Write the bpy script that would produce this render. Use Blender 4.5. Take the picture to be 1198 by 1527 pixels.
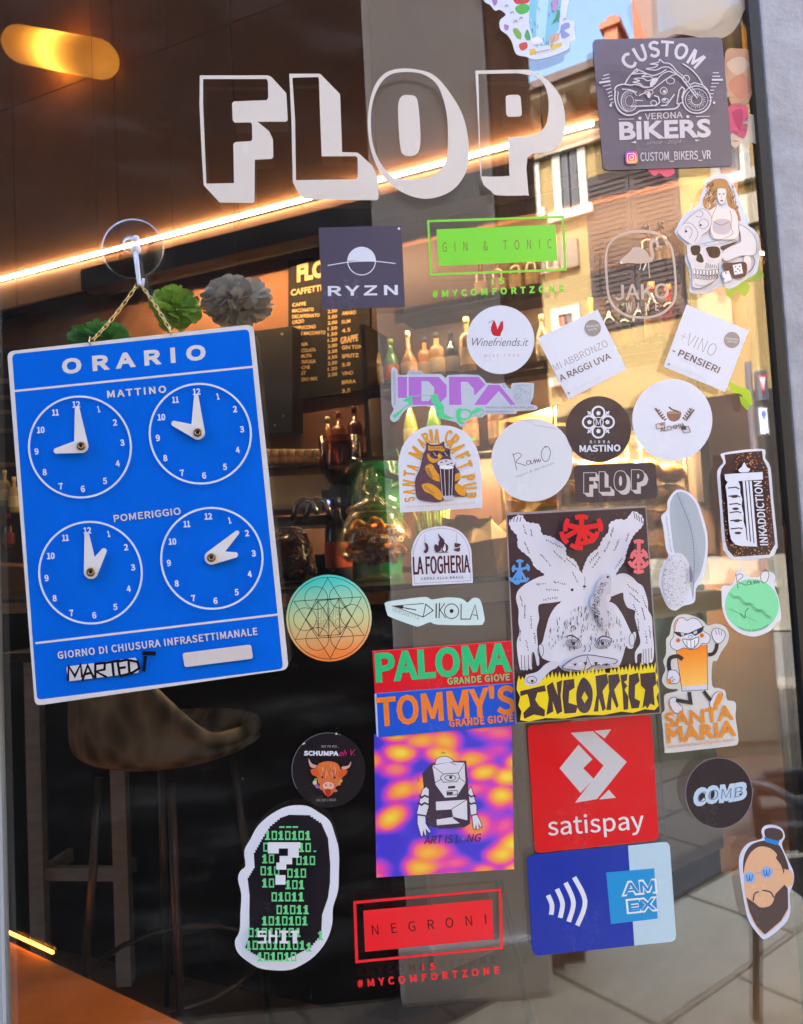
import bpy, bmesh, math, random
from mathutils import Vector, Matrix
from mathutils.geometry import tessellate_polygon
random.seed(7)
S = bpy.context.scene
C = S.collection
R = math.radians
for o in list(bpy.data.objects): bpy.data.objects.remove(o)

# ---------------------------------------------------------------- camera
W, H, F = 1198.0, 1527.0, 1150.0            # photograph size and focal length in its pixels
CAM = Vector((0, -.72, 1.25))
YAW, PIT, ROL = R(3.97), R(3.2), R(-2.98)
fw = Vector((math.sin(YAW)*math.cos(PIT), math.cos(YAW)*math.cos(PIT), math.sin(PIT)))
_r = fw.cross(Vector((0, 0, 1))).normalized(); _u = _r.cross(fw)
rt = math.cos(ROL)*_r + math.sin(ROL)*_u
up = -math.sin(ROL)*_r + math.cos(ROL)*_u
cam = bpy.data.cameras.new('camera'); co = bpy.data.objects.new('camera', cam); C.objects.link(co)
cam.sensor_fit = 'HORIZONTAL'; cam.sensor_width = 36; cam.lens = F/W*36
cam.clip_start = .02; cam.clip_end = 500
m = Matrix((rt, up, -fw)).transposed().to_4x4(); m.translation = CAM; co.matrix_world = m
S.camera = co
cam.dof.use_dof = True; cam.dof.focus_distance = .73; cam.dof.aperture_fstop = 20.0

# ---------------------------------------------------------------- daylight
SUN_EL, SUN_AZ = 47, 28                       # sun stands behind the shop, a little to the left
w = bpy.data.worlds.new('World'); S.world = w; w.use_nodes = True
nt = w.node_tree; bg = nt.nodes['Background']
sk = nt.nodes.new('ShaderNodeTexSky'); sk.sky_type = 'NISHITA'; sk.sun_disc = False
sk.sun_elevation = R(SUN_EL); sk.sun_rotation = R(-SUN_AZ)
sk.air_density = 1.0; sk.dust_density = 2.5; sk.ozone_density = 1.0
nt.links.new(sk.outputs[0], bg.inputs[0]); bg.inputs[1].default_value = .15
sl = bpy.data.lights.new('sun', 'SUN'); sl.energy = 2.0; sl.angle = R(.5); sl.color = (1, .98, .95)
so = bpy.data.objects.new('sun', sl); C.objects.link(so)
sd = Vector((-math.sin(R(SUN_AZ))*math.cos(R(SUN_EL)), math.cos(R(SUN_AZ))*math.cos(R(SUN_EL)), math.sin(R(SUN_EL))))
so.rotation_euler = sd.to_track_quat('Z', 'Y').to_euler()
S.view_settings.view_transform = 'Standard'; S.view_settings.look = 'None'
S.view_settings.exposure = 3.92; S.view_settings.gamma = 1
S.view_settings.use_curve_mapping = False
S.render.engine = 'CYCLES'
cy = S.cycles
cy.use_denoising = True
cy.max_bounces = 8; cy.transparent_max_bounces = 24; cy.glossy_bounces = 5; cy.transmission_bounces = 6
cy.caustics_reflective = False; cy.caustics_refractive = False; cy.sample_clamp_indirect = 6
cy.use_adaptive_sampling = True; cy.adaptive_threshold = .01

# ---------------------------------------------------------------- rays: pixel of the photo -> place
def ray(px, py):
    return fw + rt*((px-W/2)/F) + up*((H/2-py)/F)
def onY(px, py, y=0.0):
    d = ray(px, py); return CAM + d*((y-CAM.y)/d.y)
def onZ(px, py, z):
    d = ray(px, py); return CAM + d*((z-CAM.z)/d.z)
def onD(px, py, dist):
    d = ray(px, py); return CAM + d*(dist/d.y)
def onP(px, py, p0, n):
    d = ray(px, py); return CAM + d*((p0-CAM).dot(n)/d.dot(n))
def mir(v): return Vector((v.x, -v.y, v.z))

# ---------------------------------------------------------------- materials
def lin(h):
    h = h.lstrip('#'); v = [int(h[i:i+2], 16)/255 for i in (0, 2, 4)]
    return tuple((c/12.92 if c <= .04045 else ((c+.055)/1.055)**2.4) for c in v)
MC = {}
def principled(name):
    mt = bpy.data.materials.new(name); mt.use_nodes = True
    return mt, mt.node_tree, mt.node_tree.nodes['Principled BSDF']
def link(nt, a, b): nt.links.new(a, b)
def mat(name, col, rough=.5, metal=0, noise=0, scale=20, bump=0, emit=None, es=1, coat=0, trans=0, ior=1.45, spec=.5, stretch=None, alpha=1):
    if name in MC: return MC[name]
    mt, nt, b = principled(name)
    c = lin(col) if isinstance(col, str) else col
    b.inputs['Base Color'].default_value = (*c, 1); b.inputs['Roughness'].default_value = rough
    b.inputs['Metallic'].default_value = metal; b.inputs['IOR'].default_value = ior
    b.inputs['Coat Weight'].default_value = coat; b.inputs['Transmission Weight'].default_value = trans
    b.inputs['Specular IOR Level'].default_value = spec; b.inputs['Alpha'].default_value = alpha
    if emit:
        e = lin(emit) if isinstance(emit, str) else emit
        b.inputs['Emission Color'].default_value = (*e, 1); b.inputs['Emission Strength'].default_value = es
    if noise or bump:
        tc = nt.nodes.new('ShaderNodeTexCoord'); mp = nt.nodes.new('ShaderNodeMapping')
        if stretch: mp.inputs['Scale'].default_value = stretch
        n = nt.nodes.new('ShaderNodeTexNoise'); n.inputs['Scale'].default_value = scale; n.inputs['Detail'].default_value = 8
        n.inputs['Roughness'].default_value = .65
        link(nt, tc.outputs['Object'], mp.inputs[0]); link(nt, mp.outputs[0], n.inputs['Vector'])
        if noise:
            r = nt.nodes.new('ShaderNodeValToRGB'); lo, hi = 1-noise, 1+noise
            r.color_ramp.elements[0].position = .3; r.color_ramp.elements[1].position = .7
            r.color_ramp.elements[0].color = (*[min(1, x*lo) for x in c], 1); r.color_ramp.elements[1].color = (*[min(1, x*hi) for x in c], 1)
            link(nt, n.outputs[0], r.inputs[0]); link(nt, r.outputs[0], b.inputs['Base Color'])
        if bump:
            bp = nt.nodes.new('ShaderNodeBump'); bp.inputs['Strength'].default_value = min(1, bump); bp.inputs['Distance'].default_value = .01
            link(nt, n.outputs[0], bp.inputs['Height']); link(nt, bp.outputs[0], b.inputs['Normal'])
    MC[name] = mt
    return mt
def ink(hexcol, rough=.16, k=.92):
    """printed vinyl of one colour, faint print grain and a glossy laminate"""
    key = f'vinyl_{hexcol}_{rough}'
    if key in MC: return MC[key]
    mt, nt, b = principled(key)
    c = tuple(x*k*.95+.003 for x in lin(hexcol))
    b.inputs['Base Color'].default_value = (*c, 1)
    b.inputs['Roughness'].default_value = rough; b.inputs['Specular IOR Level'].default_value = .4
    tc = nt.nodes.new('ShaderNodeTexCoord'); n = nt.nodes.new('ShaderNodeTexNoise'); n.inputs['Scale'].default_value = 30; n.inputs['Detail'].default_value = 4
    link(nt, tc.outputs['Object'], n.inputs['Vector'])
    bp = nt.nodes.new('ShaderNodeBump'); bp.inputs['Strength'].default_value = .35; bp.inputs['Distance'].default_value = .0016
    link(nt, n.outputs[0], bp.inputs['Height']); link(nt, bp.outputs[0], b.inputs['Normal'])
    n2 = nt.nodes.new('ShaderNodeTexNoise'); n2.inputs['Scale'].default_value = 14; n2.inputs['Detail'].default_value = 9; n2.inputs['Roughness'].default_value = .75
    m2 = nt.nodes.new('ShaderNodeMapRange'); m2.inputs[1].default_value = .35; m2.inputs[2].default_value = .7; m2.inputs[3].default_value = .10; m2.inputs[4].default_value = .34
    link(nt, tc.outputs['Object'], n2.inputs['Vector']); link(nt, n2.outputs[0], m2.inputs[0]); link(nt, m2.outputs[0], b.inputs['Roughness'])
    # faint grime and sun-fading in soft patches
    n3 = nt.nodes.new('ShaderNodeTexNoise'); n3.inputs['Scale'].default_value = 22; n3.inputs['Detail'].default_value = 7
    m3 = nt.nodes.new('ShaderNodeMapRange'); m3.inputs[1].default_value = .5; m3.inputs[2].default_value = .8; m3.inputs[3].default_value = 0; m3.inputs[4].default_value = .16
    x3 = nt.nodes.new('ShaderNodeMix'); x3.data_type = 'RGBA'; x3.inputs[6].default_value = (*c, 1); g3 = sum(c)/3; x3.inputs[7].default_value = (*[q*.6+g3*.25+.03 for q in c], 1)
    link(nt, tc.outputs['Object'], n3.inputs['Vector']); link(nt, n3.outputs[0], m3.inputs[0]); link(nt, m3.outputs[0], x3.inputs[0]); link(nt, x3.outputs[2], b.inputs['Base Color'])
    MC[key] = mt
    return mt

def thinglass(name, tint, r0=.06, r1=.6, rough=.02):
    if name in MC: return MC[name]
    mt = bpy.data.materials.new(name); mt.use_nodes = True; nt = mt.node_tree; nt.nodes.clear()
    out = nt.nodes.new('ShaderNodeOutputMaterial'); tr = nt.nodes.new('ShaderNodeBsdfTransparent'); gl = nt.nodes.new('ShaderNodeBsdfGlossy'); gl.inputs['Roughness'].default_value = rough
    mx = nt.nodes.new('ShaderNodeMixShader'); lw = nt.nodes.new('ShaderNodeLayerWeight'); lw.inputs[0].default_value = .5
    p = nt.nodes.new('ShaderNodeMath'); p.operation = 'POWER'; p.inputs[1].default_value = 3
    a = nt.nodes.new('ShaderNodeMath'); a.operation = 'MULTIPLY_ADD'; a.inputs[1].default_value = r1; a.inputs[2].default_value = r0
    tr.inputs[0].default_value = (*lin(tint), 1)
    nt.links.new(lw.outputs['Facing'], p.inputs[0]); nt.links.new(p.outputs[0], a.inputs[0]); nt.links.new(a.outputs[0], mx.inputs[0])
    nt.links.new(tr.outputs[0], mx.inputs[1]); nt.links.new(gl.outputs[0], mx.inputs[2]); nt.links.new(mx.outputs[0], out.inputs[0])
    MC[name] = mt
    return mt

# ---------------------------------------------------------------- object helpers
def mk(name, vs, fs, m=None, parent=None, smooth=False, mats=None, mi=None, origin=None):
    me = bpy.data.meshes.new(name); org = Vector(origin) if origin is not None else None
    if org is not None: vs = [Vector(v)-org for v in vs]
    me.from_pydata([tuple(v) for v in vs], [], fs); me.update()
    o = bpy.data.objects.new(name, me); C.objects.link(o)
    if org is not None: o.location = org
    for x in (mats or ([m] if m else [])): me.materials.append(x)
    if mi:
        for p, i in zip(me.polygons, mi): p.material_index = i
    if smooth:
        for p in me.polygons: p.use_smooth = True
    if parent: put(o, parent)
    return o
def put(o, parent):
    wl = Vector(); p = parent
    while p: wl += p.location; p = p.parent      # parents here are never rotated or scaled at build time
    o.parent = parent; o.location = Vector(o.location) - wl
def tag(o, label=None, cat=None, group=None, kind=None):
    if label: o['label'] = label
    if cat: o['category'] = cat
    if group: o['group'] = group
    if kind: o['kind'] = kind
    return o
def empty(name, loc, label=None, cat=None, group=None):
    o = bpy.data.objects.new(name, None); C.objects.link(o); o.location = loc; o.empty_display_size = .05
    return tag(o, label, cat, group)
class MB:
    def __init__(s): s.v = []; s.f = []; s.m = []; s.k = 0
    def add(s, vs, fs):
        n = len(s.v); s.v += [Vector(v) for v in vs]; s.f += [tuple(i+n for i in f) for f in fs]; s.m += [s.k]*len(fs)
    def box(s, a, b, M=None, bev=0):
        x0, y0, z0 = a; x1, y1, z1 = b
        vs = [Vector(p) for p in ((x0, y0, z0), (x1, y0, z0), (x1, y1, z0), (x0, y1, z0), (x0, y0, z1), (x1, y0, z1), (x1, y1, z1), (x0, y1, z1))]
        if M: vs = [M @ v for v in vs]
        s.add(vs, [(0, 3, 2, 1), (4, 5, 6, 7), (0, 1, 5, 4), (1, 2, 6, 5), (2, 3, 7, 6), (3, 0, 4, 7)])
    def quadbox(s, p, q, z0, z1, th):
        """upright slab between ground points p and q (2-D), thickness th to the left of p->q"""
        p = Vector((p[0], p[1])); q = Vector((q[0], q[1])); d = (q-p).normalized(); n = Vector((-d.y, d.x))*th
        b = [p, q, q+n, p+n]
        vs = [(v.x, v.y, z0) for v in b]+[(v.x, v.y, z1) for v in b]
        f = [(0, 3, 2, 1), (4, 5, 6, 7), (0, 1, 5, 4), (1, 2, 6, 5), (2, 3, 7, 6), (3, 0, 4, 7)]
        s.add(vs, f if th > 0 else [tuple(reversed(x)) for x in f])
    def tube(s, pts, r, n=8, closed=False, cap=True):
        pts = [Vector(p) for p in pts]; N = len(pts); rs = r if isinstance(r, (list, tuple)) else [r]*N
        base = len(s.v); prev = None
        for i, p in enumerate(pts):
            if closed: t = pts[(i+1) % N]-pts[i-1]
            else: t = pts[min(i+1, N-1)]-pts[max(i-1, 0)]
            t.normalize()
            if prev is None:
                a = Vector((0, 0, 1)) if abs(t.z) < .9 else Vector((1, 0, 0)); u = t.cross(a).normalized()
            else:
                u = (prev - t*prev.dot(t))
                u = u.normalized() if u.length > 1e-6 else t.orthogonal().normalized()
            prev = u; v = t.cross(u)
            for k in range(n):
                an = 2*math.pi*k/n; s.v.append(p+(u*math.cos(an)+v*math.sin(an))*rs[i])
        for i in range(N if closed else N-1):
            for k in range(n):
                a = base+i*n+k; b = base+i*n+(k+1) % n; i2 = (i+1) % N
                s.f.append((a, b, base+i2*n+(k+1) % n, base+i2*n+k)); s.m.append(s.k)
        if cap and not closed:
            s.f.append(tuple(base+k for k in reversed(range(n)))); s.m.append(s.k)
            s.f.append(tuple(base+(N-1)*n+k for k in range(n))); s.m.append(s.k)
    def lathe(s, prof, c=(0, 0, 0), n=20, M=None, capb=True, capt=True):
        base = len(s.v); c = Vector(c)
        for r, z in prof:
            for k in range(n):
                a = 2*math.pi*k/n; v = Vector((r*math.cos(a), r*math.sin(a), z))
                s.v.append(c+(M @ v if M else v))
        for i in range(len(prof)-1):
            for k in range(n):
                s.f.append((base+i*n+k, base+i*n+(k+1) % n, base+(i+1)*n+(k+1) % n, base+(i+1)*n+k)); s.m.append(s.k)
        if capb: s.f.append(tuple(base+k for k in reversed(range(n)))); s.m.append(s.k)
        if capt: s.f.append(tuple(base+(len(prof)-1)*n+k for k in range(n))); s.m.append(s.k)
    def ball(s, c, r, n=10, sq=(1, 1, 1), M=None):
        prof = [(math.cos(t)*r, math.sin(t)*r) for t in [(-.5+i/(n//2+1))*math.pi for i in range(1, n//2+1)]]
        mm = Matrix.Diagonal(sq); mm = (M @ mm) if M else mm
        s.lathe(prof, c, n, mm)
    def build(s, name, m=None, parent=None, smooth=False, origin=None, mats=None):
        return mk(name, s.v, s.f, m, parent, smooth, mats, s.m if mats else None, origin)

# ---------------------------------------------------------------- flat artwork traced on the door plane
FONTS = {'d': None}
try:
    import os
    _fd = bpy.utils.system_resource('DATAFILES', path='fonts')
    for k, fn in (('i', 'Noto Sans CJK Regular.woff2'), ('m', 'DejaVuSansMono.woff2')):
        p = os.path.join(_fd, fn)
        FONTS[k] = bpy.data.fonts.load(p) if os.path.exists(p) else None
except Exception:
    pass
TXT = {}
def glyphs(s, font='i', bold=0., space=1., shear=0.):
    key = (s, font, bold, space, shear)
    if key in TXT: return TXT[key]
    cu = bpy.data.curves.new('t', 'FONT'); cu.body = s; cu.dimensions = '2D'; cu.fill_mode = 'FRONT'
    cu.resolution_u = 3; cu.offset = bold; cu.space_character = space; cu.shear = shear
    if FONTS.get(font): cu.font = FONTS[font]
    ob = bpy.data.objects.new('t', cu); C.objects.link(ob)
    me = ob.evaluated_get(bpy.context.evaluated_depsgraph_get()).to_mesh()
    vs = [(v.co.x, v.co.y) for v in me.vertices]; fs = [tuple(p.vertices) for p in me.polygons]
    ob.to_mesh_clear(); bpy.data.objects.remove(ob); bpy.data.curves.remove(cu)
    TXT[key] = (vs, fs); return TXT[key]
def capheight(font, bold):
    vs, _ = glyphs('H', font, bold); ys = [v[1] for v in vs]; return min(ys), max(ys)
def sm(pts, n=5, closed=True):
    out = []; N = len(pts)
    for i in range(N if closed else N-1):
        p0 = pts[(i-1) % N] if closed or i > 0 else pts[0]; p1 = pts[i]; p2 = pts[(i+1) % N]
        p3 = pts[(i+2) % N] if closed or i+2 < N else pts[-1]
        for k in range(n):
            t = k/n
            out.append(tuple(.5*((2*p1[j])+(-p0[j]+p2[j])*t+(2*p0[j]-5*p1[j]+4*p2[j]-p3[j])*t*t+(-p0[j]+3*p1[j]-3*p2[j]+p3[j])*t**3) for j in (0, 1)))
    if not closed: out.append(pts[-1])
    return out
def circ(cx, cy, r, ry=None, n=40, rot=0, a0=0, a1=360):
    ry = ry or r; out = []; full = abs(a1-a0) >= 360
    for i in range(n if full else n+1):
        a = R(a0+(a1-a0)*i/n); x = r*math.cos(a); y = ry*math.sin(a); c, s_ = math.cos(R(rot)), math.sin(R(rot))
        out.append((cx+x*c-y*s_, cy+x*s_+y*c))
    return out
def rrect(p, r, n=5):
    """quadrilateral with rounded corners (radius in the same units)"""
    out = []; N = len(p)
    for i in range(N):
        a, b, c = Vector(p[i-1]), Vector(p[i]), Vector(p[(i+1) % N])
        u = (a-b).normalized()*r; v = (c-b).normalized()*r
        for k in range(n+1):
            t = k/n; q = (b+u)*(1-t)**2+b*2*t*(1-t)+(b+v)*t*t; out.append((q.x, q.y))
    return out
def lerp2(a, b, t): return (a[0]+(b[0]-a[0])*t, a[1]+(b[1]-a[1])*t)
class Art:
    """one sticker, sign or transfer: outline -> thin solid, prints stacked on it in 20 micron steps"""
    def __init__(s, y=0., th=.0003): s.y = y; s.th = th; s.parts = {}; s.k = 0; s.x0 = s.y0 = 0; s.s = 1.; s.baseg = None
    def fr(s, x0, y0, sc): s.x0, s.y0, s.s = x0, y0, sc; return s
    def T(s, p): return (s.x0+p[0]/s.s, s.y0+p[1]/s.s)
    def _add(s, part, col, vs, fs, dk=1, ys=None):
        """vs in photo pixels, faces consistently wound"""
        s.k += dk; yy = s.y-s.th-.000014*s.k
        d = s.parts.setdefault(part, dict(v=[], f=[], m=[], mats=[]))
        mt = col if not isinstance(col, str) else ink(col)
        if mt not in d['mats']: d['mats'].append(mt)
        mi = d['mats'].index(mt); n = len(d['v'])
        P = [onY(p[0], p[1], yy-(ys[i] if ys else 0)) for i, p in enumerate(vs)]; d['v'] += P
        for f in fs:
            if len(f) < 3: continue
            nrm = (P[f[1]]-P[f[0]]).cross(P[f[2]]-P[f[0]])
            g = tuple(f) if nrm.y < 0 else tuple(reversed(f))
            d['f'].append(tuple(i+n for i in g)); d['m'].append(mi)
    def poly(s, pts, col, holes=(), part='printed_artwork'):
        loops = [[s.T(p) for p in pts]]+[[s.T(p) for p in h] for h in holes]
        tri = tessellate_polygon([[Vector((x, y, 0)) for x, y in l] for l in loops])
        s._add(part, col, [p for l in loops for p in l], [tuple(t) for t in tri])
    def stroke(s, pts, wd, col, closed=False, part='printed_artwork', taper=False):
        P = [Vector(s.T(p)) for p in pts]; wd = wd/s.s
        P = [p for i, p in enumerate(P) if i == 0 or (p-P[i-1]).length > 1e-4]
        if len(P) < 2: return
        N = len(P); L = []; Rr = []
        for i, p in enumerate(P):
            a = P[(i-1) % N] if closed or i else None; b = P[(i+1) % N] if closed or i < N-1 else None
            d1 = (p-a).normalized() if a is not None and (p-a).length > 0 else None; d2 = (b-p).normalized() if b is not None and (b-p).length > 0 else None
            d1 = d1 or d2; d2 = d2 or d1
            n1 = Vector((-d1.y, d1.x)); n2 = Vector((-d2.y, d2.x)); nn = (n1+n2)
            nn = nn.normalized() if nn.length > .2 else n1
            k = min(2., 1/max(.3, nn.dot(n1)))*wd/2
            if taper: k *= max(.15, math.sin(math.pi*min(1, max(0, (i+.25)/(N-.5)))))
            L.append(p+nn*k); Rr.append(p-nn*k)
        fs = [(i, (i+1) % N, N+(i+1) % N, N+i) for i in range(N if closed else N-1)]
        rp_ = [1.2e-5*i/N for i in range(N)]
        if closed:      # open the ring so that the height ramp never folds
            L.append(L[0]); Rr.append(Rr[0]); rp_.append(1.2e-5); fs = [(i, i+1, N+2+i, N+1+i) for i in range(N)]
        s._add(part, col, [tuple(v) for v in L+Rr], fs, ys=rp_+rp_)
    def dot(s, x, y, r, col, ry=None, n=12, part='printed_artwork', rot=0): s.poly(circ(x, y, r, ry, n, rot), col, part=part)
    def text(s, t, a, b, h, col, font='i', bold=0., space=1., shear=0., fit=True, part='lettering', warp=None):
        """baseline from a to b (frame units), cap height h; bold = extra stroke as a share of the cap height"""
        bw = max(0., bold)*1.15
        vs, fs = glyphs(t, font, 0 if bold > 0 else bold*.5, space, shear)
        if not vs: return
        y0, y1 = capheight(font, 0 if bold > 0 else bold*.5); x0 = min(v[0] for v in vs); x1 = max(v[0] for v in vs)
        a = Vector(a); b = Vector(b); d = (b-a); n = Vector((d.y, -d.x)).normalized()
        out = []
        for x, y in vs:
            u = (x-x0)/(x1-x0); v = (y-y0)/(y1-y0)
            out.append(s.T(warp(u, v) if warp else tuple(a+d*u+n*(v*h))))
        s._add(part, col, out, fs)
        if bw:
            # swell the letters by stroking their outlines
            if warp: hh = (Vector(warp(.5, 1))-Vector(warp(.5, 0))).length
            else: hh = h
            ec = {}
            for f in fs:
                for i in range(len(f)): e = (f[i], f[(i+1) % len(f)]); ec[e] = 1
            nx = {i: j for (i, j) in ec if (j, i) not in ec}
            seen = set(); sx, sy, ss = s.x0, s.y0, s.s; s.x0 = s.y0 = 0; s.s = 1.
            for st in list(nx):
                if st in seen: continue
                lp = []; c = st
                while c in nx and c not in seen: seen.add(c); lp.append(out[c]); c = nx[c]
                if len(lp) > 2: s.stroke(lp, 2*bw*hh/ss, col, True, part=part)
            s.x0, s.y0, s.s = sx, sy, ss
    def arct(s, t, cx, cy, r, a0, a1, h, col, **kw):
        """text on an arc; angles clockwise from straight up, in degrees"""
        def wp(u, v):
            a = R(a0+(a1-a0)*u); rr = r+h*v if a1 > a0 else r-h*v
            return (cx+math.sin(a)*rr, cy-math.cos(a)*rr)
        s.text(t, (0, 0), (1, 0), h, col, warp=wp, **kw)
    def base(s, pts, col, holes=()): s.baseg = ([s.T(p) for p in pts], [[s.T(p) for p in h] for h in holes], col)
    def done(s, name, label, cat, group=None, partlabels=None):
        if s.baseg:
            out, holes, col = s.baseg; mt = ink(col) if isinstance(col, str) else col
            loops = [out]+holes; allp = [p for l in loops for p in l]; n = len(allp)
            tri = tessellate_polygon([[Vector((x, y, 0)) for x, y in l] for l in loops])
            fr = [onY(x, y, s.y-s.th) for x, y in allp]; bk = [Vector((p.x, s.y-.00005, p.z)) for p in fr]
            fs = []
            for t in tri:
                nrm = (fr[t[1]]-fr[t[0]]).cross(fr[t[2]]-fr[t[0]]); g = tuple(t) if nrm.y < 0 else tuple(reversed(t))
                fs.append(g); fs.append(tuple(i+n for i in reversed(g)))
            o_ = 0
            for l in loops:
                for i in range(len(l)):
                    a_, b_ = o_+i, o_+(i+1) % len(l); fs.append((a_, b_, b_+n, a_+n))
                o_ += len(l)
            cx = sum(p.x for p in fr)/n; cz = sum(p.z for p in fr)/n
            root = mk(name, fr+bk, fs, mt, origin=(cx, s.y, cz))
        else:
            v = [p for d in s.parts.values() for p in d['v']]
            root = empty(name, (sum(p.x for p in v)/len(v), s.y, sum(p.z for p in v)/len(v)))
        tag(root, label, cat, group)
        for pn, d in s.parts.items():
            mk(pn, d['v'], d['f'], None, root, mats=d['mats'], mi=d['m'], origin=tuple(root.location))
        return root
# ================================================================= door, shell and street
XR = onY(1150, 500).x; XL = onY(5, 1300).x           # edges of the glass
# materials of the setting
stone = mat('grey_pilaster_stone', '#a2a1a8', rough=.75, noise=.16, scale=26, bump=.4)
def glassmat():
    mt = bpy.data.materials.new('door_glass'); mt.use_nodes = True; nt = mt.node_tree; nt.nodes.clear()
    out = nt.nodes.new('ShaderNodeOutputMaterial'); tr = nt.nodes.new('ShaderNodeBsdfTransparent'); gl = nt.nodes.new('ShaderNodeBsdfGlossy')
    mx = nt.nodes.new('ShaderNodeMixShader'); lw = nt.nodes.new('ShaderNodeLayerWeight'); lw.inputs[0].default_value = .5
    p = nt.nodes.new('ShaderNodeMath'); p.operation = 'POWER'; p.inputs[1].default_value = 3.2
    a = nt.nodes.new('ShaderNodeMath'); a.operation = 'MULTIPLY_ADD'; a.inputs[1].default_value = .6; a.inputs[2].default_value = GLASS_R
    tr.inputs[0].default_value = (.97, .985, .98, 1); gl.inputs['Roughness'].default_value = .0
    # faint float-glass waviness
    tc = nt.nodes.new('ShaderNodeTexCoord'); n = nt.nodes.new('ShaderNodeTexNoise'); n.inputs['Scale'].default_value = 5; n.inputs['Detail'].default_value = 1
    bp = nt.nodes.new('ShaderNodeBump'); bp.inputs['Strength'].default_value = .02; bp.inputs['Distance'].default_value = .01
    link(nt, tc.outputs['Object'], n.inputs['Vector']); link(nt, n.outputs[0], bp.inputs['Height']); link(nt, bp.outputs[0], gl.inputs['Normal'])
    link(nt, lw.outputs['Facing'], p.inputs[0]); link(nt, p.outputs[0], a.inputs[0]); link(nt, a.outputs[0], mx.inputs[0])
    link(nt, tr.outputs[0], mx.inputs[1]); link(nt, gl.outputs[0], mx.inputs[2])
    # dust and wiping smears: a very thin diffuse film in streaky patches
    mp = nt.nodes.new('ShaderNodeMapping'); mp.inputs['Rotation'].default_value = (0, .6, 0); mp.inputs['Scale'].default_value = (2.2, 1, 9)
    d1 = nt.nodes.new('ShaderNodeTexNoise'); d1.inputs['Scale'].default_value = 3; d1.inputs['Detail'].default_value = 9; d1.inputs['Roughness'].default_value = .7
    d2 = nt.nodes.new('ShaderNodeTexVoronoi'); d2.inputs['Scale'].default_value = 70; sp = nt.nodes.new('ShaderNodeMath'); sp.operation = 'LESS_THAN'; sp.inputs[1].default_value = .05
    mr = nt.nodes.new('ShaderNodeMapRange'); mr.inputs[1].default_value = .5; mr.inputs[2].default_value = .85; mr.inputs[3].default_value = .002; mr.inputs[4].default_value = .035
    ad = nt.nodes.new('ShaderNodeMath'); ad.operation = 'MULTIPLY_ADD'; ad.inputs[1].default_value = .10
    link(nt, tc.outputs['Object'], mp.inputs[0]); link(nt, mp.outputs[0], d1.inputs['Vector']); link(nt, d1.outputs[0], mr.inputs[0]); link(nt, tc.outputs['Object'], d2.inputs['Vector']); link(nt, d2.outputs['Distance'], sp.inputs[0])
    link(nt, sp.outputs[0], ad.inputs[0]); link(nt, mr.outputs[0], ad.inputs[2])
    df = nt.nodes.new('ShaderNodeBsdfDiffuse'); m2 = nt.nodes.new('ShaderNodeMixShader'); link(nt, ad.outputs[0], m2.inputs[0]); link(nt, mx.outputs[0], m2.inputs[1]); link(nt, df.outputs[0], m2.inputs[2]); link(nt, m2.outputs[0], out.inputs[0])
    return mt
GLASS_R = .15
gm = glassmat()
rubber = mat('black_rubber', '#0d0b0b', rough=.55, bump=.15, scale=60)
door = empty('glass_door', ((XL+XR)/2, 0, .02), 'frameless glass shop door covered in stickers between a black seal and grey stone', 'door')
mb = MB(); mb.box((XL, 0, .03), (XR, .009, 2.4)); mb.build('glass_pane', gm, door, origin=((XL+XR)/2, 0, 1.2))
mb = MB(); mb.box((XR+.0005, -.006, 0), (XR+.0105, .014, 2.45)); mb.build('rubber_seal', rubber, door, origin=(XR, 0, 1.2))
gj = mat('jamb_brass', '#8a7454', rough=.35, metal=.6, noise=.2, scale=30)
mb = MB(); mb.box((XR-.004, .02, 0), (XR+.01, .032, 2.45)); mb.build('inner_jamb', gj, door, origin=(XR, .05, 1.2))
frm = mat('painted_frame_grey', '#a4aab4', rough=.4)
mb = MB(); mb.box((XL-.03, -.006, 0), (XL-.0005, .01, 2.45)); mb.build('left_stile', frm, door, origin=(XL, 0, 1.2))
# stone pilaster
mb = MB(); n = 14
x0 = XR+.011
for i in range(n):
    pass
mb.box((x0, -.006, 0), (x0+.42, .011, 2.44))
pil = mb.build('stone_pilaster', stone, origin=(x0, 0, 0)); tag(pil, 'smooth grey stone pilaster along the right edge of the door', 'pilaster')
bv = pil.modifiers.new('b', 'BEVEL'); bv.width = .004; bv.segments = 3
# shop building around the door
plaster = mat('shop_plaster', '#a89c8c', rough=.9, noise=.1, scale=8)
mb = MB()
mb.box((-6, -.01, 0), (XL-.031, .012, 6.6)); mb.box((XL-.0305, -.01, 2.46), (x0+.42, .012, 6.6)); mb.box((x0+.421, -.01, 0), (6, .012, 6.6)); 
tag(mb.build('shop_facade', plaster, origin=(0, 0, 0)), kind='structure')
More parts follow.
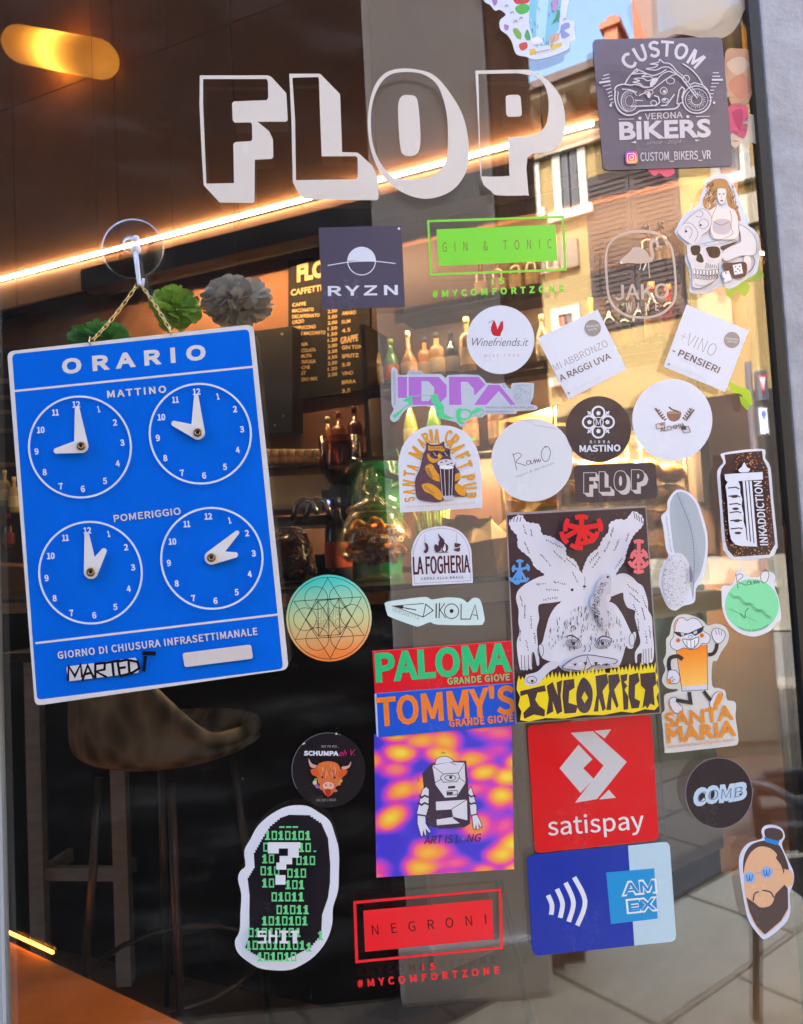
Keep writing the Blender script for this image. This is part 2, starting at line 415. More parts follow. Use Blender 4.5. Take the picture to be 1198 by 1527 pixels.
# interior wall line, from the light strip
ZL = 3.0
P0 = onZ(0, 420, ZL); P1 = onZ(880, 190, ZL)
wd = (P1-P0); wd.z = 0; wd.normalize(); wn = Vector((wd.y, -wd.x, 0))
if wn.dot(CAM-P0) < 0: wn = -wn
def onW(px, py, off=0.): return onP(px, py, P0+wn*off, wn)
A0 = P0-wd*2.2; A1 = P0+wd*(P1-P0).length+wd*1.6
Z1 = ZL-.18
shellm = mat('shop_ceiling_paint', '#9a8672', rough=.9)
mb = MB(); mb.box((-7, .02, 5.2), (7, 8, 5.4)); tag(mb.build('shop_ceiling', shellm, origin=(0, 0, 5.2)), kind='structure')
mb = MB(); mb.box((-6.9, .02, 0), (-6.7, 8, 5.2)); mb.box((6.7, .02, 0), (6.9, 8, 5.2)); mb.box((-6.9, 7.8, 0), (6.9, 8, 5.2))
tag(mb.build('shop_back_wall', mat('shop_wall_paint', '#7a5c46', rough=.85, noise=.12, scale=3), origin=(0, 0, 0)), kind='structure')
mb = MB(); mb.box((-6.9, .0305, -.05), (6.9, 8, 0.0)); fl = mb.build('shop_floor', mat('floor_concrete', '#5e4a38', rough=.55, noise=.18, scale=5, bump=.1), origin=(0, 1, 0)); tag(fl, kind='structure')
# clad wall behind the bar
clad = mat('clad_panel_brown', '#9a6846', rough=.62, noise=.14, scale=2.2, bump=.05)
wall = empty('panelled_wall', P0-Vector((0, 0, ZL)), 'brown panelled wall behind the bar with a bright light strip', 'wall')
mb = MB(); mb.quadbox(A0.xy-wn.xy*.02, A1.xy-wn.xy*.02, Z1, 5.2, .1); 
bk_ = mat('joint_dark', '#1c130d', rough=.9); mb.build('wall_core', bk_, wall, origin=A0)  # dark core that shows in the panel joints
tot = (A1-A0).length; k = 0; s0 = -.1; pm = None
s_ = .02
while s_ < tot:
    wdt = min(.78, tot-s_)
    for (za, zb) in ((Z1, ZL-.021), (ZL+.021, 4.02), (4.026, 5.2)):
        m_ = MB(); a_ = A0+wd*s_; b_ = A0+wd*(s_+wdt-.006); m_.quadbox(b_.xy, a_.xy, za, zb, -.018 if False else .018)
        m_.build('panel', clad, wall, origin=a_)
    s_ += wdt
beamm = mat('beam_dark', '#2a1c15', rough=.5)
b0 = onW(155, 455, .05); b1 = A1
mb = MB(); mb.quadbox((b1+wn*.06).xy, (b0+wn*.06).xy, Z1-.09, Z1+.02, .1); mb.build('beam', beamm, wall, origin=b0)
# recess below the beam
rec = mat('recess_paint', '#8a5f42', rough=.8, noise=.1, scale=3)
mb = MB(); mb.quadbox((A1-wn*.34).xy, (A0-wn*.34).xy, 0, Z1+.1, -.1); mb.build('recess_wall', rec, wall, origin=A0)
sc = A1-wn*.34
# light strip
ledm = mat('led_warm_white', '#ffffff', emit=(1, .74, .46), es=5.5)
led = MB(); led.quadbox((P1+wd*.02+wn*.022).xy, (A0+wn*.022).xy, ZL-.0075, ZL+.0075, .012)
mb = led; tag(mb.build('light_strip', ledm, origin=P0), 'long glowing warm-white light strip running diagonally along the brown wall', 'light')
us = MB(); us.quadbox((A1-wn*.0415).xy, (b0-wn*.0415+wd*.03).xy, Z1-.012, Z1-.002, .008 if Vector((wd.y, -wd.x, 0)).dot(wn) < 0 else -.008)
tag(us.build('unseen_strip', mat('led_warm_dim', '#ffffff', emit=(1, .62, .30), es=22), origin=b0), 'concealed warm light strip under the dark beam above the bottles', 'light')
# wall lamp
lc = onW(90, 74, .16)
lamp = empty('wall_lamp', lc, 'lit amber half-cylinder wall lamp at the top left', 'lamp')
ax0 = onW(12, 62, .10); ax1 = onW(170, 92, .10)
ux = (ax1-ax0).normalized(); L = (ax1-ax0).length; un = wn; uv = ux.cross(un).normalized(); ctr = (ax0+ax1)/2
shade, nt, b = principled('amber_shade')
b.inputs['Base Color'].default_value = (.9, .6, .2, 1); b.inputs['Roughness'].default_value = .4
tl = nt.nodes.new('ShaderNodeBsdfTranslucent'); tl.inputs[0].default_value = (1, .62, .16, 1); mx = nt.nodes.new('ShaderNodeMixShader'); mx.inputs[0].default_value = .75
link(nt, b.outputs[0], mx.inputs[1]); link(nt, tl.outputs[0], mx.inputs[2]); link(nt, mx.outputs[0], nt.nodes['Material Output'].inputs[0])
mb = MB(); rr = .10; prof = []
for i in range(25):
    t = i/24*2-1; e_ = max(0, (abs(t)-.72)/.28); prof.append((max(.004, rr*math.sqrt(max(0, 1-e_*e_))), t*L/2))
Mz = Matrix((uv, un, ux)).transposed()
mb.lathe(prof, ctr, 24, Mz); mb.build('lamp_shade', shade, lamp, True, origin=ctr)
mb = MB()
for e_ in ():
    mb.tube([ctr+ux*(e_*L*.47)+uv*math.cos(2*math.pi*q_/24)*.052+un*math.sin(2*math.pi*q_/24)*.052 for q_ in range(24)], .004, 5, True)
mb.tube([ctr-un*.09, ctr-un*.26], .03, 12); mb.build('lamp_bracket', mat('lamp_metal', '#5a4028', rough=.4, metal=.7), lamp, origin=ctr)
pl = bpy.data.lights.new('lamp_bulb', 'POINT'); pl.energy = .22; pl.color = (1, .72, .3); pl.shadow_soft_size = .05
po = bpy.data.objects.new('lamp_bulb', pl); C.objects.link(po); po.location = ctr; put(po, lamp)

# ---------------------------------------------------------------- the street, seen mirrored in the glass
GL = onZ(650, 1500, 0); GRt = onZ(1128, 1250, 0)        # mirror images of the ends of the dark diagonal strip
ga, gb = mir(GL), mir(GRt)
dk_ = (gb-ga).normalized(); kn = Vector((-dk_.y, dk_.x, 0))
if kn.dot(Vector((0, -1, 0))) < 0: kn = -kn             # kn points away from the shop
mb = MB(); mb.box((-120, -160, -.06), (120, .03, -.022)); road = mb.build('ground', mat('road_asphalt', '#6a655e', rough=.9, noise=.2, scale=14, bump=.3), origin=(0, 0, 0)); tag(road, kind='structure')
slabm = mat('slab_stone', '#cdbb98', rough=.8, noise=.14, scale=9, bump=.2, stretch=(1, 3, 1))
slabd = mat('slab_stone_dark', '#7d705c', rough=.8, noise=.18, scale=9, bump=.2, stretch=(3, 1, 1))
pav = MB(); pav.box((-3, -6, -.021), (4, .02, -.012)); pav = pav.build('pavement', mat('pavement_joint', '#8a7f70', rough=.9), origin=(0, 0, -.012)); tag(pav, kind='structure')
meshes = {}
def slab(c, ln, wt, ang, m_, parent):
    key = (round(ln, 2), round(wt, 2), m_.name)
    if key not in meshes:
        t_ = MB(); g_ = .006; t_.box((-ln/2+g_, -wt/2+g_, 0), (ln/2-g_, wt/2-g_, .013)); o_ = t_.build('paving_slab', m_, None); meshes[key] = o_.data
    else:
        o_ = bpy.data.objects.new('paving_slab', meshes[key]); C.objects.link(o_)
    o_.location = c; o_.rotation_euler = (rs0.uniform(-.002, .002), rs0.uniform(-.002, .002), ang); put(o_, parent)
rs0 = random.Random(11); ang = math.atan2(dk_.y, dk_.x)
ns = 0
for i in range(-6, 12):                    # shop side of the strip: pale slabs
    for j in range(0, 9):
        c = ga+dk_*((i+.5*(j % 2))*.72)-kn*(.095+.19+j*.38)+Vector((0, 0, -.013))
        if c.y < -.25 and c.x < 3.2 and c.x > -1.5: slab(c, .72, .38, ang, slabm, pav); ns += 1
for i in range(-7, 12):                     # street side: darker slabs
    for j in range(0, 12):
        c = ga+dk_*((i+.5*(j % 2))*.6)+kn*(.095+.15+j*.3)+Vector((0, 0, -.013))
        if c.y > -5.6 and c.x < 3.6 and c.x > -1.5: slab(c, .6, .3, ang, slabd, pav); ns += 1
dark_strip = mat('strip_dark', '#5e544a', rough=.7, noise=.15, scale=12)  # darker diagonal strip between the pale and the dark slabs
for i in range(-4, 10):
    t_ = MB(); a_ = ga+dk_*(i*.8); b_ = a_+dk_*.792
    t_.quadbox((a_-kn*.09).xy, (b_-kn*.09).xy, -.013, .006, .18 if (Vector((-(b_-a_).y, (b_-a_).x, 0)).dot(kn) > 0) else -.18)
    if -5.6 < a_.y < -.6 and a_.x < 3.4: t_.build('strip_slab', dark_strip, pav, origin=a_)
# dark blocker added to darken the left mirror image; pier and post beside it
PV = 1.5
px0 = onY(549, 200, PV).x; px1 = onY(738, 300, PV).x; px2 = onY(772, 300, PV+.1).x; px3 = onY(806, 300, PV+.1).x
mb = MB(); mb.box((-3.4, -PV-.5, 0), (px0-.001, -PV-.02, 3.9)); tag(mb.build('dark_blocker', mat('blocker_paint', '#17110e', rough=.8), origin=(-1.5, -PV, 0)), 'tall dark blocker added to darken the mirror image in the left half of the glass', 'wall')
mb = MB(); mb.box((px0, -PV-.4, 0), (px1, -PV, 4.3)); mb.box((px0-.03, -PV-.43, 0), (px1+.03, -PV+.03, .16))
o_ = mb.build('stone_pier', mat('pier_limestone', '#e8dccf', rough=.85, noise=.1, scale=5, bump=.15), origin=(px0, -PV, 0)); tag(o_, 'pale grey stone pier mirrored behind the letters O and P', 'pillar')
bv = o_.modifiers.new('b', 'BEVEL'); bv.width = .012; bv.segments = 2
mb = MB(); mb.box((px1+.031, -PV-.3, 0), (px2, -PV-.1, 4.2)); mb.box((px2+.001, -PV-.28, 0), (px3, -PV-.13, 4.2))
o_ = mb.build('timber_post', mat('dark_timber', '#8a6a54', rough=.7, noise=.35, scale=14, stretch=(6, 6, .5), bump=.3), origin=(px2, -PV-.2, 0)); tag(o_, 'brown timber post mirrored between the stone pier and the yellow house', 'post')
# yellow house across the street
ZR = 8.7
f0 = mir(onZ(806, 104, ZR)); f1 = mir(onZ(962, 44, ZR)); f0.z = f1.z = 0
fd = (f1-f0).normalized(); fn = Vector((-fd.y, fd.x, 0))
if fn.dot(Vector((0, 1, 0))) < 0: fn = -fn
ZR = 8.15                    # the eaves overhang the wall towards the street, so they sit a little lower
def onF(px, py, off=0.):
    """point on the yellow facade whose mirror image falls on pixel px, py"""
    q = mir(f0)+Vector((fn.x, -fn.y, 0))*off; return mir(onP(px, py, q, Vector((fn.x, -fn.y, 0))))
def sOf(p): return (p-f0).dot(fd)
yel = mat('ochre_render', '#92794c', rough=.9, noise=.1, scale=1.2); crm = mat('cream_render', '#a8946f', rough=.9, noise=.06, scale=1.5)
wht = mat('cornice_white', '#a3957f', rough=.8); tile = mat('roof_tile', '#5a4a44', rough=.8, noise=.3, scale=8)
def fbox(mb, s0, s1, z0, z1, o0, o1):
    """box on the facade: along s, height z, proud of it from o0 to o1"""
    c = [f0+fd*s0+fn*o0, f0+fd*s1+fn*o0, f0+fd*s1+fn*o1, f0+fd*s0+fn*o1]
    vs = [Vector((p.x, p.y, z0)) for p in c]+[Vector((p.x, p.y, z1)) for p in c]
    f = [(0, 3, 2, 1), (4, 5, 6, 7), (0, 1, 5, 4), (1, 2, 6, 5), (2, 3, 7, 6), (3, 0, 4, 7)]
    if (vs[1]-vs[0]).cross(vs[3]-vs[0]).z < 0: f = [tuple(reversed(q)) for q in f]
    mb.add(vs, f)
S0 = sOf(onF(700, 100)) if sOf(onF(700, 100)) < 0 else -6
S0 = max(S0, -8); SE = sOf(onF(962, 100))
house = empty('yellow_house', f0, 'sunlit yellow house with cornice and chimneys mirrored at the upper right', 'house')
SR = SE+7
mb = MB(); fbox(mb, S0, SR, 0, ZR-.9, -7, 0); mb.build('wall', yel, house, origin=f0)
mb = MB(); fbox(mb, S0-.1, SR, ZR-.9, ZR-.72, -.2, .12); fbox(mb, S0-.1, SR, ZR-.719, ZR-.42, -.2, .03); fbox(mb, S0-.3, SR+.2, ZR-.25, ZR-.06, -1, .62); mb.build('cornice', wht, house, origin=f0)
s = S0
while s < SR:
    mb = MB(); fbox(mb, s, s+.16, ZR-.42, ZR-.251, .031, .5); mb.build('cornice_bracket', wht, house, origin=f0); s += .52
mb = MB(); c = [f0+fd*(S0-.4)+fn*.75, f0+fd*(SR+.3)+fn*.75, f0+fd*(SR+.3)-fn*3.5, f0+fd*(S0-.4)-fn*3.5, f0+fd*(SR+.3)-fn*7.5, f0+fd*(S0-.4)-fn*7.5]
zs = [ZR-.055, ZR-.055, ZR+1.1, ZR+1.1, ZR-.05, ZR-.05]; vs = [Vector((p.x, p.y, z)) for p, z in zip(c, zs)]; vs += [v-Vector((0, 0, .12)) for v in vs]
mb.add(vs, [(0, 1, 2, 3), (3, 2, 4, 5), (9, 8, 7, 6), (11, 10, 8, 9), (0, 6, 7, 1), (1, 7, 8, 2), (2, 8, 10, 4), (4, 10, 11, 5), (5, 11, 9, 3), (3, 9, 6, 0)])
roof = mb.build('roof', tile, house, origin=f0)
brick = mat('chimney_brick', '#b0674a', rough=.9, noise=.2, scale=12, bump=.3)
for cxp, wpx, top in ((911, 20, 18), (960, 30, -60)):
    off = -1.0; a_ = onF(cxp-wpx/2, 40, off); b_ = onF(cxp+wpx/2, 40, off); sa, sb = sOf(a_), sOf(b_); zt = onF(cxp, top, off).z
    mb = MB(); fbox(mb, sa, sb, ZR-.1, zt-.22, off-.5, off); fbox(mb, sa-.06, sb+.06, zt-.219, zt-.12, off-.56, off+.06); fbox(mb, sa+.04, sb-.04, zt-.119, zt, off-.46, off-.04)
    mb.build('chimney', brick, roof, origin=f0)
shut = mat('shutter_grey', '#4e4a4a', rough=.6); shutb = mat('shutter_brown', '#33211a', rough=.6); winf = mat('window_surround', '#a8a094', rough=.7); pane = mat('dark_pane', '#1c2226', rough=.05)
def window(xa, xb, ya, yb, m_=shut, surround=True):
    p = onF(xa, ya); q = onF(xb, yb); sa, sb = sorted((sOf(p), sOf(q))); z0, z1 = q.z, p.z
    mb = MB(); 
    if surround:
        fr_ = .12; fbox(mb, sa-fr_, sa, z0, z1+fr_, .001, .06); fbox(mb, sb, sb+fr_, z0, z1+fr_, .001, .06); fbox(mb, sa, sb, z1, z1+fr_, .001, .06); fbox(mb, sa-.2, sb+.2, z0-.14, z0, .001, .14)
    w_ = mb.build('window', winf, house, origin=f0) if surround else None
    par = w_ or house
    mb = MB(); fbox(mb, sa, sb, z0, z1, .001, .012); (mb.build('pane', pane, par, origin=f0))
    mid = (sa+sb)/2
    for (u0, u1) in ((sa+.02, mid-.015), (mid+.015, sb-.02)):
        mb = MB(); fbox(mb, u0, u1, z0+.02, z1-.02, .02, .045)
        zz = z0+.1
        while zz < z1-.12: fbox(mb, u0+.05, u1-.05, zz, zz+.035, .046, .06); zz += .075
        mb.build('shutter', m_, par, origin=f0)
window(836, 868, 222, 312); window(1072, 1106, 214, 260); window(770, 800, 230, 318)
window(872, 1028, 268, 470, shutb, False)
window(836, 862, 470, 560)
mb = MB(); zc0, zc1 = onF(835, 405).z, onF(835, 365).z
for xa_, xb_ in ((700, 866), (1036, 1150)): a_, b_ = sOf(onF(xa_, 390)), sOf(onF(xb_, 390)); fbox(mb, max(S0, min(a_, b_)), min(SR, max(a_, b_)), zc0, zc1, .001, .09); mb.build('string_course', wht, house, origin=f0)
mb = MB(); sa, sb = sOf(onF(1042, 450)), sOf(onF(1092, 450)); fbox(mb, sa, sb, onF(1060, 520).z, onF(1060, 300).z, .001, .10); mb.build('pilaster_strip', crm, house, origin=f0)
sa, sb = sOf(onF(800, 650)), sOf(onF(835, 650)); mb = MB(); fbox(mb, sa, sb, 0, onF(820, 640).z, .051, .08); dd = mb.build('door', shutb, house, origin=f0)
sa, sb = sOf(onF(905, 650)), sOf(onF(940, 650)); mb = MB(); fbox(mb, sa, sb, 0, onF(915, 630).z, .051, .08); dd = mb.build('door', shutb, house, origin=f0)
zg = onF(1000, 600).z; mb = MB(); fbox(mb, S0, SR, 1.001, zg, .0015, .04); mb.build('ground_floor_cladding', mat('ground_floor_stone', '#2f2822', rough=.9, noise=.15, scale=2), house, origin=f0)
mb = MB(); fbox(mb, S0, SR, 0, 1.0, .0015, .05); mb.build('plinth', mat('plinth_stone', '#8f8878', rough=.9, noise=.1), house, origin=f0)
# taller cream house further along
o2 = 1.2; s2 = sOf(onF(955, 60, o2)); z2 = onF(1035, 0, o2).z
h2_ = empty('cream_house', f0+fd*(s2+2), 'tall cream house mirrored beside the chimneys at the top right', 'house')
mb = MB(); fbox(mb, SE+1.2+1.5, SE+12, 0, ZR+2.2, -6, -1.5+.2*0); mb.build('wall', crm, h2_, origin=f0)
mb = MB(); fbox(mb, SE+2.4, SE+12.3, ZR+2.2, ZR+2.4, -6.5, -.9); mb.build('roof', tile, h2_, origin=f0)
# street sign post
sp = mir(onD(1128, 700, 8.2)); sp.z = 0
sign = empty('street_sign', sp, 'grey sign post with a red and white triangle board above a blue arrow board', 'sign')
gpm = mat('sign_housing', '#55585c', rough=.5); wm = mat('sign_white', '#e8e8ea', rough=.5); rm = mat('sign_red', '#c8262a', rough=.5); bm = mat('sign_blue', '#2a55b8', rough=.5)
mb = MB(); mb.tube([sp, sp+Vector((0, 0, 3.2))], .04, 8); mb.build('post', gpm, sign, origin=sp)
def P8(px, py): p = mir(onY(px, py, -sp.y)); return p
for (xa, xb, ya, yb, kind) in ((1121, 1140, 556, 598, 't'), (1123, 1141, 608, 650, 'a')):
    p = P8(xa, ya); q = P8(xb, yb); x0_, x1_ = sorted((p.x, q.x)); z0, z1 = sorted((p.z, q.z)); yb_ = sp.y+.05
    mb = MB(); mb.box((x0_, yb_, z0), (x1_, yb_+.06, z1)); bd = mb.build('board', gpm, sign, origin=(x0_, yb_, z0))
    w_ = x1_-x0_; h_ = z1-z0; yy = yb_+.064
    if kind == 't':
        mk('symbol', [(x0_+.12*w_, yy, z1-.15*h_), (x1_-.12*w_, yy, z1-.15*h_), ((x0_+x1_)/2, yy, z0+.12*h_)], [(0, 1, 2)], rm, bd, origin=(x0_, yy, z0))
        mk('symbol', [(x0_+.27*w_, yy+.004, z1-.23*h_), (x1_-.27*w_, yy+.004, z1-.23*h_), ((x0_+x1_)/2, yy+.004, z0+.32*h_)], [(0, 1, 2)], wm, bd, origin=(x0_, yy, z0))
    else:
        mk('symbol', [(x0_+.1*w_, yy, z0+.06*h_), (x1_-.1*w_, yy, z0+.06*h_), (x1_-.1*w_, yy, z1-.06*h_), (x0_+.1*w_, yy, z1-.06*h_)], [(0, 1, 2, 3)], wm, bd, origin=(x0_, yy, z0))
        xm = (x0_+x1_)/2
        mk('symbol', [(xm-.1*w_, yy+.004, z0+.55*h_), (xm+.1*w_, yy+.004, z0+.55*h_), (xm+.1*w_, yy+.004, z0+.7*h_), (xm+.28*w_, yy+.004, z0+.7*h_), (xm, yy+.004, z0+.9*h_), (xm-.28*w_, yy+.004, z0+.7*h_), (xm-.1*w_, yy+.004, z0+.7*h_)], [tuple(range(7))], bm, bd, origin=(x0_, yy, z0))
# street cabinet
pc = mir(onZ(1075, 1130, 0)); pl_ = empty('street_cabinet', pc, 'low grey-green metal street cabinet mirrored at the right', 'cabinet')
mb = MB(); mb.box((pc.x-.5, pc.y-.55, 0), (pc.x+.38, pc.y, .9)); bx = mb.build('box', mat('cabinet_metal', '#8b9a86', rough=.45, noise=.1, scale=3), pl_, origin=pc)
mb = MB(); mb.box((pc.x-.53, pc.y-.58, .9005), (pc.x+.41, pc.y+.03, .95)); mb.build('lid', mat('cabinet_lid', '#6f7a6e', rough=.4), pl_, origin=pc)
for xx in (pc.x-.47, pc.x-.05): mb = MB(); mb.box((xx, pc.y+.001, .08), (xx+.39, pc.y+.014, .84)); mb.build('door', mat('cabinet_door', '#93a28e', rough=.4, noise=.08, scale=4), pl_, origin=pc)
# terrace chair
ch_p = mir(onY(1190, 1250, 1.22)); cx, cyy = mir(onY(1127, 1200, 1.22)).x+.27, -1.22
alu = mat('chair_aluminium', '#4e5053', rough=.4, metal=.5); wov = mat('chair_weave', '#3a3a3e', rough=.6, bump=.6, scale=60)
chair = empty('terrace_chair', (cx, cyy, 0), 'metal terrace armchair with dark woven back mirrored at the lower right', 'chair')
def V3(x, y, z): return Vector((cx+x, cyy+y, z))
zt = mir(onY(1135, 1158, 1.22)).z; wl = mir(onY(1127, 1200, 1.22)).x-cx
for nm, pts, r in (('back_frame', [V3(wl, .02, .40), V3(wl-.005, .01, zt-.05), V3(wl+.03, 0, zt), V3(0, -.02, zt-.01), V3(-wl-.03, 0, zt), V3(-wl+.005, .01, zt-.05), V3(-wl, .02, .40)], .012),):
    mb = MB(); mb.tube(pts, r, 8); mb.build(nm, alu, chair, True, origin=V3(0, 0, zt))
z2_ = zt-.07
for zz, hh_ in ((zt-.035, .018), (zt-.10, .018), (zt-.165, .03)):
    mb = MB(); mb.box((cx-abs(wl)+.01, cyy-.012, zz-hh_), (cx+abs(wl)-.01, cyy+.006, zz+hh_)); mb.build('back_slat', wov, chair, origin=V3(0, 0, zz))
mb = MB(); mb.box((cx-abs(wl)+.01, cyy+.01, .41), (cx+abs(wl)-.01, cyy+.42, .435)); mb.build('seat', wov, chair, origin=V3(0, -.2, .42))
for sx in (-1, 1):
    for sy in (0, 1):
        mb = MB(); mb.tube([V3(sx*abs(wl), -.02 if sy == 0 else .42, .41), V3(sx*abs(wl)*1.02, -.06 if sy == 0 else .46, 0)], .013, 8); mb.build('leg', alu, chair, True, origin=V3(sx*abs(wl), sy*.4, .41))
    mb = MB(); mb.tube([V3(sx*abs(wl), -.01, .62), V3(sx*(abs(wl)+.03), .15, .655), V3(sx*(abs(wl)+.03), .36, .645), V3(sx*abs(wl), .43, .58), V3(sx*abs(wl), .42, .42)], .012, 8); mb.build('armrest', alu, chair, True, origin=V3(sx*abs(wl), -.2, .63))
# ================================================================= inside the bar
ri = random.Random(21)
ZC = 1.17
K = onD(576, 873, 2.1); K.z = ZC
bd_ = Vector((math.cos(R(31)), math.sin(R(31)), 0)); bn_ = Vector((bd_.y, -bd_.x, 0))     # front B runs away to the right, bn_ faces the street
KA = K-wd*3.4; KB = K+bd_*1.46
counter = empty('bar_counter', (K.x, K.y, 0), 'dark bar counter with a wooden edge and grey metal end, below the bottle shelves', 'counter')
def prism(mb, pts, z0, z1):
    n = len(pts); ar = sum(pts[i].x*pts[(i+1) % n].y-pts[(i+1) % n].x*pts[i].y for i in range(n)); p = list(pts) if ar > 0 else list(reversed(pts))
    vs = [(q.x, q.y, z0) for q in p]+[(q.x, q.y, z1) for q in p]
    mb.add(vs, [tuple(reversed(range(n))), tuple(range(n, 2*n))]+[(i, (i+1) % n, (i+1) % n+n, i+n) for i in range(n)])
blk = mat('counter_black', '#0c0a0a', rough=.8, spec=.2); topm = mat('counter_top_black', '#1a1614', rough=.22)
greym = mat('counter_end_grey', '#8f8478', rough=.5, noise=.08, scale=4); woodm = mat('counter_wood', '#8a5a38', rough=.45, noise=.25, scale=10, stretch=(1, 8, 8))
mb = MB(); ins = .03; Ki = K+(-bn_+Vector((0, .05, 0))).normalized()*.05
prism(mb, [Ki, KB-bn_*.03, KB-bn_*.03-wd*2.6, KA-wn*.05], 0, ZC-.05); mb.build('counter_body', blk, counter, origin=K)
mb = MB(); prism(mb, [K, KB, KB-wd*2.7, KA], ZC-.015, ZC); mb.build('counter_top', topm, counter, origin=K)
mb = MB(); mb.quadbox(KA.xy, K.xy, ZC-.05, ZC-.0155, .02 if Vector((-wd.y, wd.x, 0)).dot(wn) < 0 else -.02); mb.build('wood_edge', woodm, counter, origin=K)
sgn = 1 if Vector((-bd_.y, bd_.x, 0)).dot(bn_) > 0 else -1
mb = MB(); mb.quadbox((K+bd_*.005-bn_*.01).xy, KB.xy, ZC-.075, ZC-.0155, sgn*.012); mb.build('metal_edge', mat('edge_metal', '#a39a90', rough=.35, metal=.3), counter, origin=K)
for i in range(4):
    a_ = K+bd_*(.1+i*.34)-bn_*.028; b_ = a_+bd_*.333
    mb = MB(); mb.quadbox(a_.xy, b_.xy, .1, ZC-.08, sgn*.02); mb.build('front_panel', greym, counter, origin=a_)
mb = MB(); mb.quadbox((K+bd_*.85+bn_*.001).xy, (KB+bd_*.02).xy, .985, 1.06, sgn*.05); mb.build('ledge', mat('ledge_cream', '#efdcb0', rough=.5), counter, origin=K)

# bottle shelves on the wall
shm = mat('shelf_dark', '#241a16', rough=.5)
def alongW(px, py, off): return onW(px, py, off)
shelves = []
unit = empty('bottle_shelf', onW(790, 540, -.2), 'dark wall shelving full of bottles under the diagonal light', 'shelf')
def shelf_board(xa, xb, z, off0=-.33, off1=-.05, th=.03, es=8, lab=''):
    a_ = onP(xa, 500, P0+wn*off1, wn); b_ = onP(xb, 500, P0+wn*off1, wn); mb = MB()
    prism(mb, [Vector((a_.x, a_.y, 0)), Vector((b_.x, b_.y, 0)), Vector((b_.x, b_.y, 0))+wn*(off0-off1), Vector((a_.x, a_.y, 0))+wn*(off0-off1)], z-th, z)
    mb.build('shelf_board', shm, unit, origin=(a_.x, a_.y, z))
    lp = MB(); lp.quadbox(Vector((b_.x, b_.y)), Vector((a_.x, a_.y)), z-.062, z-th-.001, .012 if Vector((wd.y, -wd.x, 0)).dot(wn) < 0 else -.012); lp.build('shelf_lip', shm, unit, origin=(a_.x, a_.y, z))
    a2, b2 = a_-wn*.03+wd*.03, b_-wn*.03-wd*.03; sl_ = MB(); prism(sl_, [Vector((q.x, q.y, 0)) for q in (a2, b2, b2-wn*.014, a2-wn*.014)], z-th-.012, z-th-.002)
    tag(sl_.build('unseen_strip', mat('led_added_shelf_%d' % es, '#ffffff', emit=(1, .66, .34), es=es), None, origin=(a2.x, a2.y, z)), lab, 'light', 'unseen strip lights added under the bottle shelves'); return a_, b_  # unseen strip added below each board to brighten bottles and counter
shelf_board(545, 1035, 2.06, th=.03, lab='unseen strip light added under the middle bottle shelf'); shelf_board(590, 1040, 2.40, th=.03, lab='unseen strip light added under the top bottle shelf'); shelf_board(400, 1040, 1.72, es=45, lab='unseen strip light added under the bottom bottle shelf')
for xp in (1032, 545):
    a_ = onP(xp, 500, P0+wn*-.05, wn); mb = MB(); mb.quadbox(a_.xy, (a_-wn*.28).xy, 1.4, 2.36, .025); mb.build('upright', shm, unit, origin=a_)
bp0, bp1 = onP(398, 500, P0-wn*.30, wn), onP(1045, 500, P0-wn*.30, wn)
bp2 = onP(556, 500, P0-wn*.30, wn); mb = MB(); mb.quadbox(bp2.xy, bp1.xy, 1.7205, Z1-.02, .02 if Vector((-wd.y, wd.x, 0)).dot(wn) < 0 else -.02); mb.quadbox(bp0.xy, bp1.xy, ZC+.02, 1.69, .02 if Vector((-wd.y, wd.x, 0)).dot(wn) < 0 else -.02); mb.build('back_panel', mat('shelf_back_brown', '#3c2619', rough=.5, noise=.2, scale=5), unit, origin=bp0)
# bottles
GM = {}
def glassc(c, rough=.05, tr=.9):
    if c not in GM: GM[c] = mat('bottle_glass_'+c, c, rough=rough, trans=tr, ior=1.35)
    return GM[c]
def bottle(pos, h, r, kind, gc, lc_, cc_, label, cat='bottle', group='bottles on the wall shelves', solid=True):
    o = empty('bottle', pos, label, cat, group)
    prof = {'wine': [(.9*r, 0), (r, .01), (r, .58*h), (.85*r, .66*h), (.36*r, .76*h), (.33*r, .93*h)],
            'spirit': [(.95*r, 0), (r, .01), (r, .62*h), (.8*r, .70*h), (.34*r, .74*h), (.32*r, .90*h)],
            'round': [(.6*r, 0), (.95*r, .05*h), (1.15*r, .25*h), (1.1*r, .42*h), (.6*r, .56*h), (.33*r, .64*h), (.3*r, .9*h)],
            'tall': [(.85*r, 0), (.9*r, .01), (.95*r, .5*h), (.6*r, .7*h), (.3*r, .78*h), (.3*r, .92*h)]}[kind]
    mb = MB(); mb.lathe(prof, pos, 14); mb.build('glass', mat('bottle_'+gc, gc, rough=.08, spec=.8, coat=.5), o, True, origin=pos)
    rl = prof[2][0]*1.015
    mb = MB(); mb.lathe([(rl, .16*h), (rl, .46*h)], pos, 14, None, False, False)
    if kind != 'round': mb.build('label', mat('paper_'+lc_, lc_, rough=.7, noise=.15, scale=60), o, True, origin=pos)
    else:
        mb = MB(); mb.lathe([(1.13*r, .18*h), (1.165*r, .27*h), (1.12*r, .40*h)], pos, 14, None, False, False); mb.build('label', mat('paper_'+lc_, lc_, rough=.7, noise=.15, scale=60), o, True, origin=pos)
    mb = MB(); mb.lathe([(prof[-1][0]*1.12, .88*h), (prof[-1][0]*1.15, h)], pos, 10); mb.build('cap', mat('cap_'+cc_, cc_, rough=.4), o, True, origin=pos)
    return o
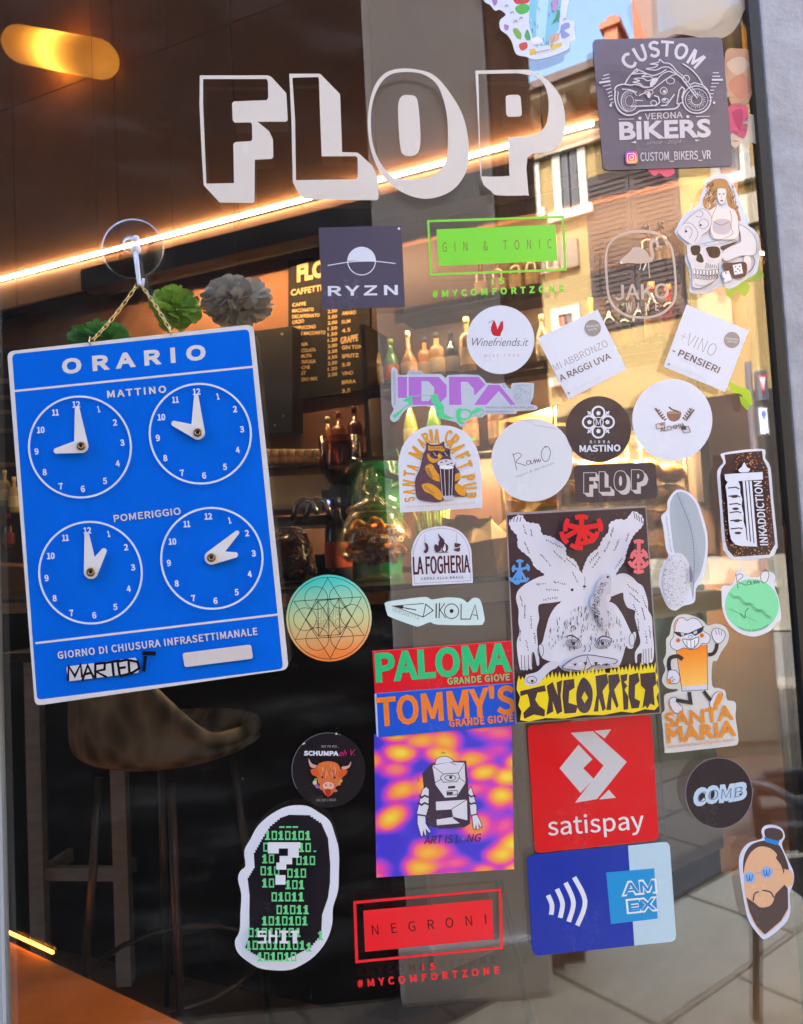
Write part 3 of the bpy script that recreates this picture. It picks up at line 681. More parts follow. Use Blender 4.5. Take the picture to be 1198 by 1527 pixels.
def onShelf(px, z, off):
    q = P0+wn*off; base = onP(px, 500, q, wn)
    # walk along the wall until the pixel column matches at this height
    for _ in range(6):
        d = base-CAM; d = Vector((base.x, base.y, z))-CAM
        X = d.dot(rt)/d.dot(fw)*F+W/2; base += wd*((px-X)/F*d.dot(fw))
    return Vector((base.x, base.y, z))
specs = [(563, 'tall', '#c9a24a', '#e8d9a0', '#f2b51e', 'slim yellow-capped golden bottle, leftmost on the lower bottle shelf'),
         (586, 'tall', '#4f8f52', '#f08a4a', '#8fc46a', 'green bottle with a pale cap beside the yellow-capped bottle'),
         (612, 'round', '#c98a4a', '#e8c9a0', '#e6e0d8', 'round orange-labelled bottle, third from the left on the lower shelf'),
         (636, 'spirit', '#a8753f', '#d8c09a', '#2a2420', 'short amber bottle with a black cap right of the round bottle'),
         (654, 'spirit', '#b08a5a', '#e0cfae', '#2a2420', 'pale amber bottle just left of the round white flame sticker'),
         (676, 'wine', '#2a2a2c', '#8a8070', '#1c1a1a', 'dark wide bottle half hidden by the round flame sticker'),
         (700, 'spirit', '#a8804e', '#cdbb98', '#c9b27a', 'amber bottle behind the left edge of the flame sticker'),
         (812, 'tall', '#a09a7a', '#d8d2b8', '#c9c2a0', 'pale bottle right of the flame sticker'),
         (842, 'spirit', '#b04a2a', '#d86a3a', '#3a1a12', 'red-orange bottle above the tilted left white square'),
         (862, 'spirit', '#c9421f', '#e0602a', '#c9a24a', 'bright red bottle with a gold cap above the tilted left white square'),
         (887, 'round', '#c98a3a', '#d8762a', '#e0b050', 'round golden bottle just left of the flamingo transfer'),
         (913, 'wine', '#1a1c16', '#5a2a18', '#1a1614', 'black wine bottle seen through the left of the flamingo transfer'),
         (935, 'wine', '#16281a', '#c96a2a', '#14301c', 'dark green bottle seen through the word JAKO'),
         (957, 'wine', '#1a1426', '#3a3a48', '#2a1c3a', 'violet-black bottle seen through the flamingo legs'),
         (978, 'wine', '#3a2a16', '#c9a060', '#d8622a', 'brown bottle with an orange cap right of the flamingo'),
         (1003, 'spirit', '#8a2a16', '#d0421c', '#e0622a', 'red bottle at the right end of the lower shelf')]
for px, kd, gc, lc_, cc_, lb in specs:
    p = onShelf(px, 2.061, -.17+ri.uniform(-.04, .04)); bottle(p, .25+ri.uniform(-.02, .035), .036+ri.uniform(-.003, .004), kd, gc, lc_, cc_, lb)
low = [(492, 'round', '#c98a3a', '#e8c9a0', '#d9c9a0', 'round golden bottle under the chalk menu board'), (508, 'spirit', '#a85a2a', '#d86a3a', '#8a3a1c', 'orange-brown bottle beside the round golden one under the menu'),
       (532, 'spirit', '#7a3a24', '#c98a6a', '#2a1a14', 'brown bottle left of the purple scooter sticker'), (556, 'wine', '#6a2a1c', '#b0603a', '#3a1a14', 'reddish bottle below the purple scooter sticker'),
       (615, 'tall', '#a8b04a', '#d8d89a', '#b0c060', 'yellow-green bottle above the cat sticker'), (650, 'tall', '#7ab04a', '#c0d890', '#6a9a3a', 'light green bottle above the cat sticker'), (704, 'spirit', '#b08a6a', '#e0c0a0', '#c98a6a', 'pinkish bottle left of the large pale round sticker'), (742, 'wine', '#a0785a', '#d8b898', '#8a6a4a', 'tan bottle below the pale end of the scooter sticker')]
for px, kd, gc, lc_, cc_, lb in low:
    p = onShelf(px, 1.721, -.18); bottle(p, .27+ri.uniform(-.03, .02), .038, kd, gc, lc_, cc_, lb)
for px in (720, 745, 772, 795, 826, 968, 990): 
    p = onShelf(px, 2.401, -.17); bottle(p, .2, .034, 'spirit', '#5a4030', '#a08a6a', '#2a2018', 'small bottle on the upper shelf above the long row', group='bottles on the upper shelf')

# chalk menu board
mc = onW(495, 498, -.30)
board = empty('menu_board', mc, 'black chalk menu board with cream handwriting behind the grey RYZN sticker', 'menu board')
def Wq(px, py, off): return onW(px, py, off)
def wquad(mb, pts, off0, off1):
    f_ = [onW(x, y, off1) for x, y in pts]; b_ = [p+wn*(off0-off1) for p in f_]; n = len(pts)
    mb.add(f_+b_, [tuple(range(n)), tuple(reversed(range(n, 2*n)))]+[(i, i+n, (i+1) % n+n, (i+1) % n) for i in range(n)])
mb = MB(); wquad(mb, [(430, 388), (430, 598), (552, 580), (552, 372)], -.33, -.31); mb.build('slate', mat('slate_black', '#17110e', rough=.8), board, origin=mc)
chalk = mat('chalk_cream', '#d8b880', rough=.9)
rc = random.Random(9); mb = MB(); tri_ = 0
def chalk_text(t, x0, y0, x1, y1, h, name='chalk_lettering', bold=.02):
    vs, fs = glyphs(t, 'd', bold); a_, b_ = min(v[0] for v in vs), max(v[0] for v in vs); c0, c1 = capheight('d', bold)
    P = []
    for x, y in vs:
        u = (x-a_)/(b_-a_); v = (y-c0)/(c1-c0); P.append(onW(x0+(x1-x0)*u, y0+(y1-y0)*u-h*v, -.3095))
    ff = []
    for f_ in fs:
        if len(f_) > 2: ff.append(f_)
    mb.add(P, ff)
chalk_text('FLOP', 443, 421, 500, 409, 26, bold=.05); chalk_text('CAFFETTERIA', 434, 441, 500, 430, 9)
items = ['CAFFE', 'MACCHIATO', 'DECAFFEINATO', 'ORZO', 'CAPPUCCINO', 'LATTE MACCHIATO', 'TE', 'TISANA', 'CIOCCOLATA', 'SPREMUTA', 'CENTRIFUGA', 'BRIOCHE', 'TOAST', 'KM ZERO MIX']
for i, t in enumerate(items):
    y = 455+i*8.6+0; w_ = len(t)*2.9+6; chalk_text(t, 436, y+2.5, 436+w_, y, 5.2)
    if i > 0: chalk_text(rc.choice(['1.20', '1.50', '2.00', '3.50', '2.50']), 489, y-5, 503, y-7, 5)
chalk_text('GRAPPE', 508, 513, 534, 508, 10, bold=.03)
for i, t in enumerate(['AMARO', 'RUM', '4.5', 'GIN TONIC', 'SPRITZ', '5.0', 'VINO', 'BIRRA', '3.5']): chalk_text(t, 510, 470+i*13 if i < 3 else 482+i*13, 510+len(t)*4.2, 468+i*13 if i < 3 else 480+i*13, 5.5)
ct = mb.build('chalk_lettering', chalk, board, origin=mc)
# black box with screws
mb = MB(); wquad(mb, [(330, 500), (330, 655), (436, 643), (436, 486)], -.33, -.22); bc = onW(390, 570, -.25)
bb = mb.build('fuse_box', mat('box_black', '#1a1613', rough=.5), origin=bc); tag(bb, 'matt black wall box with small screws behind the top right of the blue sign', 'box')
for x, y in ((421, 498), (423, 620), (410, 634)):
    p = onW(x, y, -.215); mb = MB(); mb.ball(p, .007, 8); mb.build('screw', mat('screw_brass', '#c9a27a', rough=.3, metal=.8), bb, True, origin=p)

# tissue pompoms
def pompom(cpx, cpy, dist, rx, rz, col, label, n=190, seed=1):
    c = onD(cpx, cpy, dist); r_ = random.Random(seed); mb = MB(); k = dist/F; rx *= k; rz *= k
    for i in range(n):
        d = Vector((r_.gauss(0, 1), r_.gauss(0, 1), r_.gauss(0, 1))).normalized(); t = d.orthogonal().normalized(); b_ = d.cross(t)
        rot = r_.uniform(0, 6.28); t, b_ = t*math.cos(rot)+b_*math.sin(rot), b_*math.cos(rot)-t*math.sin(rot)
        sc_ = lambda v: Vector((v.x*rx, v.y*rx, v.z*rz)); root = sc_(d*.25); w_ = r_.uniform(.10, .2); ln = r_.uniform(.8, 1.02)
        vs = [root]
        for j in range(3):
            q = (j+1)/3; cen = d*(.25+(ln-.25)*q)+b_*(.12*q*q)*r_.uniform(-1, 1)
            for s_ in (-1, -.5, 0, .5, 1): vs.append(sc_(cen+t*w_*s_*(.5+.7*q)+d*(-.06*abs(s_)+r_.uniform(-.02, .02))))
        fs = [(0, 1+i2, 2+i2) for i2 in range(4)]+[(1+5*j+i2, 2+5*j+i2, 7+5*j+i2, 6+5*j+i2) for j in range(2) for i2 in range(4)]
        mb.add([c+v for v in vs], fs)
    mt = mat('tissue_'+col, col, rough=.9)
    if 'tl' not in mt:
        nt = mt.node_tree; tl = nt.nodes.new('ShaderNodeBsdfTranslucent'); tl.inputs[0].default_value = (*lin(col), 1); mx = nt.nodes.new('ShaderNodeMixShader'); mx.inputs[0].default_value = .15
        link(nt, nt.nodes['Principled BSDF'].outputs[0], mx.inputs[1]); link(nt, tl.outputs[0], mx.inputs[2]); link(nt, mx.outputs[0], nt.nodes['Material Output'].inputs[0]); mt['tl'] = 1
    o = mb.build('paper_pompom', mt, origin=c); tag(o, label, 'decoration', 'paper pompoms hanging inside the shop')
    st = MB(); st.tube([c+Vector((0, 0, rz*.6)), Vector((c.x, c.y, 5.2))], .00022, 4); st.build('string', mat('thread', '#4a4038', rough=.8), o, origin=c)
pompom(262, 460, .98, 40, 36, '#d4ff6a', 'lime green paper pompom beside the sign chain', seed=1)
pompom(355, 450, .92, 58, 38, '#fbf6ee', 'wide off-white paper pompom above the top right corner of the blue sign', 260, 2)
pompom(150, 506, 1.05, 48, 28, '#7ae070', 'darker green paper pompom peeping over the left of the blue sign', seed=3)
# pompom(1092, 128, .82, 38, 62, '#f2c9a8', 'peach paper pompom right of the motorcycle sticker', 120, 4)
# pompom(1103, 176, .79, 22, 26, '#d83a72', 'deep pink paper pompom right of the motorcycle sticker', 80, 5)
# pompom(988, 248, .84, 26, 16, '#ee5a72', 'coral pink paper pompom under the motorcycle sticker', 70, 6)
# pompom(1100, 205, .80, 24, 30, '#f0dcc4', 'cream paper pompom at the lower right of the motorcycle sticker', 80, 7)
# leafy garland
def leaves(pts, label, seed):
    r_ = random.Random(seed); c0 = onD(*pts[0], .80); o = empty('leaf_garland', c0, label, 'garland', 'leaf garlands near the door edge')
    P = [onD(x, y, .80) for x, y in pts]; mb = MB(); mb.tube([Vector((P[0].x, P[0].y, 2.44))]+P, .0012, 5); mb.build('stem', mat('stem_green', '#5a7a2a', rough=.6), o, origin=c0)
    lmat = mat('leaf_lime', '#8fc41e', rough=.5)
    if 'tl' not in lmat:
        nt = lmat.node_tree; tl = nt.nodes.new('ShaderNodeBsdfTranslucent'); tl.inputs[0].default_value = (.35, .6, .05, 1); mx = nt.nodes.new('ShaderNodeMixShader'); mx.inputs[0].default_value = .4
        link(nt, nt.nodes['Principled BSDF'].outputs[0], mx.inputs[1]); link(nt, tl.outputs[0], mx.inputs[2]); link(nt, mx.outputs[0], nt.nodes['Material Output'].inputs[0]); lmat['tl'] = 1
    for i in range(len(P)*3):
        p = P[i % len(P)]; a_ = r_.uniform(-2.6, -.4); L = r_.uniform(.015, .026); d = Vector((math.cos(a_), r_.uniform(-.3, .3), math.sin(a_))).normalized(); n_ = d.cross(Vector((0, 1, .2))).normalized()*L*.28
        vs = [p, p+d*L*.4+n_, p+d*L*.75+n_*.7, p+d*L, p+d*L*.75-n_*.7, p+d*L*.4-n_]
        mk('leaf', vs, [(0, 1, 2, 3), (0, 3, 4, 5)], lmat, o, origin=p)
# leaves([(1102, 392), (1110, 410), (1098, 425), (1085, 432)], 'lime leaf sprig between the skull sticker and the black seal', 1)
# leaves([(1092, 575), (1104, 590), (1116, 604)], 'lime leaf sprig below the tilted right white square', 2)

# ---- on the counter
def cpt(px, dist): p = onD(px, 700, dist); return Vector((p.x, p.y, ZC))
# fix lateral drift from roll
def cpos(px, dist):
    p = cpt(px, dist)
    for _ in range(5):
        d = p-CAM; X = d.dot(rt)/d.dot(fw)*F+W/2; p.x += (px-X)/F*dist
    return p
# biscuit jar
jp = cpos(562, 2.55); k = 2.55/F
jar = empty('biscuit_jar', jp, 'footed glass jar with a knobbed lid full of biscuits on the counter', 'jar')
jg = thinglass('jar_glass', '#f8faf5', .05, .8)
mb = MB(); mb.lathe([(.055, 0), (.06, .006), (.03, .012), (.014, .022), (.018, .032), (.012, .042), (.02, .05), (.075, .06), (.1, .085), (.106, .115), (.098, .15), (.075, .19), (.068, .205), (.064, .205), (.071, .19), (.093, .15), (.101, .115), (.095, .088), (.07, .065), (.001, .058)], jp, 32, None, True, False)
mb.build('bowl', jg, jar, True, origin=jp)
mb = MB(); mb.lathe([(.074, .206), (.076, .212), (.07, .222), (.04, .24), (.02, .252), (.014, .262), (.026, .275), (.022, .29), (.012, .298), (.018, .31), (.014, .33), (.004, .342)], jp, 28); mb.build('lid', jg, jar, True, origin=jp)
vs, fs = glyphs('TORCETTI', 'd', .03); mb = MB()
def jart(t, z0, h_, a0, a1):
    vs, fs = glyphs(t, 'd', .03); xa, xb = min(v[0] for v in vs), max(v[0] for v in vs); c0, c1 = capheight('d', .03); P = []
    for x, y in vs:
        a_ = a0+(a1-a0)*(x-xa)/(xb-xa); z = z0+h_*(y-c0)/(c1-c0); r_ = .1075-.0*z
        P.append(jp+Vector((math.sin(a_)*r_*(1 if z < .125 else .97), -math.cos(a_)*r_*(1 if z < .125 else .97), z)))
    mb.add(P, [f for f in fs if len(f) > 2])
jart('TORCETTI', .135, .017, -.45, .6); jart('AL BURRO', .112, .016, -.2, .75)
mb.build('lettering', mat('white_marker', '#efe9dc', rough=.7), jar, origin=jp)
jar.scale = (1.22, 1.22, 1.1)
bis = mat('biscuit', '#e8a058', rough=.6, noise=.3, scale=40, bump=.3); rb = random.Random(4)
tm = MB(); pts = [(math.cos(t)*.03, math.sin(t)*.016, .003*math.sin(2*t)) for t in [2*math.pi*i/14*.93 for i in range(14)]]; tm.tube(pts, .0068, 7); t0_ = tm.build('biscuit', bis, None, True)
t0_.location = jp+Vector((0, 0, .1)); bm_ = t0_.data; first = True
for i in range(62):
    z = .068+(i/62)*.10; rr = (.072 if z < .08 else .078 if z < .13 else .06)*math.sqrt(rb.random()); a_ = rb.uniform(0, 6.28)
    o_ = t0_ if first else bpy.data.objects.new('biscuit', bm_)
    if not first: C.objects.link(o_)
    first = False; o_.location = jp+Vector((math.cos(a_)*rr*1.22, math.sin(a_)*rr*1.22, z*1.1)); o_.scale = (1.15, 1.15, 1.15); o_.rotation_euler = (rb.uniform(-.7, .7), rb.uniform(-.7, .7), rb.uniform(0, 6.28)); o_.location = Vector(o_.location)
    tag(o_, 'brown looped biscuit piled inside the footed glass jar', 'biscuit', 'biscuits in the glass jar')
# dark bottle with orange label
p = cpos(507, 2.8); bottle(p, .30, .048, 'wine', '#0c0a0a', '#d8561e', '#0c0a0a', 'black wine bottle with an orange label left of the biscuit jar', group='bottles on the counter')
# green glass vases
gg = mat('green_glass', '#1f8a4c', rough=.08, alpha=.62, coat=.9)
p = cpos(566, 3.0); vase = MB(); vase.lathe([(.085, 0), (.09, .01), (.11, .25), (.115, .44), (.111, .44), (.104, .25), (.085, .02), (.001, .015)], p, 28, None, True, False); tag(vase.build('green_vase', gg, None, True, origin=p), 'tall emerald glass vase behind the biscuit jar', 'vase')
# cut stems in a clear vase
p = cpos(652, 2.75); vs_ = empty('stem_vase', p, 'clear vase of pale green stalks between the cat and flame-drawing stickers', 'vase')
mb = MB(); mb.lathe([(.05, 0), (.055, .01), (.07, .2), (.067, .2), (.052, .015), (.001, .012)], p, 24, None, True, False); mb.build('glass', jg, vs_, True, origin=p)
stm = mat('stalk_pale', '#b9cf7a', rough=.5); rl_ = random.Random(8)
for i in range(16):
    a_ = rl_.uniform(0, 6.28); b_ = rl_.uniform(0, .05); t_ = rl_.uniform(.0, .12); q = MB(); q.tube([p+Vector((math.cos(a_)*b_, math.sin(a_)*b_, .016)), p+Vector((math.cos(a_)*(b_+t_*.5), math.sin(a_)*(b_+t_*.5), .25)), p+Vector((math.cos(a_)*(b_+t_), math.sin(a_)*(b_+t_), .42+rl_.uniform(0, .12)))], [.006, .005, .002], 6); q.build('stalk', stm, vs_, True, origin=p)
lg_ = mat('leaf_green', '#4f8f2f', rough=.5)
for i in range(22):
    a_ = rl_.uniform(0, 6.28); s = p+Vector((math.cos(a_)*.06, math.sin(a_)*.06, .32+rl_.uniform(0, .15))); d = Vector((math.cos(a_), math.sin(a_)*.6, rl_.uniform(-.2, .7))).normalized(); n_ = d.cross(Vector((0, 0, 1))).normalized()*.025
    L = rl_.uniform(.09, .17); mk('leaf', [s, s+d*L*.4+n_, s+d*L*.8+n_*.6-Vector((0, 0, .01)), s+d*L-Vector((0, 0, .03)), s+d*L*.8-n_*.6-Vector((0, 0, .01)), s+d*L*.4-n_], [(0, 1, 2, 3), (0, 3, 4, 5)], lg_, vs_, origin=s)
# chocolate curls on a stand
p = cpos(436, 2.65); cm = mat('chocolate', '#4a1e10', rough=.25, noise=.4, scale=30, coat=.6); ck = empty('chocolate_cake', p, 'dark chocolate cake of heaped curls right of the blue sign', 'cake'); rk = random.Random(6)
mb = MB(); mb.lathe([(.09, 0), (.095, .008), (.09, .012)], p, 24); mb.build('plate', mat('plate_dark', '#3a2a22', rough=.3), ck, True, origin=p)
mb = MB(); mb.lathe([(.074, .013), (.078, .06), (.066, .13), (.03, .165)], p, 20); mb.build('cake_core', cm, ck, True, origin=p)
for i in range(95):
    z = rk.uniform(.02, .175); r_ = .078*(1-(z/.21)**2)**.5+.004; a_ = rk.uniform(0, 6.28); c = p+Vector((math.cos(a_)*r_, math.sin(a_)*r_, z)); rr = rk.uniform(.012, .026); e_ = rk.uniform(-.5, .5); q = MB()
    tn = Vector((-math.sin(a_), math.cos(a_), 0)); q.tube([c+tn*(math.cos(t)*rr)+Vector((0, 0, math.sin(t)*rr*.5+e_*.01*t)) for t in [j*.55 for j in range(8)]], [.002, .004, .005, .005, .005, .005, .004, .002], 5); q.build('chocolate_curl', cm, ck, True, origin=c)
# espresso machine with cups
def mbox(px0, px1, py0, py1, dist, depth, name, m_, parent=None, off=0):
    a_ = onD(px0, py1, dist); b_ = onD(px1, py0, dist); M = MB(); M.box((min(a_.x, b_.x), a_.y, min(a_.z, b_.z)), (max(a_.x, b_.x), a_.y+depth, max(a_.z, b_.z))); o_ = M.build(name, m_, parent, origin=((a_.x+b_.x)/2, a_.y, min(a_.z, b_.z))); return o_
esp = empty('espresso_machine', cpos(450, 3.15), 'cream and steel espresso machine with cups on top, right of the blue sign', 'espresso machine')
st_ = mat('machine_cream', '#cdb79a', rough=.35); bk2 = mat('machine_black', '#141110', rough=.4)
mbox(330, 508, 706, 764, 3.0, .4, 'body', st_, esp); mbox(330, 512, 692, 703, 3.02, .4, 'cup_rail', bk2, esp); mbox(330, 505, 767, 790, 3.1, .35, 'group_head_panel', bk2, esp)
q0 = cpos(420, 3.1); mb = MB(); mb.box((q0.x-.25, q0.y, ZC+.001), (q0.x+.3, q0.y+.3, ZC+.1)); mb.build('drip_tray', bk2, esp, origin=q0)
for px in (455, 474):
    c = onD(px, 757, 2.9); q = MB(); q.tube([c+Vector((-.05, 0, -.05)), c+Vector((-.03, 0, .02)), c+Vector((0, 0, .035)), c+Vector((.03, -.02, .02)), c+Vector((.045, -.04, -.03))], .011, 8); q.build('spout', mat('steel', '#b0a8a0', rough=.15, metal=1), esp, True, origin=c)
c = onD(487, 749, 2.88); q = MB(); q.ball(c, .009, 8, (1.4, 1, 1)); q.build('indicator_lamp', mat('blue_led', '#1020ff', emit=(.05, .1, 1), es=1.2), esp, True, origin=c)
c = onD(492, 742, 2.9); q = MB(); q.box((c.x-.03, c.y+.01, c.z-.05), (c.x+.04, c.y+.05, c.z+.03)); q.build('display', bk2, esp, origin=c)
cupm = mat('cup_cream', '#e6c990', rough=.3); cup_mesh = None
for r_ in range(2):
    for i in range(9):
        pos = onD(397+i*12.5, 692-r_*9, 3.12+.0*r_)
        if cup_mesh is None:
            q = MB(); q.lathe([(.020, .034), (.024, .03), (.027, .012), (.024, 0), (.016, -.002)], (0, 0, 0), 12); o_ = q.build('cup', cupm, None, True); cup_mesh = o_.data
        else: o_ = bpy.data.objects.new('cup', cup_mesh); C.objects.link(o_)
        o_.location = pos+Vector((ri.uniform(-.004, .004), 0, .0)); tag(o_, ['small cream cup in the lower row on top of the espresso machine', 'small cream cup in the upper row on top of the espresso machine'][r_], 'cup', ['lower row of cups on the espresso machine', 'upper row of cups on the espresso machine'][r_])
# grinder hopper
gp = cpos(517, 3.0); grd = empty('coffee_grinder', gp, 'black coffee grinder with a clear bean hopper behind the dark wine bottle', 'coffee grinder')
zt0 = onD(517, 725, 3.0).z; zt1 = onD(517, 652, 3.0).z
mb = MB(); mb.box((gp.x-.06, gp.y-.02, ZC+.001), (gp.x+.06, gp.y+.14, zt0-.06)); mb.lathe([(.03, zt0-.06-ZC), (.05, zt0-.02-ZC), (.05, zt0-ZC)], gp, 16); mb.build('body', bk2, grd, origin=gp)
mb = MB(); mb.lathe([(.04, zt0-ZC+.001), (.08, zt0-ZC+.07), (.085, zt1-ZC), (.082, zt1-ZC), (.076, zt0-ZC+.07), (.036, zt0-ZC+.005)], gp, 24, None, False, False); mb.build('hopper', thinglass('hopper_smoke', '#c8a894', .06, .6), grd, True, origin=gp)
mb = MB(); mb.lathe([(.037, zt0-ZC+.004), (.07, zt0-ZC+.06), (.05, zt0-ZC+.075)], gp, 18); mb.build('beans', mat('coffee_beans', '#2a140c', rough=.4, bump=.8, scale=120), grd, True, origin=gp)
# black backdrop machine behind the grinder
q0 = onD(480, 640, 3.35); mb = MB(); a_ = onD(455, 700, 3.35); b_ = onD(560, 560, 3.35)
# paper bags heap on the counter
p = cpos(720, 1.95); bagm = mat('parchment_beige', '#c8a878', rough=.6, noise=.15, scale=8, bump=.4)
rbg = random.Random(3)
for i, (px, di, h_, w_, tl_) in enumerate(((705, 2.45, .19, .15, .1), (800, 2.6, .24, .14, -.15))):
    p = cpos(px, di); q = MB(); n = 12; ring_ = lambda t, z, wv: [p+Vector((math.cos(2*math.pi*j/n)*w_*wv*(1+.1*math.sin(j*2.3+i)), math.sin(2*math.pi*j/n)*.07*wv, z*(1+rbg.uniform(-.07, .07) if z > .01 else 1)))+Vector((rbg.uniform(-.012, .012), rbg.uniform(-.012, .012), 0)) for j in range(n)]
    prev = None
    for z, wv in ((.001, .95), (.04, 1.1), (h_*.6, .95), (h_*.85, .55), (h_, .5)):
        cur = ring_(0, z, wv); b0_ = len(q.v); q.v += cur
        if prev is not None: q.f += [(prev+j, prev+(j+1) % n, b0_+(j+1) % n, b0_+j) for j in range(n)]; q.m += [0]*n
        prev = b0_
    tag(q.build('paper_bag', bagm, None, False, origin=p), ['crumpled beige paper bag behind the large pale round sticker', 'crumpled beige paper bag behind the dark poster top'][i], 'paper bag')

# pastry case on end B
case = empty('pastry_case', K+bd_*1.0, 'glass pastry case with metal posts and croissants at the right of the counter', 'display case')
CD = .30; cz = [ZC, 1.30, 1.388, 1.478]; ZT = 1.72
post = mat('post_warm_metal', '#d8b070', rough=.3, metal=.7); shg = thinglass('shelf_glass', '#dfeee4', .05, .4); c0_, c1_ = .72, 1.42
inn = -bn_
def cp(s_, o_, z): q = K+bd_*s_+inn*o_; return Vector((q.x, q.y, z))
for s_ in (c0_, 1.16, c1_):
    for o_ in (.03, CD):
        q = MB(); q.tube([cp(s_, o_, ZC+.001), cp(s_, o_, ZT)], .007, 6); q.build('post', post, case, True, origin=cp(s_, o_, ZC))
for z in cz[1:]+[ZT]:
    q = MB(); prism(q, [cp(c0_, .02, 0), cp(c1_, .02, 0), cp(c1_, CD, 0), cp(c0_, CD, 0)], z-.006, z); q.build('shelf', shg if z < ZT else mat('case_top', '#d8c8a8', rough=.4), case, origin=cp(c0_, 0, z))
q = MB(); q.quadbox(cp(c0_, .012, 0).xy, cp(c1_, .012, 0).xy, ZT-.06, ZT+.004, .006); q.build('top_rail', mat('case_top', '#d8c8a8', rough=.4), case, origin=cp(c0_, 0, ZT))
q = MB(); q.quadbox(cp(c0_, .015, 0).xy, cp(c1_, .015, 0).xy, ZC+.001, ZT-.061, .003); q.build('front_glass', jg, case, origin=cp(c0_, 0, ZC))
le = MB(); prism(le, [cp(c0_+.02, .05, 0), cp(c1_-.02, .05, 0), cp(c1_-.02, .08, 0), cp(c0_+.02, .08, 0)], ZT-.02, ZT-.008)
tag(le.build('case_light', mat('case_led', '#ffffff', emit=(1, .74, .42), es=60), None, origin=cp(1, .05, ZT)), 'warm light tube under the top of the pastry case', 'light')
crm_ = mat('croissant_crust', '#e09848', rough=.45, noise=.45, scale=25, bump=.3, coat=.3)
q = MB(); n = 18; pp = []; rr = []
for i in range(n):
    t = i/(n-1)*2-1; pp.append(Vector((math.sin(t*1.25)*.06, -math.cos(t*1.25)*.035, 0))); rr.append(.006+.026*max(0, math.cos(t*1.5))**.7*(1 if i % 3 else .84))
q.tube(pp, rr, 10); cr0 = q.build('croissant', crm_, None, True); cmesh = cr0.data; first = True; rc_ = random.Random(12); cnt = 0
for zi, z in enumerate(cz[1:]+[ZC+.001]):
    rowname = ['third', 'second', 'top', 'bottom'][zi]
    for s_ in [c0_+.07+.14*i for i in range(5)]:
        for o_ in (.09, .21):
            ob_ = cr0 if first else bpy.data.objects.new('croissant', cmesh)
            if not first: C.objects.link(ob_)
            first = False; ob_.location = cp(s_+rc_.uniform(-.02, .02), o_, z+.035); ob_.rotation_euler = (rc_.uniform(-.15, .15), 0, rc_.uniform(-.6, .6)+R(31)); ob_.scale = (1.4, 1.4, 1.25)
            tag(ob_, 'golden croissant among those on the %s shelf of the glass pastry case' % rowname, 'croissant', 'croissants on the %s shelf of the pastry case' % rowname)

# ---- floor level, left
# tub stool
sc_ = onD(250, 1090, 2.1); sp_ = Vector((sc_.x, sc_.y, 0)); 
stool = empty('bar_stool', sp_, 'tub bar stool with patterned grey fabric below the blue sign', 'bar stool')
fab, nt, b = principled('leaf_pattern_fabric')
tc = nt.nodes.new('ShaderNodeTexCoord'); mp = nt.nodes.new('ShaderNodeMapping'); mp.inputs['Scale'].default_value = (14, 14, 9); n1 = nt.nodes.new('ShaderNodeTexVoronoi'); n1.inputs['Scale'].default_value = 1.4; r1 = nt.nodes.new('ShaderNodeValToRGB'); n2 = nt.nodes.new('ShaderNodeTexNoise'); n2.inputs['Scale'].default_value = 6
link(nt, tc.outputs['Object'], n2.inputs['Vector']); vm = nt.nodes.new('ShaderNodeVectorMath'); vm.operation = 'ADD'; link(nt, tc.outputs['Object'], mp.inputs[0]); link(nt, mp.outputs[0], vm.inputs[0]); link(nt, n2.outputs['Color'], vm.inputs[1]); link(nt, vm.outputs[0], n1.inputs['Vector']); link(nt, n1.outputs['Distance'], r1.inputs[0])
r1.color_ramp.elements[0].color = (*lin('#4a463c'), 1); r1.color_ramp.elements[1].color = (*lin('#8f8876'), 1); r1.color_ramp.elements[0].position = .2; r1.color_ramp.elements[1].position = .75
link(nt, r1.outputs[0], b.inputs['Base Color']); b.inputs['Roughness'].default_value = .9
vs = []; fs = []; NA, NR = 28, 9; aB = R(212)                 # backrest centre direction (towards left)
zs_ = .775
for i in range(NA):
    a_ = 2*math.pi*i/NA; c_ = math.cos(a_-aB); bh = max(0, (c_+.15)/1.15)**1.3*.40
    for j in range(NR):
        t = j/(NR-1)
        if t < .5: u = t/.5; r_ = .25*u; z = zs_-.035+.05*u**3
        else: u = (t-.5)/.5; r_ = .25-.02*math.sin(u*math.pi)+.03*u*(bh > .05); z = zs_+.015+max(.02, bh)*u
        vs.append(sp_+Vector((math.cos(a_)*r_*1.0, math.sin(a_)*r_*.9, z)))
for i in range(NA):
    for j in range(NR-1):
        a1_, b1_ = i*NR+j, ((i+1) % NA)*NR+j; fs.append((a1_, b1_, b1_+1, a1_+1))
sh = mk('shell', vs, fs, fab, stool, True, origin=sp_); md = sh.modifiers.new('s', 'SOLIDIFY'); md.thickness = .035; md.offset = -1; sb = sh.modifiers.new('u', 'SUBSURF'); sb.levels = 1; sb.render_levels = 2
legm = mat('stool_leg_metal', '#5a5048', rough=.35, metal=.8)
for a_ in (R(-75), R(20), R(110), R(200)):
    q = MB(); q.tube([sp_+Vector((math.cos(a_)*.17, math.sin(a_)*.17, zs_-.05)), sp_+Vector((math.cos(a_)*.24, math.sin(a_)*.24, 0))], .011, 8); q.build('leg', legm, stool, True, origin=sp_)
q = MB(); q.tube([sp_+Vector((math.cos(2*math.pi*i/20)*.215, math.sin(2*math.pi*i/20)*.215, .22)) for i in range(20)], .007, 6, True); q.build('footrest', legm, stool, True, origin=sp_)
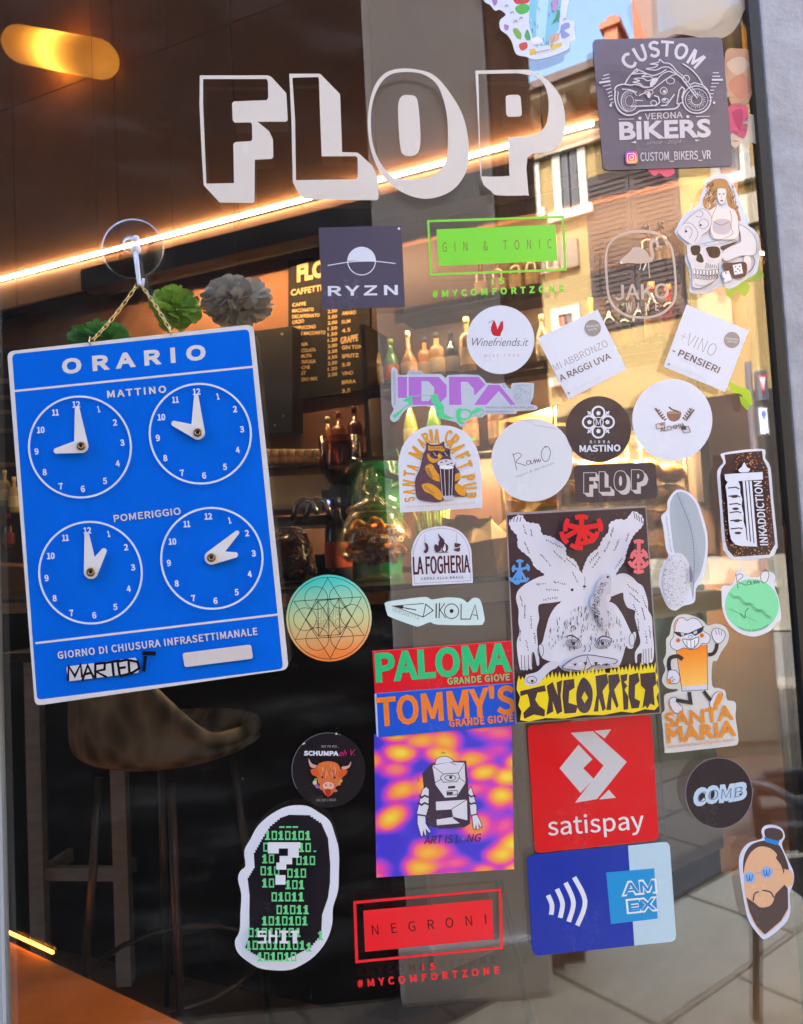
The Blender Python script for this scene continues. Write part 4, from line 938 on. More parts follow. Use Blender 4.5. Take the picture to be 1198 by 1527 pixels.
# grey-blue timber table frame
tg = mat('table_grey_wood', '#a9b3bd', rough=.7, noise=.2, scale=6, stretch=(1, 1, 6))
t0 = onZ(62, 1462, 0); tbl = empty('high_table', t0, 'grey timber high table frame behind the tub stool', 'table')
t1 = onZ(188, 1466, 0); ex = (t1-t0); ex.z = 0; exn = ex.normalized(); ey = Vector((-exn.y, exn.x, 0)); ln = ex.length; dp = .34
cs = [t0, t0+ex, t0+ex+ey*dp, t0+ey*dp]
zt_ = .98
for c in cs:
    q = MB(); q.box((c.x-.022, c.y-.022, 0), (c.x+.022, c.y+.022, zt_)); q.build('leg', tg, tbl, origin=c)
for i in range(4):
    a_, b_ = cs[i], cs[(i+1) % 4]; d = (b_-a_).normalized(); q = MB(); q.quadbox((a_+d*.0225).xy, (b_-d*.0225).xy, .30, .34, .02); q.build('rung', tg, tbl, origin=a_)
q = MB(); prism(q, [cs[0]-exn*.08-ey*.06, cs[1]+exn*.05-ey*.06, cs[2]+exn*.05+ey*.06, cs[3]-exn*.08+ey*.06], zt_, zt_+.03); q.build('table_top', mat('table_top_dark', '#2a2420', rough=.4), tbl, origin=t0)
# padded bench with a glowing edge
zb = .46; e0 = onZ(-60, 1370, zb); e1 = onZ(285, 1532, zb); be = (e1-e0).normalized(); bnm = Vector((be.y, -be.x, 0))
if bnm.dot(CAM-e0) < 0: bnm = -bnm
lea = mat('bench_leather', '#c8702c', rough=.55, noise=.15, scale=10, bump=.15)
bench = empty('bench', Vector((e0.x, e0.y, 0)), 'brown leather bench lit by a glowing edge at the lower left', 'bench')
q = MB(); prism(q, [e0, e1+be*.2, e1+be*.2+bnm*.6-bnm*.35, e0+bnm*.25], .0, zb-.03); 
q.build('bench_base', lea, bench, origin=e0)
q = MB(); prism(q, [e0-bnm*.0, e1+be*.2, e1+be*.2+bnm*.3, e0+bnm*.3], zb-.0295, zb); sea = q.build('seat', lea, bench, origin=e0)
q = MB(); q.quadbox((e0-bnm*.012).xy, (e0.lerp(e1, .45)-bnm*.012).xy, zb+.005, zb+.010, .004); tag(q.build('bench_light', mat('led_amber', '#ffffff', emit=(1, .30, .02), es=1.6), None, origin=e0), 'thin amber light line along the far edge of the leather bench', 'light')
# leaning black bar near the right of the floor
a_ = onZ(795, 1535, .0); q = MB(); a2 = onY(744, 1300, a_.y+.25); q.tube([a2, a_], [.006, .012], 8)
tag(q.build('iron_stay', mat('iron_black', '#0a0909', rough=.5), None, True, origin=a_), 'slanting black metal rod between the red transfer and the blue card sticker', 'rod')
# dim bottles and lights at the far left edge
dk2 = onW(20, 700, .25)
cab = empty('dark_cabinet', onW(20, 840, .1), 'dark shelf cabinet at the far left edge beside the blue sign', 'cabinet')
q = MB(); wqpts = [(-60, 520), (-60, 850), (34, 850), (28, 520)]
f_ = [onW(x, y, .02) for x, y in wqpts]; b_ = [p_-wn*.3 for p_ in f_]; q.add(f_+b_, [(0, 1, 2, 3), (7, 6, 5, 4), (0, 4, 5, 1), (1, 5, 6, 2), (2, 6, 7, 3), (3, 7, 4, 0)]); q.build('cabinet_body', mat('cabinet_brown', '#3a281e', rough=.6, noise=.2, scale=4), cab, origin=f_[0])
for y in (565, 590, 612, 640, 690):
    q = MB(); f_ = [onW(-60, y, .06), onW(-60, y+6, .06), onW(26, y+5, .06), onW(26, y-1, .06)]; b_ = [p_-wn*.035 for p_ in f_]; q.add(f_+b_, [(0, 1, 2, 3), (7, 6, 5, 4), (0, 4, 5, 1), (1, 5, 6, 2), (2, 6, 7, 3), (3, 7, 4, 0)]); q.build('slat', mat('slat_tan', '#8a6242', rough=.6), cab, origin=f_[0])
for i, (x, y, cc_) in enumerate(((8, 735, '#c9b27a'), (22, 745, '#e0c890'), (14, 800, '#b8242a'))):
    pz = onW(x, y+20, .18); bottle(pz, .2, .03, 'spirit', ['#8a7a4a', '#a08a5a', '#2a1a16'][i], ['#d8c898', '#c9b890', '#6a2a26'][i], cc_, ['small pale bottle at the far left edge beside the sign', 'gold-topped bottle at the far left edge beside the sign', 'red-capped bottle at the far left edge beside the sign'][i], group='bottles at the far left')
q = MB(); f_ = [onW(-60, 841, .3), onW(-60, 866, .3), onW(50, 872, .3), onW(50, 846, .3)]; b_ = [p_-wn*.28 for p_ in f_]; q.add(f_+b_, [(0, 1, 2, 3), (7, 6, 5, 4), (0, 4, 5, 1), (1, 5, 6, 2), (2, 6, 7, 3), (3, 7, 4, 0)]); q.build('shelf_board', woodm, cab, origin=f_[0])
# ================================================================= stickers on the door
WH = '#edf0ff'; INKD = '#2c2226'
GR = 'stickers stuck on the glass door'
rs = random.Random(3)
def grad(name, c0, c1, p0, p1, mid=None):
    """two or three printed colours blending from place p0 to place p1 (world points on the door)"""
    mt, nt, b = principled(name)
    g = nt.nodes.new('ShaderNodeNewGeometry'); v = nt.nodes.new('ShaderNodeVectorMath'); v.operation = 'SUBTRACT'; v.inputs[1].default_value = p0
    d = nt.nodes.new('ShaderNodeVectorMath'); d.operation = 'DOT_PRODUCT'; ax = (p1-p0); d.inputs[1].default_value = ax/ax.length_squared
    r = nt.nodes.new('ShaderNodeValToRGB'); e = r.color_ramp.elements
    e[0].color = (*lin(c0), 1); e[1].color = (*lin(c1), 1)
    if mid:
        x = e.new(.5); x.color = (*lin(mid), 1)
    link(nt, g.outputs['Position'], v.inputs[0]); link(nt, v.outputs[0], d.inputs[0]); link(nt, d.outputs['Value'], r.inputs[0]); link(nt, r.outputs[0], b.inputs['Base Color'])
    b.inputs['Roughness'].default_value = .18
    return mt

# ---- the big FLOP lettering: cream vinyl cut out on the glass
CREAM = '#efe5dc'
f = Art(th=.0002); f.fr(280, 80, 3.993)
def rp(p, r): return rrect(p, r, 3)
F_out = [(72, 128), (478, 128), (500, 138), (588, 235), (596, 395), (585, 404), (415, 404), (485, 460), (508, 510), (510, 615), (498, 626), (400, 630), (398, 880), (388, 889), (190, 885), (95, 782), (84, 600), (70, 300)]
F_in = [(92, 150), (470, 150), (478, 165), (480, 262), (470, 276), (275, 283), (264, 296), (268, 395), (280, 410), (372, 408), (383, 418), (385, 510), (375, 520), (285, 525), (272, 537), (276, 770), (112, 773), (104, 600), (92, 300)]
f.poly(F_out, CREAM, [F_in], part='letter')
L_out = [(605, 118), (785, 118), (795, 124), (908, 240), (920, 585), (1010, 588), (1025, 598), (1100, 665), (1135, 740), (1137, 860), (1128, 872), (695, 866), (660, 830), (626, 765), (618, 400)]
L_in = [(624, 142), (776, 138), (782, 150), (790, 400), (798, 610), (1002, 610), (1012, 620), (1014, 735), (1004, 747), (645, 752), (640, 400)]
f.poly(L_out, CREAM, [L_in], part='letter')
f.fr(540, 80, 3.744)
O_out = sm([(215, 82), (320, 90), (410, 125), (500, 230), (565, 350), (596, 500), (590, 620), (560, 700), (500, 765), (410, 803), (320, 806), (220, 770), (120, 690), (60, 570), (34, 430), (38, 300), (70, 180), (130, 108)])
O_in = sm([(225, 102), (330, 110), (410, 160), (450, 240), (475, 350), (480, 480), (470, 590), (430, 660), (350, 695), (250, 702), (180, 690), (110, 620), (65, 520), (50, 400), (58, 280), (95, 180), (150, 120)])
f.poly(O_out, CREAM, [O_in], part='letter')
f.poly(sm([(225, 235), (265, 230), (300, 240), (315, 290), (326, 430), (324, 520), (305, 560), (265, 572), (228, 560), (214, 520), (204, 400), (203, 280)]), CREAM, part='letter')
P_out = [(633, 94)] + sm([(650, 93), (880, 88), (950, 95), (1040, 150), (1110, 240), (1136, 360), (1130, 450), (1100, 510), (1040, 550), (925, 578), (930, 776), (918, 790), (760, 790), (720, 765), (664, 690), (650, 400)], 3, False)
P_in = [(650, 112)] + sm([(870, 108), (960, 125), (1010, 160), (1038, 230), (1042, 320), (1025, 400), (975, 446), (910, 460), (832, 466), (818, 480), (822, 660), (812, 682), (680, 684), (668, 660), (656, 400)], 3, False)
f.poly(P_out, CREAM, [P_in], part='letter')
f.poly(rrect([(802, 230), (885, 228), (895, 350), (806, 352)], 22), CREAM, part='letter')
f.done('window_lettering', 'large cream cut-vinyl letters FLOP across the top of the glass door', 'lettering')

# ---- top sticker, cut by the frame
a = Art(); a.fr(700, 0, 5.99)
o = sm([(110, -160), (130, 0), (185, 40), (230, 92), (275, 85), (325, 130), (275, 180), (280, 260), (340, 310), (380, 370), (420, 480), (510, 505), (570, 530), (640, 525), (750, 495), (880, 440), (900, 380), (950, 340), (935, 250), (940, 200), (870, 160), (880, 40), (870, -160)])
a.base(o, WH)
a.poly([(540, -150), (840, -150), (800, 260), (720, 400), (580, 410), (535, 200)], '#8fd4ee')
a.poly([(650, -150), (720, -150), (700, 100), (670, 400), (600, 405), (600, 100)], '#c4ecf8')
a.poly(sm([(415, 60), (480, 30), (535, 50), (525, 105), (460, 125), (420, 100)]), '#5fc24a')
a.poly(sm([(390, 265), (425, 250), (465, 300), (460, 350), (420, 330)]), '#8cba4a'); a.poly(sm([(400, -30), (520, -40), (530, 20), (420, 30)]), '#d4423f')
a.poly(sm([(450, 390), (510, 375), (520, 420), (480, 450), (450, 430)]), '#e0503c'); a.poly(sm([(495, 320), (520, 260), (550, 340), (520, 360)]), '#58b060')
a.poly(sm([(205, 0), (245, -10), (250, 20), (225, 50)]), '#b48ad2'); a.poly(sm([(315, 215), (355, 230), (340, 270), (315, 255)]), '#b48ad2')
a.poly(sm([(820, 230), (885, 200), (900, 240), (850, 270), (900, 310), (830, 340)]), '#98a0dc')
a.poly([(540, 440), (590, 430), (600, 480), (545, 492)], '#f2c94c'); a.poly([(720, 400), (830, 375), (826, 410), (740, 445)], '#f3cf4a')
a.poly(sm([(730, 220), (800, 170), (810, 100), (790, 90), (760, 180)]), '#43a868'); a.poly(sm([(720, 330), (790, 290), (800, 350), (730, 380)]), '#eab89c')
a.poly(sm([(560, 350), (610, 325), (655, 360), (630, 395), (570, 390)]), '#fdfdff'); a.poly([(735, 0), (800, -10), (790, 90), (735, 100)], '#c39ac8')
for i in range(26):
    x = rs.uniform(550, 820); y = rs.uniform(0, 400); a.stroke([(x, y), (x+rs.uniform(-25, 25), y+rs.uniform(15, 50))], 5, rs.choice(['#3a8fd0', '#ffffff', '#7a6ab0', '#3aa070']))
for x, y in ((320, 60), (370, 120), (400, 200), (450, 170), (840, 180)): a.stroke(sm([(x, y), (x+15, y-20), (x+30, y-5)], 3, False), 6, '#7a5a66')
a.stroke([(590, 465), (720, 440)], 8, '#b4a8b8')
a.done('die_cut_sticker', 'colourful die-cut cartoon sticker cut off by the top of the photo', 'sticker', GR)

# ---- flower and leaf decals near the hinge side, translucent vinyl
def film(c, al=.72):
    mt = mat('film_'+c, c, rough=.35, alpha=al); return mt
FG = 'flower and leaf decals on the glass'
def decal(name, shapes, label):
    a = Art(th=.00015)
    for pts, c, al in shapes: a.poly(sm(pts, 4), film(c, al), part='petal' if name == 'flower_decal' else 'leaf')
    a.done(name, label, 'decal', FG)
decal('flower_decal', [([(958, -20), (955, 30), (966, 55), (985, 60), (1010, 50), (1060, 58), (1090, 50), (1108, 20), (1112, -20)], '#e8d3b8', .5), ([(1010, -20), (1000, 20), (1030, 44), (1070, 36), (1085, -20)], '#f2e2cc', .4)], 'large pale cream flower decal above the motorcycle sticker')
decal('flower_decal', [([(1082, 78), (1100, 72), (1122, 78), (1126, 110), (1118, 150), (1095, 160), (1084, 130)], '#f0b890', .6), ([(1084, 95), (1104, 84), (1118, 96), (1100, 112)], '#f8d8bc', .6), ([(1086, 125), (1108, 110), (1122, 130), (1104, 148)], '#ee9a78', .5)], 'peach flower decal to the right of the motorcycle sticker')
decal('flower_decal', [([(1086, 160), (1112, 156), (1116, 182), (1110, 206), (1090, 208)], '#e2507e', .85), ([(1092, 168), (1108, 164), (1104, 196)], '#c93468', .7)], 'deep pink flower decal at the right corner of the motorcycle sticker')
decal('flower_decal', [([(1088, 204), (1120, 170), (1130, 190), (1132, 214), (1120, 212), (1116, 222), (1106, 214), (1096, 220)], '#f0ddc0', .75)], 'ruffled cream flower decal below the deep pink one')
decal('flower_decal', [([(966, 250), (985, 244), (1002, 248), (1006, 258), (994, 264), (984, 258), (976, 262)], '#f0607a', .9)], 'small coral flower decal peeping out under the motorcycle sticker')
decal('leaf_decal', [([(1106, 388), (1128, 384), (1132, 398), (1116, 404)], '#9ad81e', .8), ([(1096, 412), (1124, 396), (1140, 412), (1118, 420)], '#b4d84a', .6), ([(1082, 430), (1100, 414), (1118, 426), (1112, 442), (1100, 434), (1090, 444)], '#b8d23a', .8)], 'lime leaf decal beside the skull sticker')
decal('leaf_decal', [([(1086, 566), (1100, 576), (1118, 582), (1122, 604), (1112, 600), (1106, 588), (1092, 584)], '#b8dc1e', .85), ([(1104, 590), (1116, 600), (1116, 612), (1106, 602)], '#a8cc2a', .8)], 'lime leaf decal below the right tilted white square')

# ---- CUSTOM BIKERS
a = Art(y=-.0007); a.fr(870, 40, 4.99)
a.base(rrect([(68, 92), (1034, 75), (1117, 1035), (150, 1068)], 40), '#6f6575')
BK = '#e6dde4'; I = dict(part='printed_artwork')
a.arct('CUSTOM', 598, 560, 345, -46, 43, 112, BK, bold=.035, space=1.05)
a.text('VERONA', (462, 688), (740, 675), 45, BK, bold=.012)
a.text('BIKERS', (278, 835), (945, 812), 122, BK, font='d', bold=.05)
for x0, w_ in ((283, 80), (412, 60), (500, 60), (618, 60), (730, 60)): pass
a.text('since - 2024 -', (470, 875), (760, 862), 26, '#b8acb6', bold=0, shear=.3)
a.text('CUSTOM_BIKERS_VR', (428, 998), (950, 980), 62, BK, bold=.02)
a.dot(423, 678, 12, BK); a.dot(779, 667, 12, BK); a.dot(205, 583, 11, BK); a.dot(975, 563, 10, BK)
a.stroke([(265, 686), (378, 684)], 5, BK); a.stroke([(840, 667), (942, 664)], 5, BK)
a.poly([(355, 858), (395, 848), (392, 866)], BK); a.poly([(872, 842), (832, 836), (838, 852)], BK)
a.stroke(circ(598, 560, 318, n=26, a0=204, a1=232), 9, BK); a.stroke(circ(598, 560, 320, n=26, a0=296, a1=336), 9, BK)
for cx, cy, r in ((845, 540, 105), (345, 560, 0)):
    if r: a.stroke(circ(cx, cy, 105, 102), 10, BK, True); a.stroke(circ(cx, cy, 84, 80), 5, BK, True)
a.stroke(circ(845, 540, 40), 5, BK, True)
for k in range(26):
    c, s_ = math.cos(k*.2417), math.sin(k*.2417); a.stroke([(845+c*46, 540+s_*44), (845+c*(62+8*(k % 2)), 540+s_*(60+8*(k % 2)))], 3, BK)
    if k < 22: a.stroke([(345+c*38, 550+s_*52), (345+c*58, 550+s_*70)], 3, BK)
a.stroke(circ(345, 550, 62, 76, a0=30, a1=330), 6, BK); a.stroke(circ(345, 550, 30, 40), 3, BK, True)
a.stroke(sm([(232, 470), (250, 440), (300, 425), (350, 432), (400, 428), (460, 450), (520, 440)], 4, False), 9, BK)
a.stroke(sm([(240, 470), (236, 540), (260, 610), (310, 650), (360, 655), (400, 640), (440, 622), (640, 612), (690, 605), (720, 575)], 4, False), 10, BK)
a.stroke(sm([(262, 480), (258, 545), (285, 605), (330, 632)], 4, False), 6, BK); a.stroke([(290, 462), (345, 465), (400, 485)], 7, BK)
a.stroke([(415, 510), (520, 462), (600, 400), (660, 360), (700, 350)], 7, BK); a.stroke([(385, 545), (445, 547)], 6, BK)
a.stroke([(350, 590), (540, 585), (570, 560), (560, 520), (530, 510)], 9, BK); a.stroke([(580, 585), (620, 582), (680, 500)], 8, BK)
a.stroke([(700, 575), (742, 560), (735, 520), (755, 460), (735, 445), (715, 470), (698, 560), (700, 575)], 8, BK)
for q in ([(490, 485), (30, 20)], [(600, 475), (26, 26)], [(610, 545), (24, 16)], [(525, 565), (22, 18)], [(650, 400), (30, 24)]): a.stroke(circ(q[0][0], q[0][1], *q[1], n=14), 5, BK, True)
a.poly(circ(490, 505, 14, 24, 10), BK); a.dot(605, 480, 12, BK); a.poly(circ(605, 540, 14, 9, 10), BK)
a.stroke([(690, 345), (730, 375), (850, 530)], 9, BK); a.stroke([(700, 330), (745, 365), (862, 520)], 5, BK); a.stroke(circ(768, 385, 24, 26, 16), 6, BK, True); a.stroke([(790, 430), (830, 415), (890, 430), (930, 470)], 8, BK)
for fl in ([(700, 350), (640, 300), (590, 300), (540, 320), (470, 310), (530, 300), (555, 280), (500, 275), (560, 262), (570, 240), (600, 265), (650, 275), (700, 330)],
           [(690, 350), (640, 330), (590, 350), (540, 400), (510, 440), (455, 445), (420, 420), (370, 410), (420, 400), (380, 385), (440, 380), (480, 400), (520, 385), (500, 370), (440, 368), (470, 350), (430, 345), (360, 350), (405, 330), (400, 315), (440, 330), (470, 345), (520, 360), (570, 345), (620, 315)]):
    a.stroke(sm(fl, 4, False), 7, BK)
a.poly(sm([(500, 410), (530, 380), (560, 385), (530, 430), (500, 440)]), BK)
for s_, cx in ((-1, 230), (1, 930)):
    for k in range(9):
        y = 350+k*26+(k > 5)*0; ln = [44, 60, 86, 60, 40, 30, 30, 24, 20][k]
        a.stroke([(cx+s_*(40-k*4)-s_*4, y+ (0 if s_ < 0 else -10)+k*0), (cx+s_*(40-k*4)+s_*(-ln)*-.0-s_*0+ (s_*-1)*(-ln)*.9, y+12-(22 if s_ > 0 else 0))], 7 if k != 2 else 14, BK, taper=False)
ig = grad('gradient_icon', '#f7b03c', '#7b4fd8', onY(947, 243), onY(935, 225), mid='#e8428c')
a.poly(rrect([(313, 928), (403, 923), (408, 1015), (318, 1020)], 22), ig)
a.stroke(rrect([(328, 942), (389, 939), (392, 1002), (331, 1005)], 16), 6, WH, True); a.stroke(circ(360, 971, 15), 6, WH, True); a.dot(378, 953, 4, WH)
a.done('square_sticker', 'large grey square sticker with a white motorcycle below the top right edge', 'sticker', GR)

# ---- pin-up and skull (drawn simply)
a = Art(); a.fr(990, 250, 7.49)
a.base(sm([(640, 65), (720, 100), (790, 200), (830, 300), (880, 430), (910, 500), (955, 580), (940, 640), (1010, 690), (1070, 790), (1078, 960), (1055, 1110), (1030, 1180), (900, 1260), (780, 1340), (720, 1350), (640, 1320), (470, 1400), (340, 1405), (285, 1370), (300, 1250), (275, 1110), (240, 1030), (265, 930), (250, 860), (150, 760), (125, 710), (160, 650), (190, 580), (260, 500), (330, 460), (400, 400), (410, 330), (460, 200), (520, 110)], 3), WH)
SK = '#fbf1ec'; LN = '#6b3a3e'; HR = '#c98f4f'; HD = '#8f5426'
a.poly(sm([(490, 200), (560, 130), (680, 125), (740, 200), (750, 280), (800, 400), (850, 520), (860, 600), (820, 560), (790, 480), (720, 420), (700, 300), (690, 235), (600, 240), (590, 330), (580, 420), (520, 470), (450, 440), (440, 350), (470, 300)], 4), HR)
for k in range(30):
    t = k/30; x = 470+rs.uniform(0, 110); y = 150+rs.uniform(0, 300)
    a.stroke(sm([(x, y), (x+18, y+22), (x+4, y+44), (x-14, y+58)], 3, False), 11, rs.choice([HD, '#f0d0a0', '#fbeee0', HD]), taper=True)
    x = 700+rs.uniform(0, 60)+t*80; y = 170+t*330; a.stroke(sm([(x, y), (x+14, y+22), (x, y+44)], 3, False), 10, rs.choice([HD, '#e3b073']), taper=True)
a.poly(sm([(600, 240), (650, 232), (695, 245), (702, 310), (690, 370), (655, 410), (620, 390), (598, 330)], 4), SK)
a.stroke(sm([(600, 250), (598, 330), (620, 390), (655, 410), (690, 370), (702, 310)], 4, False), 4, LN)
for x in (625, 672): a.stroke([(x-14, 292), (x, 285), (x+14, 290)], 5, LN); a.dot(x, 300, 6, '#55404a')
a.stroke([(648, 300), (644, 335), (655, 340)], 3, LN); a.poly(sm([(632, 365), (650, 358), (668, 364), (650, 378)], 3), '#a0525a')
a.poly(sm([(590, 430), (650, 460), (720, 450), (790, 470), (830, 560), (840, 700), (830, 790), (760, 800), (560, 790), (520, 700), (530, 560), (500, 500)], 4), SK)
a.stroke(sm([(590, 440), (560, 500), (540, 560), (525, 640), (530, 720), (560, 790)], 4, False), 4, LN)
a.poly(sm([(560, 600), (640, 570), (740, 590), (760, 680), (700, 740), (600, 735), (550, 690)], 4), '#d8c6cf'); a.stroke(sm([(560, 600), (640, 640), (740, 600)], 4, False), 5, LN)
a.stroke(sm([(740, 470), (760, 560), (750, 660), (770, 740), (640, 800), (520, 830), (430, 850)], 4, False), 4, LN); a.stroke(sm([(830, 560), (850, 700), (820, 780), (700, 830), (560, 860), (450, 870)], 4, False), 4, LN)
a.poly(sm([(840, 640), (960, 700), (1030, 800), (1040, 920), (1000, 980), (860, 985), (720, 1040), (660, 1020), (650, 960), (720, 880), (860, 820)], 4), '#f6eef2')
a.stroke(sm([(840, 640), (960, 700), (1030, 800), (1040, 920), (1000, 980), (860, 985), (720, 1040), (660, 1020), (650, 960), (720, 880), (860, 820)], 4), 5, LN, True)
a.stroke(sm([(1000, 985), (1020, 1050), (990, 1130), (950, 1170)], 4, False), 8, LN); a.poly(sm([(900, 1000), (960, 990), (980, 1060), (940, 1160), (905, 1120)], 4), SK)
a.poly(sm([(210, 640), (280, 560), (380, 480), (450, 460), (520, 520), (540, 600), (500, 700), (420, 760), (380, 850), (300, 850), (160, 730)], 4), '#f1eaf0')
for p in ([(210, 640), (280, 560), (380, 480), (450, 460), (520, 520), (540, 600), (500, 700), (420, 760)], [(230, 620), (300, 620), (370, 690), (380, 760), (340, 830)], [(240, 690), (260, 660), (300, 670), (320, 720), (290, 790)], [(400, 600), (440, 570), (490, 590), (500, 640), (450, 680), (400, 660), (400, 600)], [(360, 540), (420, 550), (440, 500), (400, 480)]):
    a.stroke(sm(p, 4, False), 5, '#9a6a68')
a.dot(250, 710, 14, '#4a3038'); a.dot(415, 640, 12, '#4a3038')
a.poly(sm([(270, 860), (420, 880), (620, 860), (660, 960), (640, 1060), (600, 1220), (560, 1300), (420, 1350), (330, 1340), (320, 1180), (300, 1080), (270, 1000)], 4), '#f2e9ea')
a.poly(sm([(305, 880), (400, 870), (410, 930), (380, 975), (320, 970)], 4), '#33181c'); a.poly(sm([(480, 890), (600, 880), (635, 940), (610, 1000), (530, 1005), (490, 950)], 4), '#3a1216')
a.poly(sm([(385, 960), (420, 965), (450, 1040), (415, 1060), (365, 1030)], 4), '#341a20'); a.poly(sm([(640, 880), (760, 840), (850, 815), (760, 870), (660, 920)], 4), '#4a2226')
for k in range(8):
    x = 330+k*36; y = 1150-abs(k-4)*4
    a.poly(rrect([(x, y), (x+28, y-8), (x+26, y+52), (x+4, y+56)], 8, 2), '#ffffff'); a.stroke(rrect([(x, y), (x+28, y-8), (x+26, y+52), (x+4, y+56)], 8, 2), 5, LN, True)
    a.stroke(rrect([(x+2, y+62), (x+28, y+54), (x+24, y+100), (x+6, y+104)], 8, 2), 5, LN, True)
for k in range(6): a.stroke([(470+k*24, 1120), (480+k*22, 1060+k*6)], 9, '#4a2226', taper=True)
a.stroke(sm([(620, 1060), (600, 1220), (520, 1300), (400, 1350), (330, 1335)], 4, False), 6, LN); a.stroke(sm([(350, 1300), (450, 1320), (560, 1270)], 4, False), 4, LN)
a.poly(sm([(660, 1070), (780, 1060), (920, 1060), (920, 1200), (830, 1230), (740, 1190)], 4), '#5a2028')
for q, pips in (([(770, 1085), (870, 1065), (890, 1180), (790, 1200)], [(805, 1105), (850, 1100), (830, 1130), (808, 1160), (852, 1150)]), ([(645, 1170), (730, 1145), (770, 1250), (680, 1290)], [(695, 1175), (675, 1240)])):
    a.poly(q, '#fbf8fb'); a.stroke(q, 5, LN, True)
    for p in pips: a.dot(*p, 8, '#33181c')
a.done('die_cut_sticker', 'die-cut sticker of a curly-haired woman kneeling on a skull with dice', 'sticker', GR)

# ---- JAKO WINE transfer
a = Art(th=.0001); a.fr(880, 330, 7.99); JK = '#dcc4b4'
def ring(a_, pts_o, pts_i, col, part='printed_artwork'): a_.poly(pts_o, col, [pts_i], part=part)
ro = sm([(605, 100), (780, 120), (900, 200), (975, 290), (1005, 400), (1035, 700), (1030, 920), (970, 1020), (880, 1100), (740, 1150), (600, 1158), (450, 1140), (340, 1080), (250, 990), (205, 860), (185, 640), (178, 430), (205, 290), (290, 190), (420, 122)], 4)
ri = sm([(605, 135), (770, 150), (880, 215), (950, 300), (980, 420), (1010, 700), (1002, 910), (950, 1000), (865, 1075), (735, 1122), (600, 1130), (460, 1112), (360, 1056), (275, 970), (232, 850), (212, 640), (205, 430), (230, 305), (305, 215), (430, 152)], 4)
ring(a, ro, ri, JK, 'border')
a.poly(sm([(360, 470), (440, 390), (490, 350), (510, 315), (570, 308), (640, 330), (690, 380), (712, 430), (735, 390), (712, 320), (712, 250), (740, 210), (780, 205), (815, 245), (822, 310), (800, 320), (790, 265), (765, 245), (748, 270), (755, 340), (768, 400), (750, 460), (700, 490), (600, 500), (470, 495), (400, 500)], 4), JK)
a.stroke([(610, 495), (600, 560), (590, 580)], 12, JK); a.stroke([(670, 500), (635, 585)], 18, '#f2ebe4'); a.stroke([(700, 490), (706, 600), (715, 670)], 12, JK); a.dot(378, 488, 20, '#f4f0ee')
a.text('JAKO', (300, 935), (940, 915), 175, JK, bold=.02); a.text('WINE', (432, 1070), (820, 1060), 95, JK, bold=.03, space=1.5)
a.done('window_transfer', 'small translucent brown outline transfer with a flamingo and JAKO WINE', 'transfer')

# ---- RYZN
a = Art(); a.fr(460, 320, 2.995)
a.base([(46, 58), (416, 48), (432, 412), (62, 424)], '#5b5468')
a.text('RYZN', (90, 361), (398, 356), 40, WH, bold=.05, space=1.12)
a.stroke(circ(238, 207, 62), 4, WH, True); a.poly(circ(238, 207, 62, n=24, a0=181, a1=359), WH)
a.stroke(sm([(86, 227), (176, 212), (236, 208), (300, 208), (390, 218)], 4, False), 4, WH); a.dot(405, 62, 6, WH)
a.done('square_sticker', 'slate grey square sticker with a white half-disc logo left of the green label', 'sticker', GR)

# ---- GIN & TONIC and NEGRONI transfers
def frame_tr(a, col, o1, i1, block, name_, tpos, th_, isa, isb, ish, ta, tb, tth, tcol, name, label):
    ring(a, o1, i1, col, 'border'); a.poly(block, col)
    a.text(name_, *tpos, th_, tcol, bold=.0, space=1.6)
    a.text('IS', isa, isb, ish, col, bold=.06, space=1.4); a.text('#MYCOMFORTZONE', ta, tb, tth, col, bold=.06, space=1.3)
    a.done(name, label, 'transfer')
a = Art(th=.0002); a.fr(460, 320, 2.995)
frame_tr(a, '#8ff04a', [(530, 24), (1142, 4), (1154, 250), (544, 272)], [(540, 34), (1133, 15), (1144, 240), (553, 262)], [(572, 65), (1104, 44), (1112, 206), (583, 229)],
         'GIN & TONIC', ((600, 166), (1088, 150)), 42, (822, 312), (876, 306), 24, (558, 368), (1142, 342), 27, '#927a4c', 'window_transfer', 'green rectangular transfer reading GIN & TONIC under the cream lettering')
a = Art(th=.0002); a.fr(500, 1300, 3.993)
frame_tr(a, '#ff2a33', [(108, 176), (990, 100), (1002, 460), (120, 546)], [(126, 192), (974, 116), (986, 446), (138, 528)], [(168, 232), (934, 165), (944, 402), (178, 478)],
         'NEGRONI', ((222, 378), (902, 312)), 58, (522, 586), (598, 580), 36, (138, 688), (978, 606), 40, '#2a0d10', 'window_transfer', 'red rectangular transfer reading NEGRONI near the foot of the door')

# ---- Winefriends
a = Art(); a.fr(400, 440, 2.852)
a.base(circ(989, 190, 144, 146), WH)
a.poly(sm([(962, 108), (972, 130), (978, 150), (990, 172), (960, 172), (948, 150), (952, 125)], 4), '#d42a3c'); a.poly(sm([(998, 110), (1000, 140), (992, 160), (984, 172), (976, 150), (985, 125)], 4), '#d42a3c')
a.stroke([(938, 118), (950, 112), (960, 106)], 2.5, '#7a6a74'); a.stroke([(985, 118), (1000, 110)], 2.5, '#7a6a74')
a.text('Winefriends.it', (868, 216), (1108, 216), 34, '#756b78', font='d', bold=-.012, shear=.35)
a.text('WINE TOUR', (920, 263), (1068, 261), 11, '#e0a2b4', bold=.01, space=1.6)
a.done('round_sticker', 'round white sticker with a small red flame-shaped mark and thin grey script', 'sticker', GR)

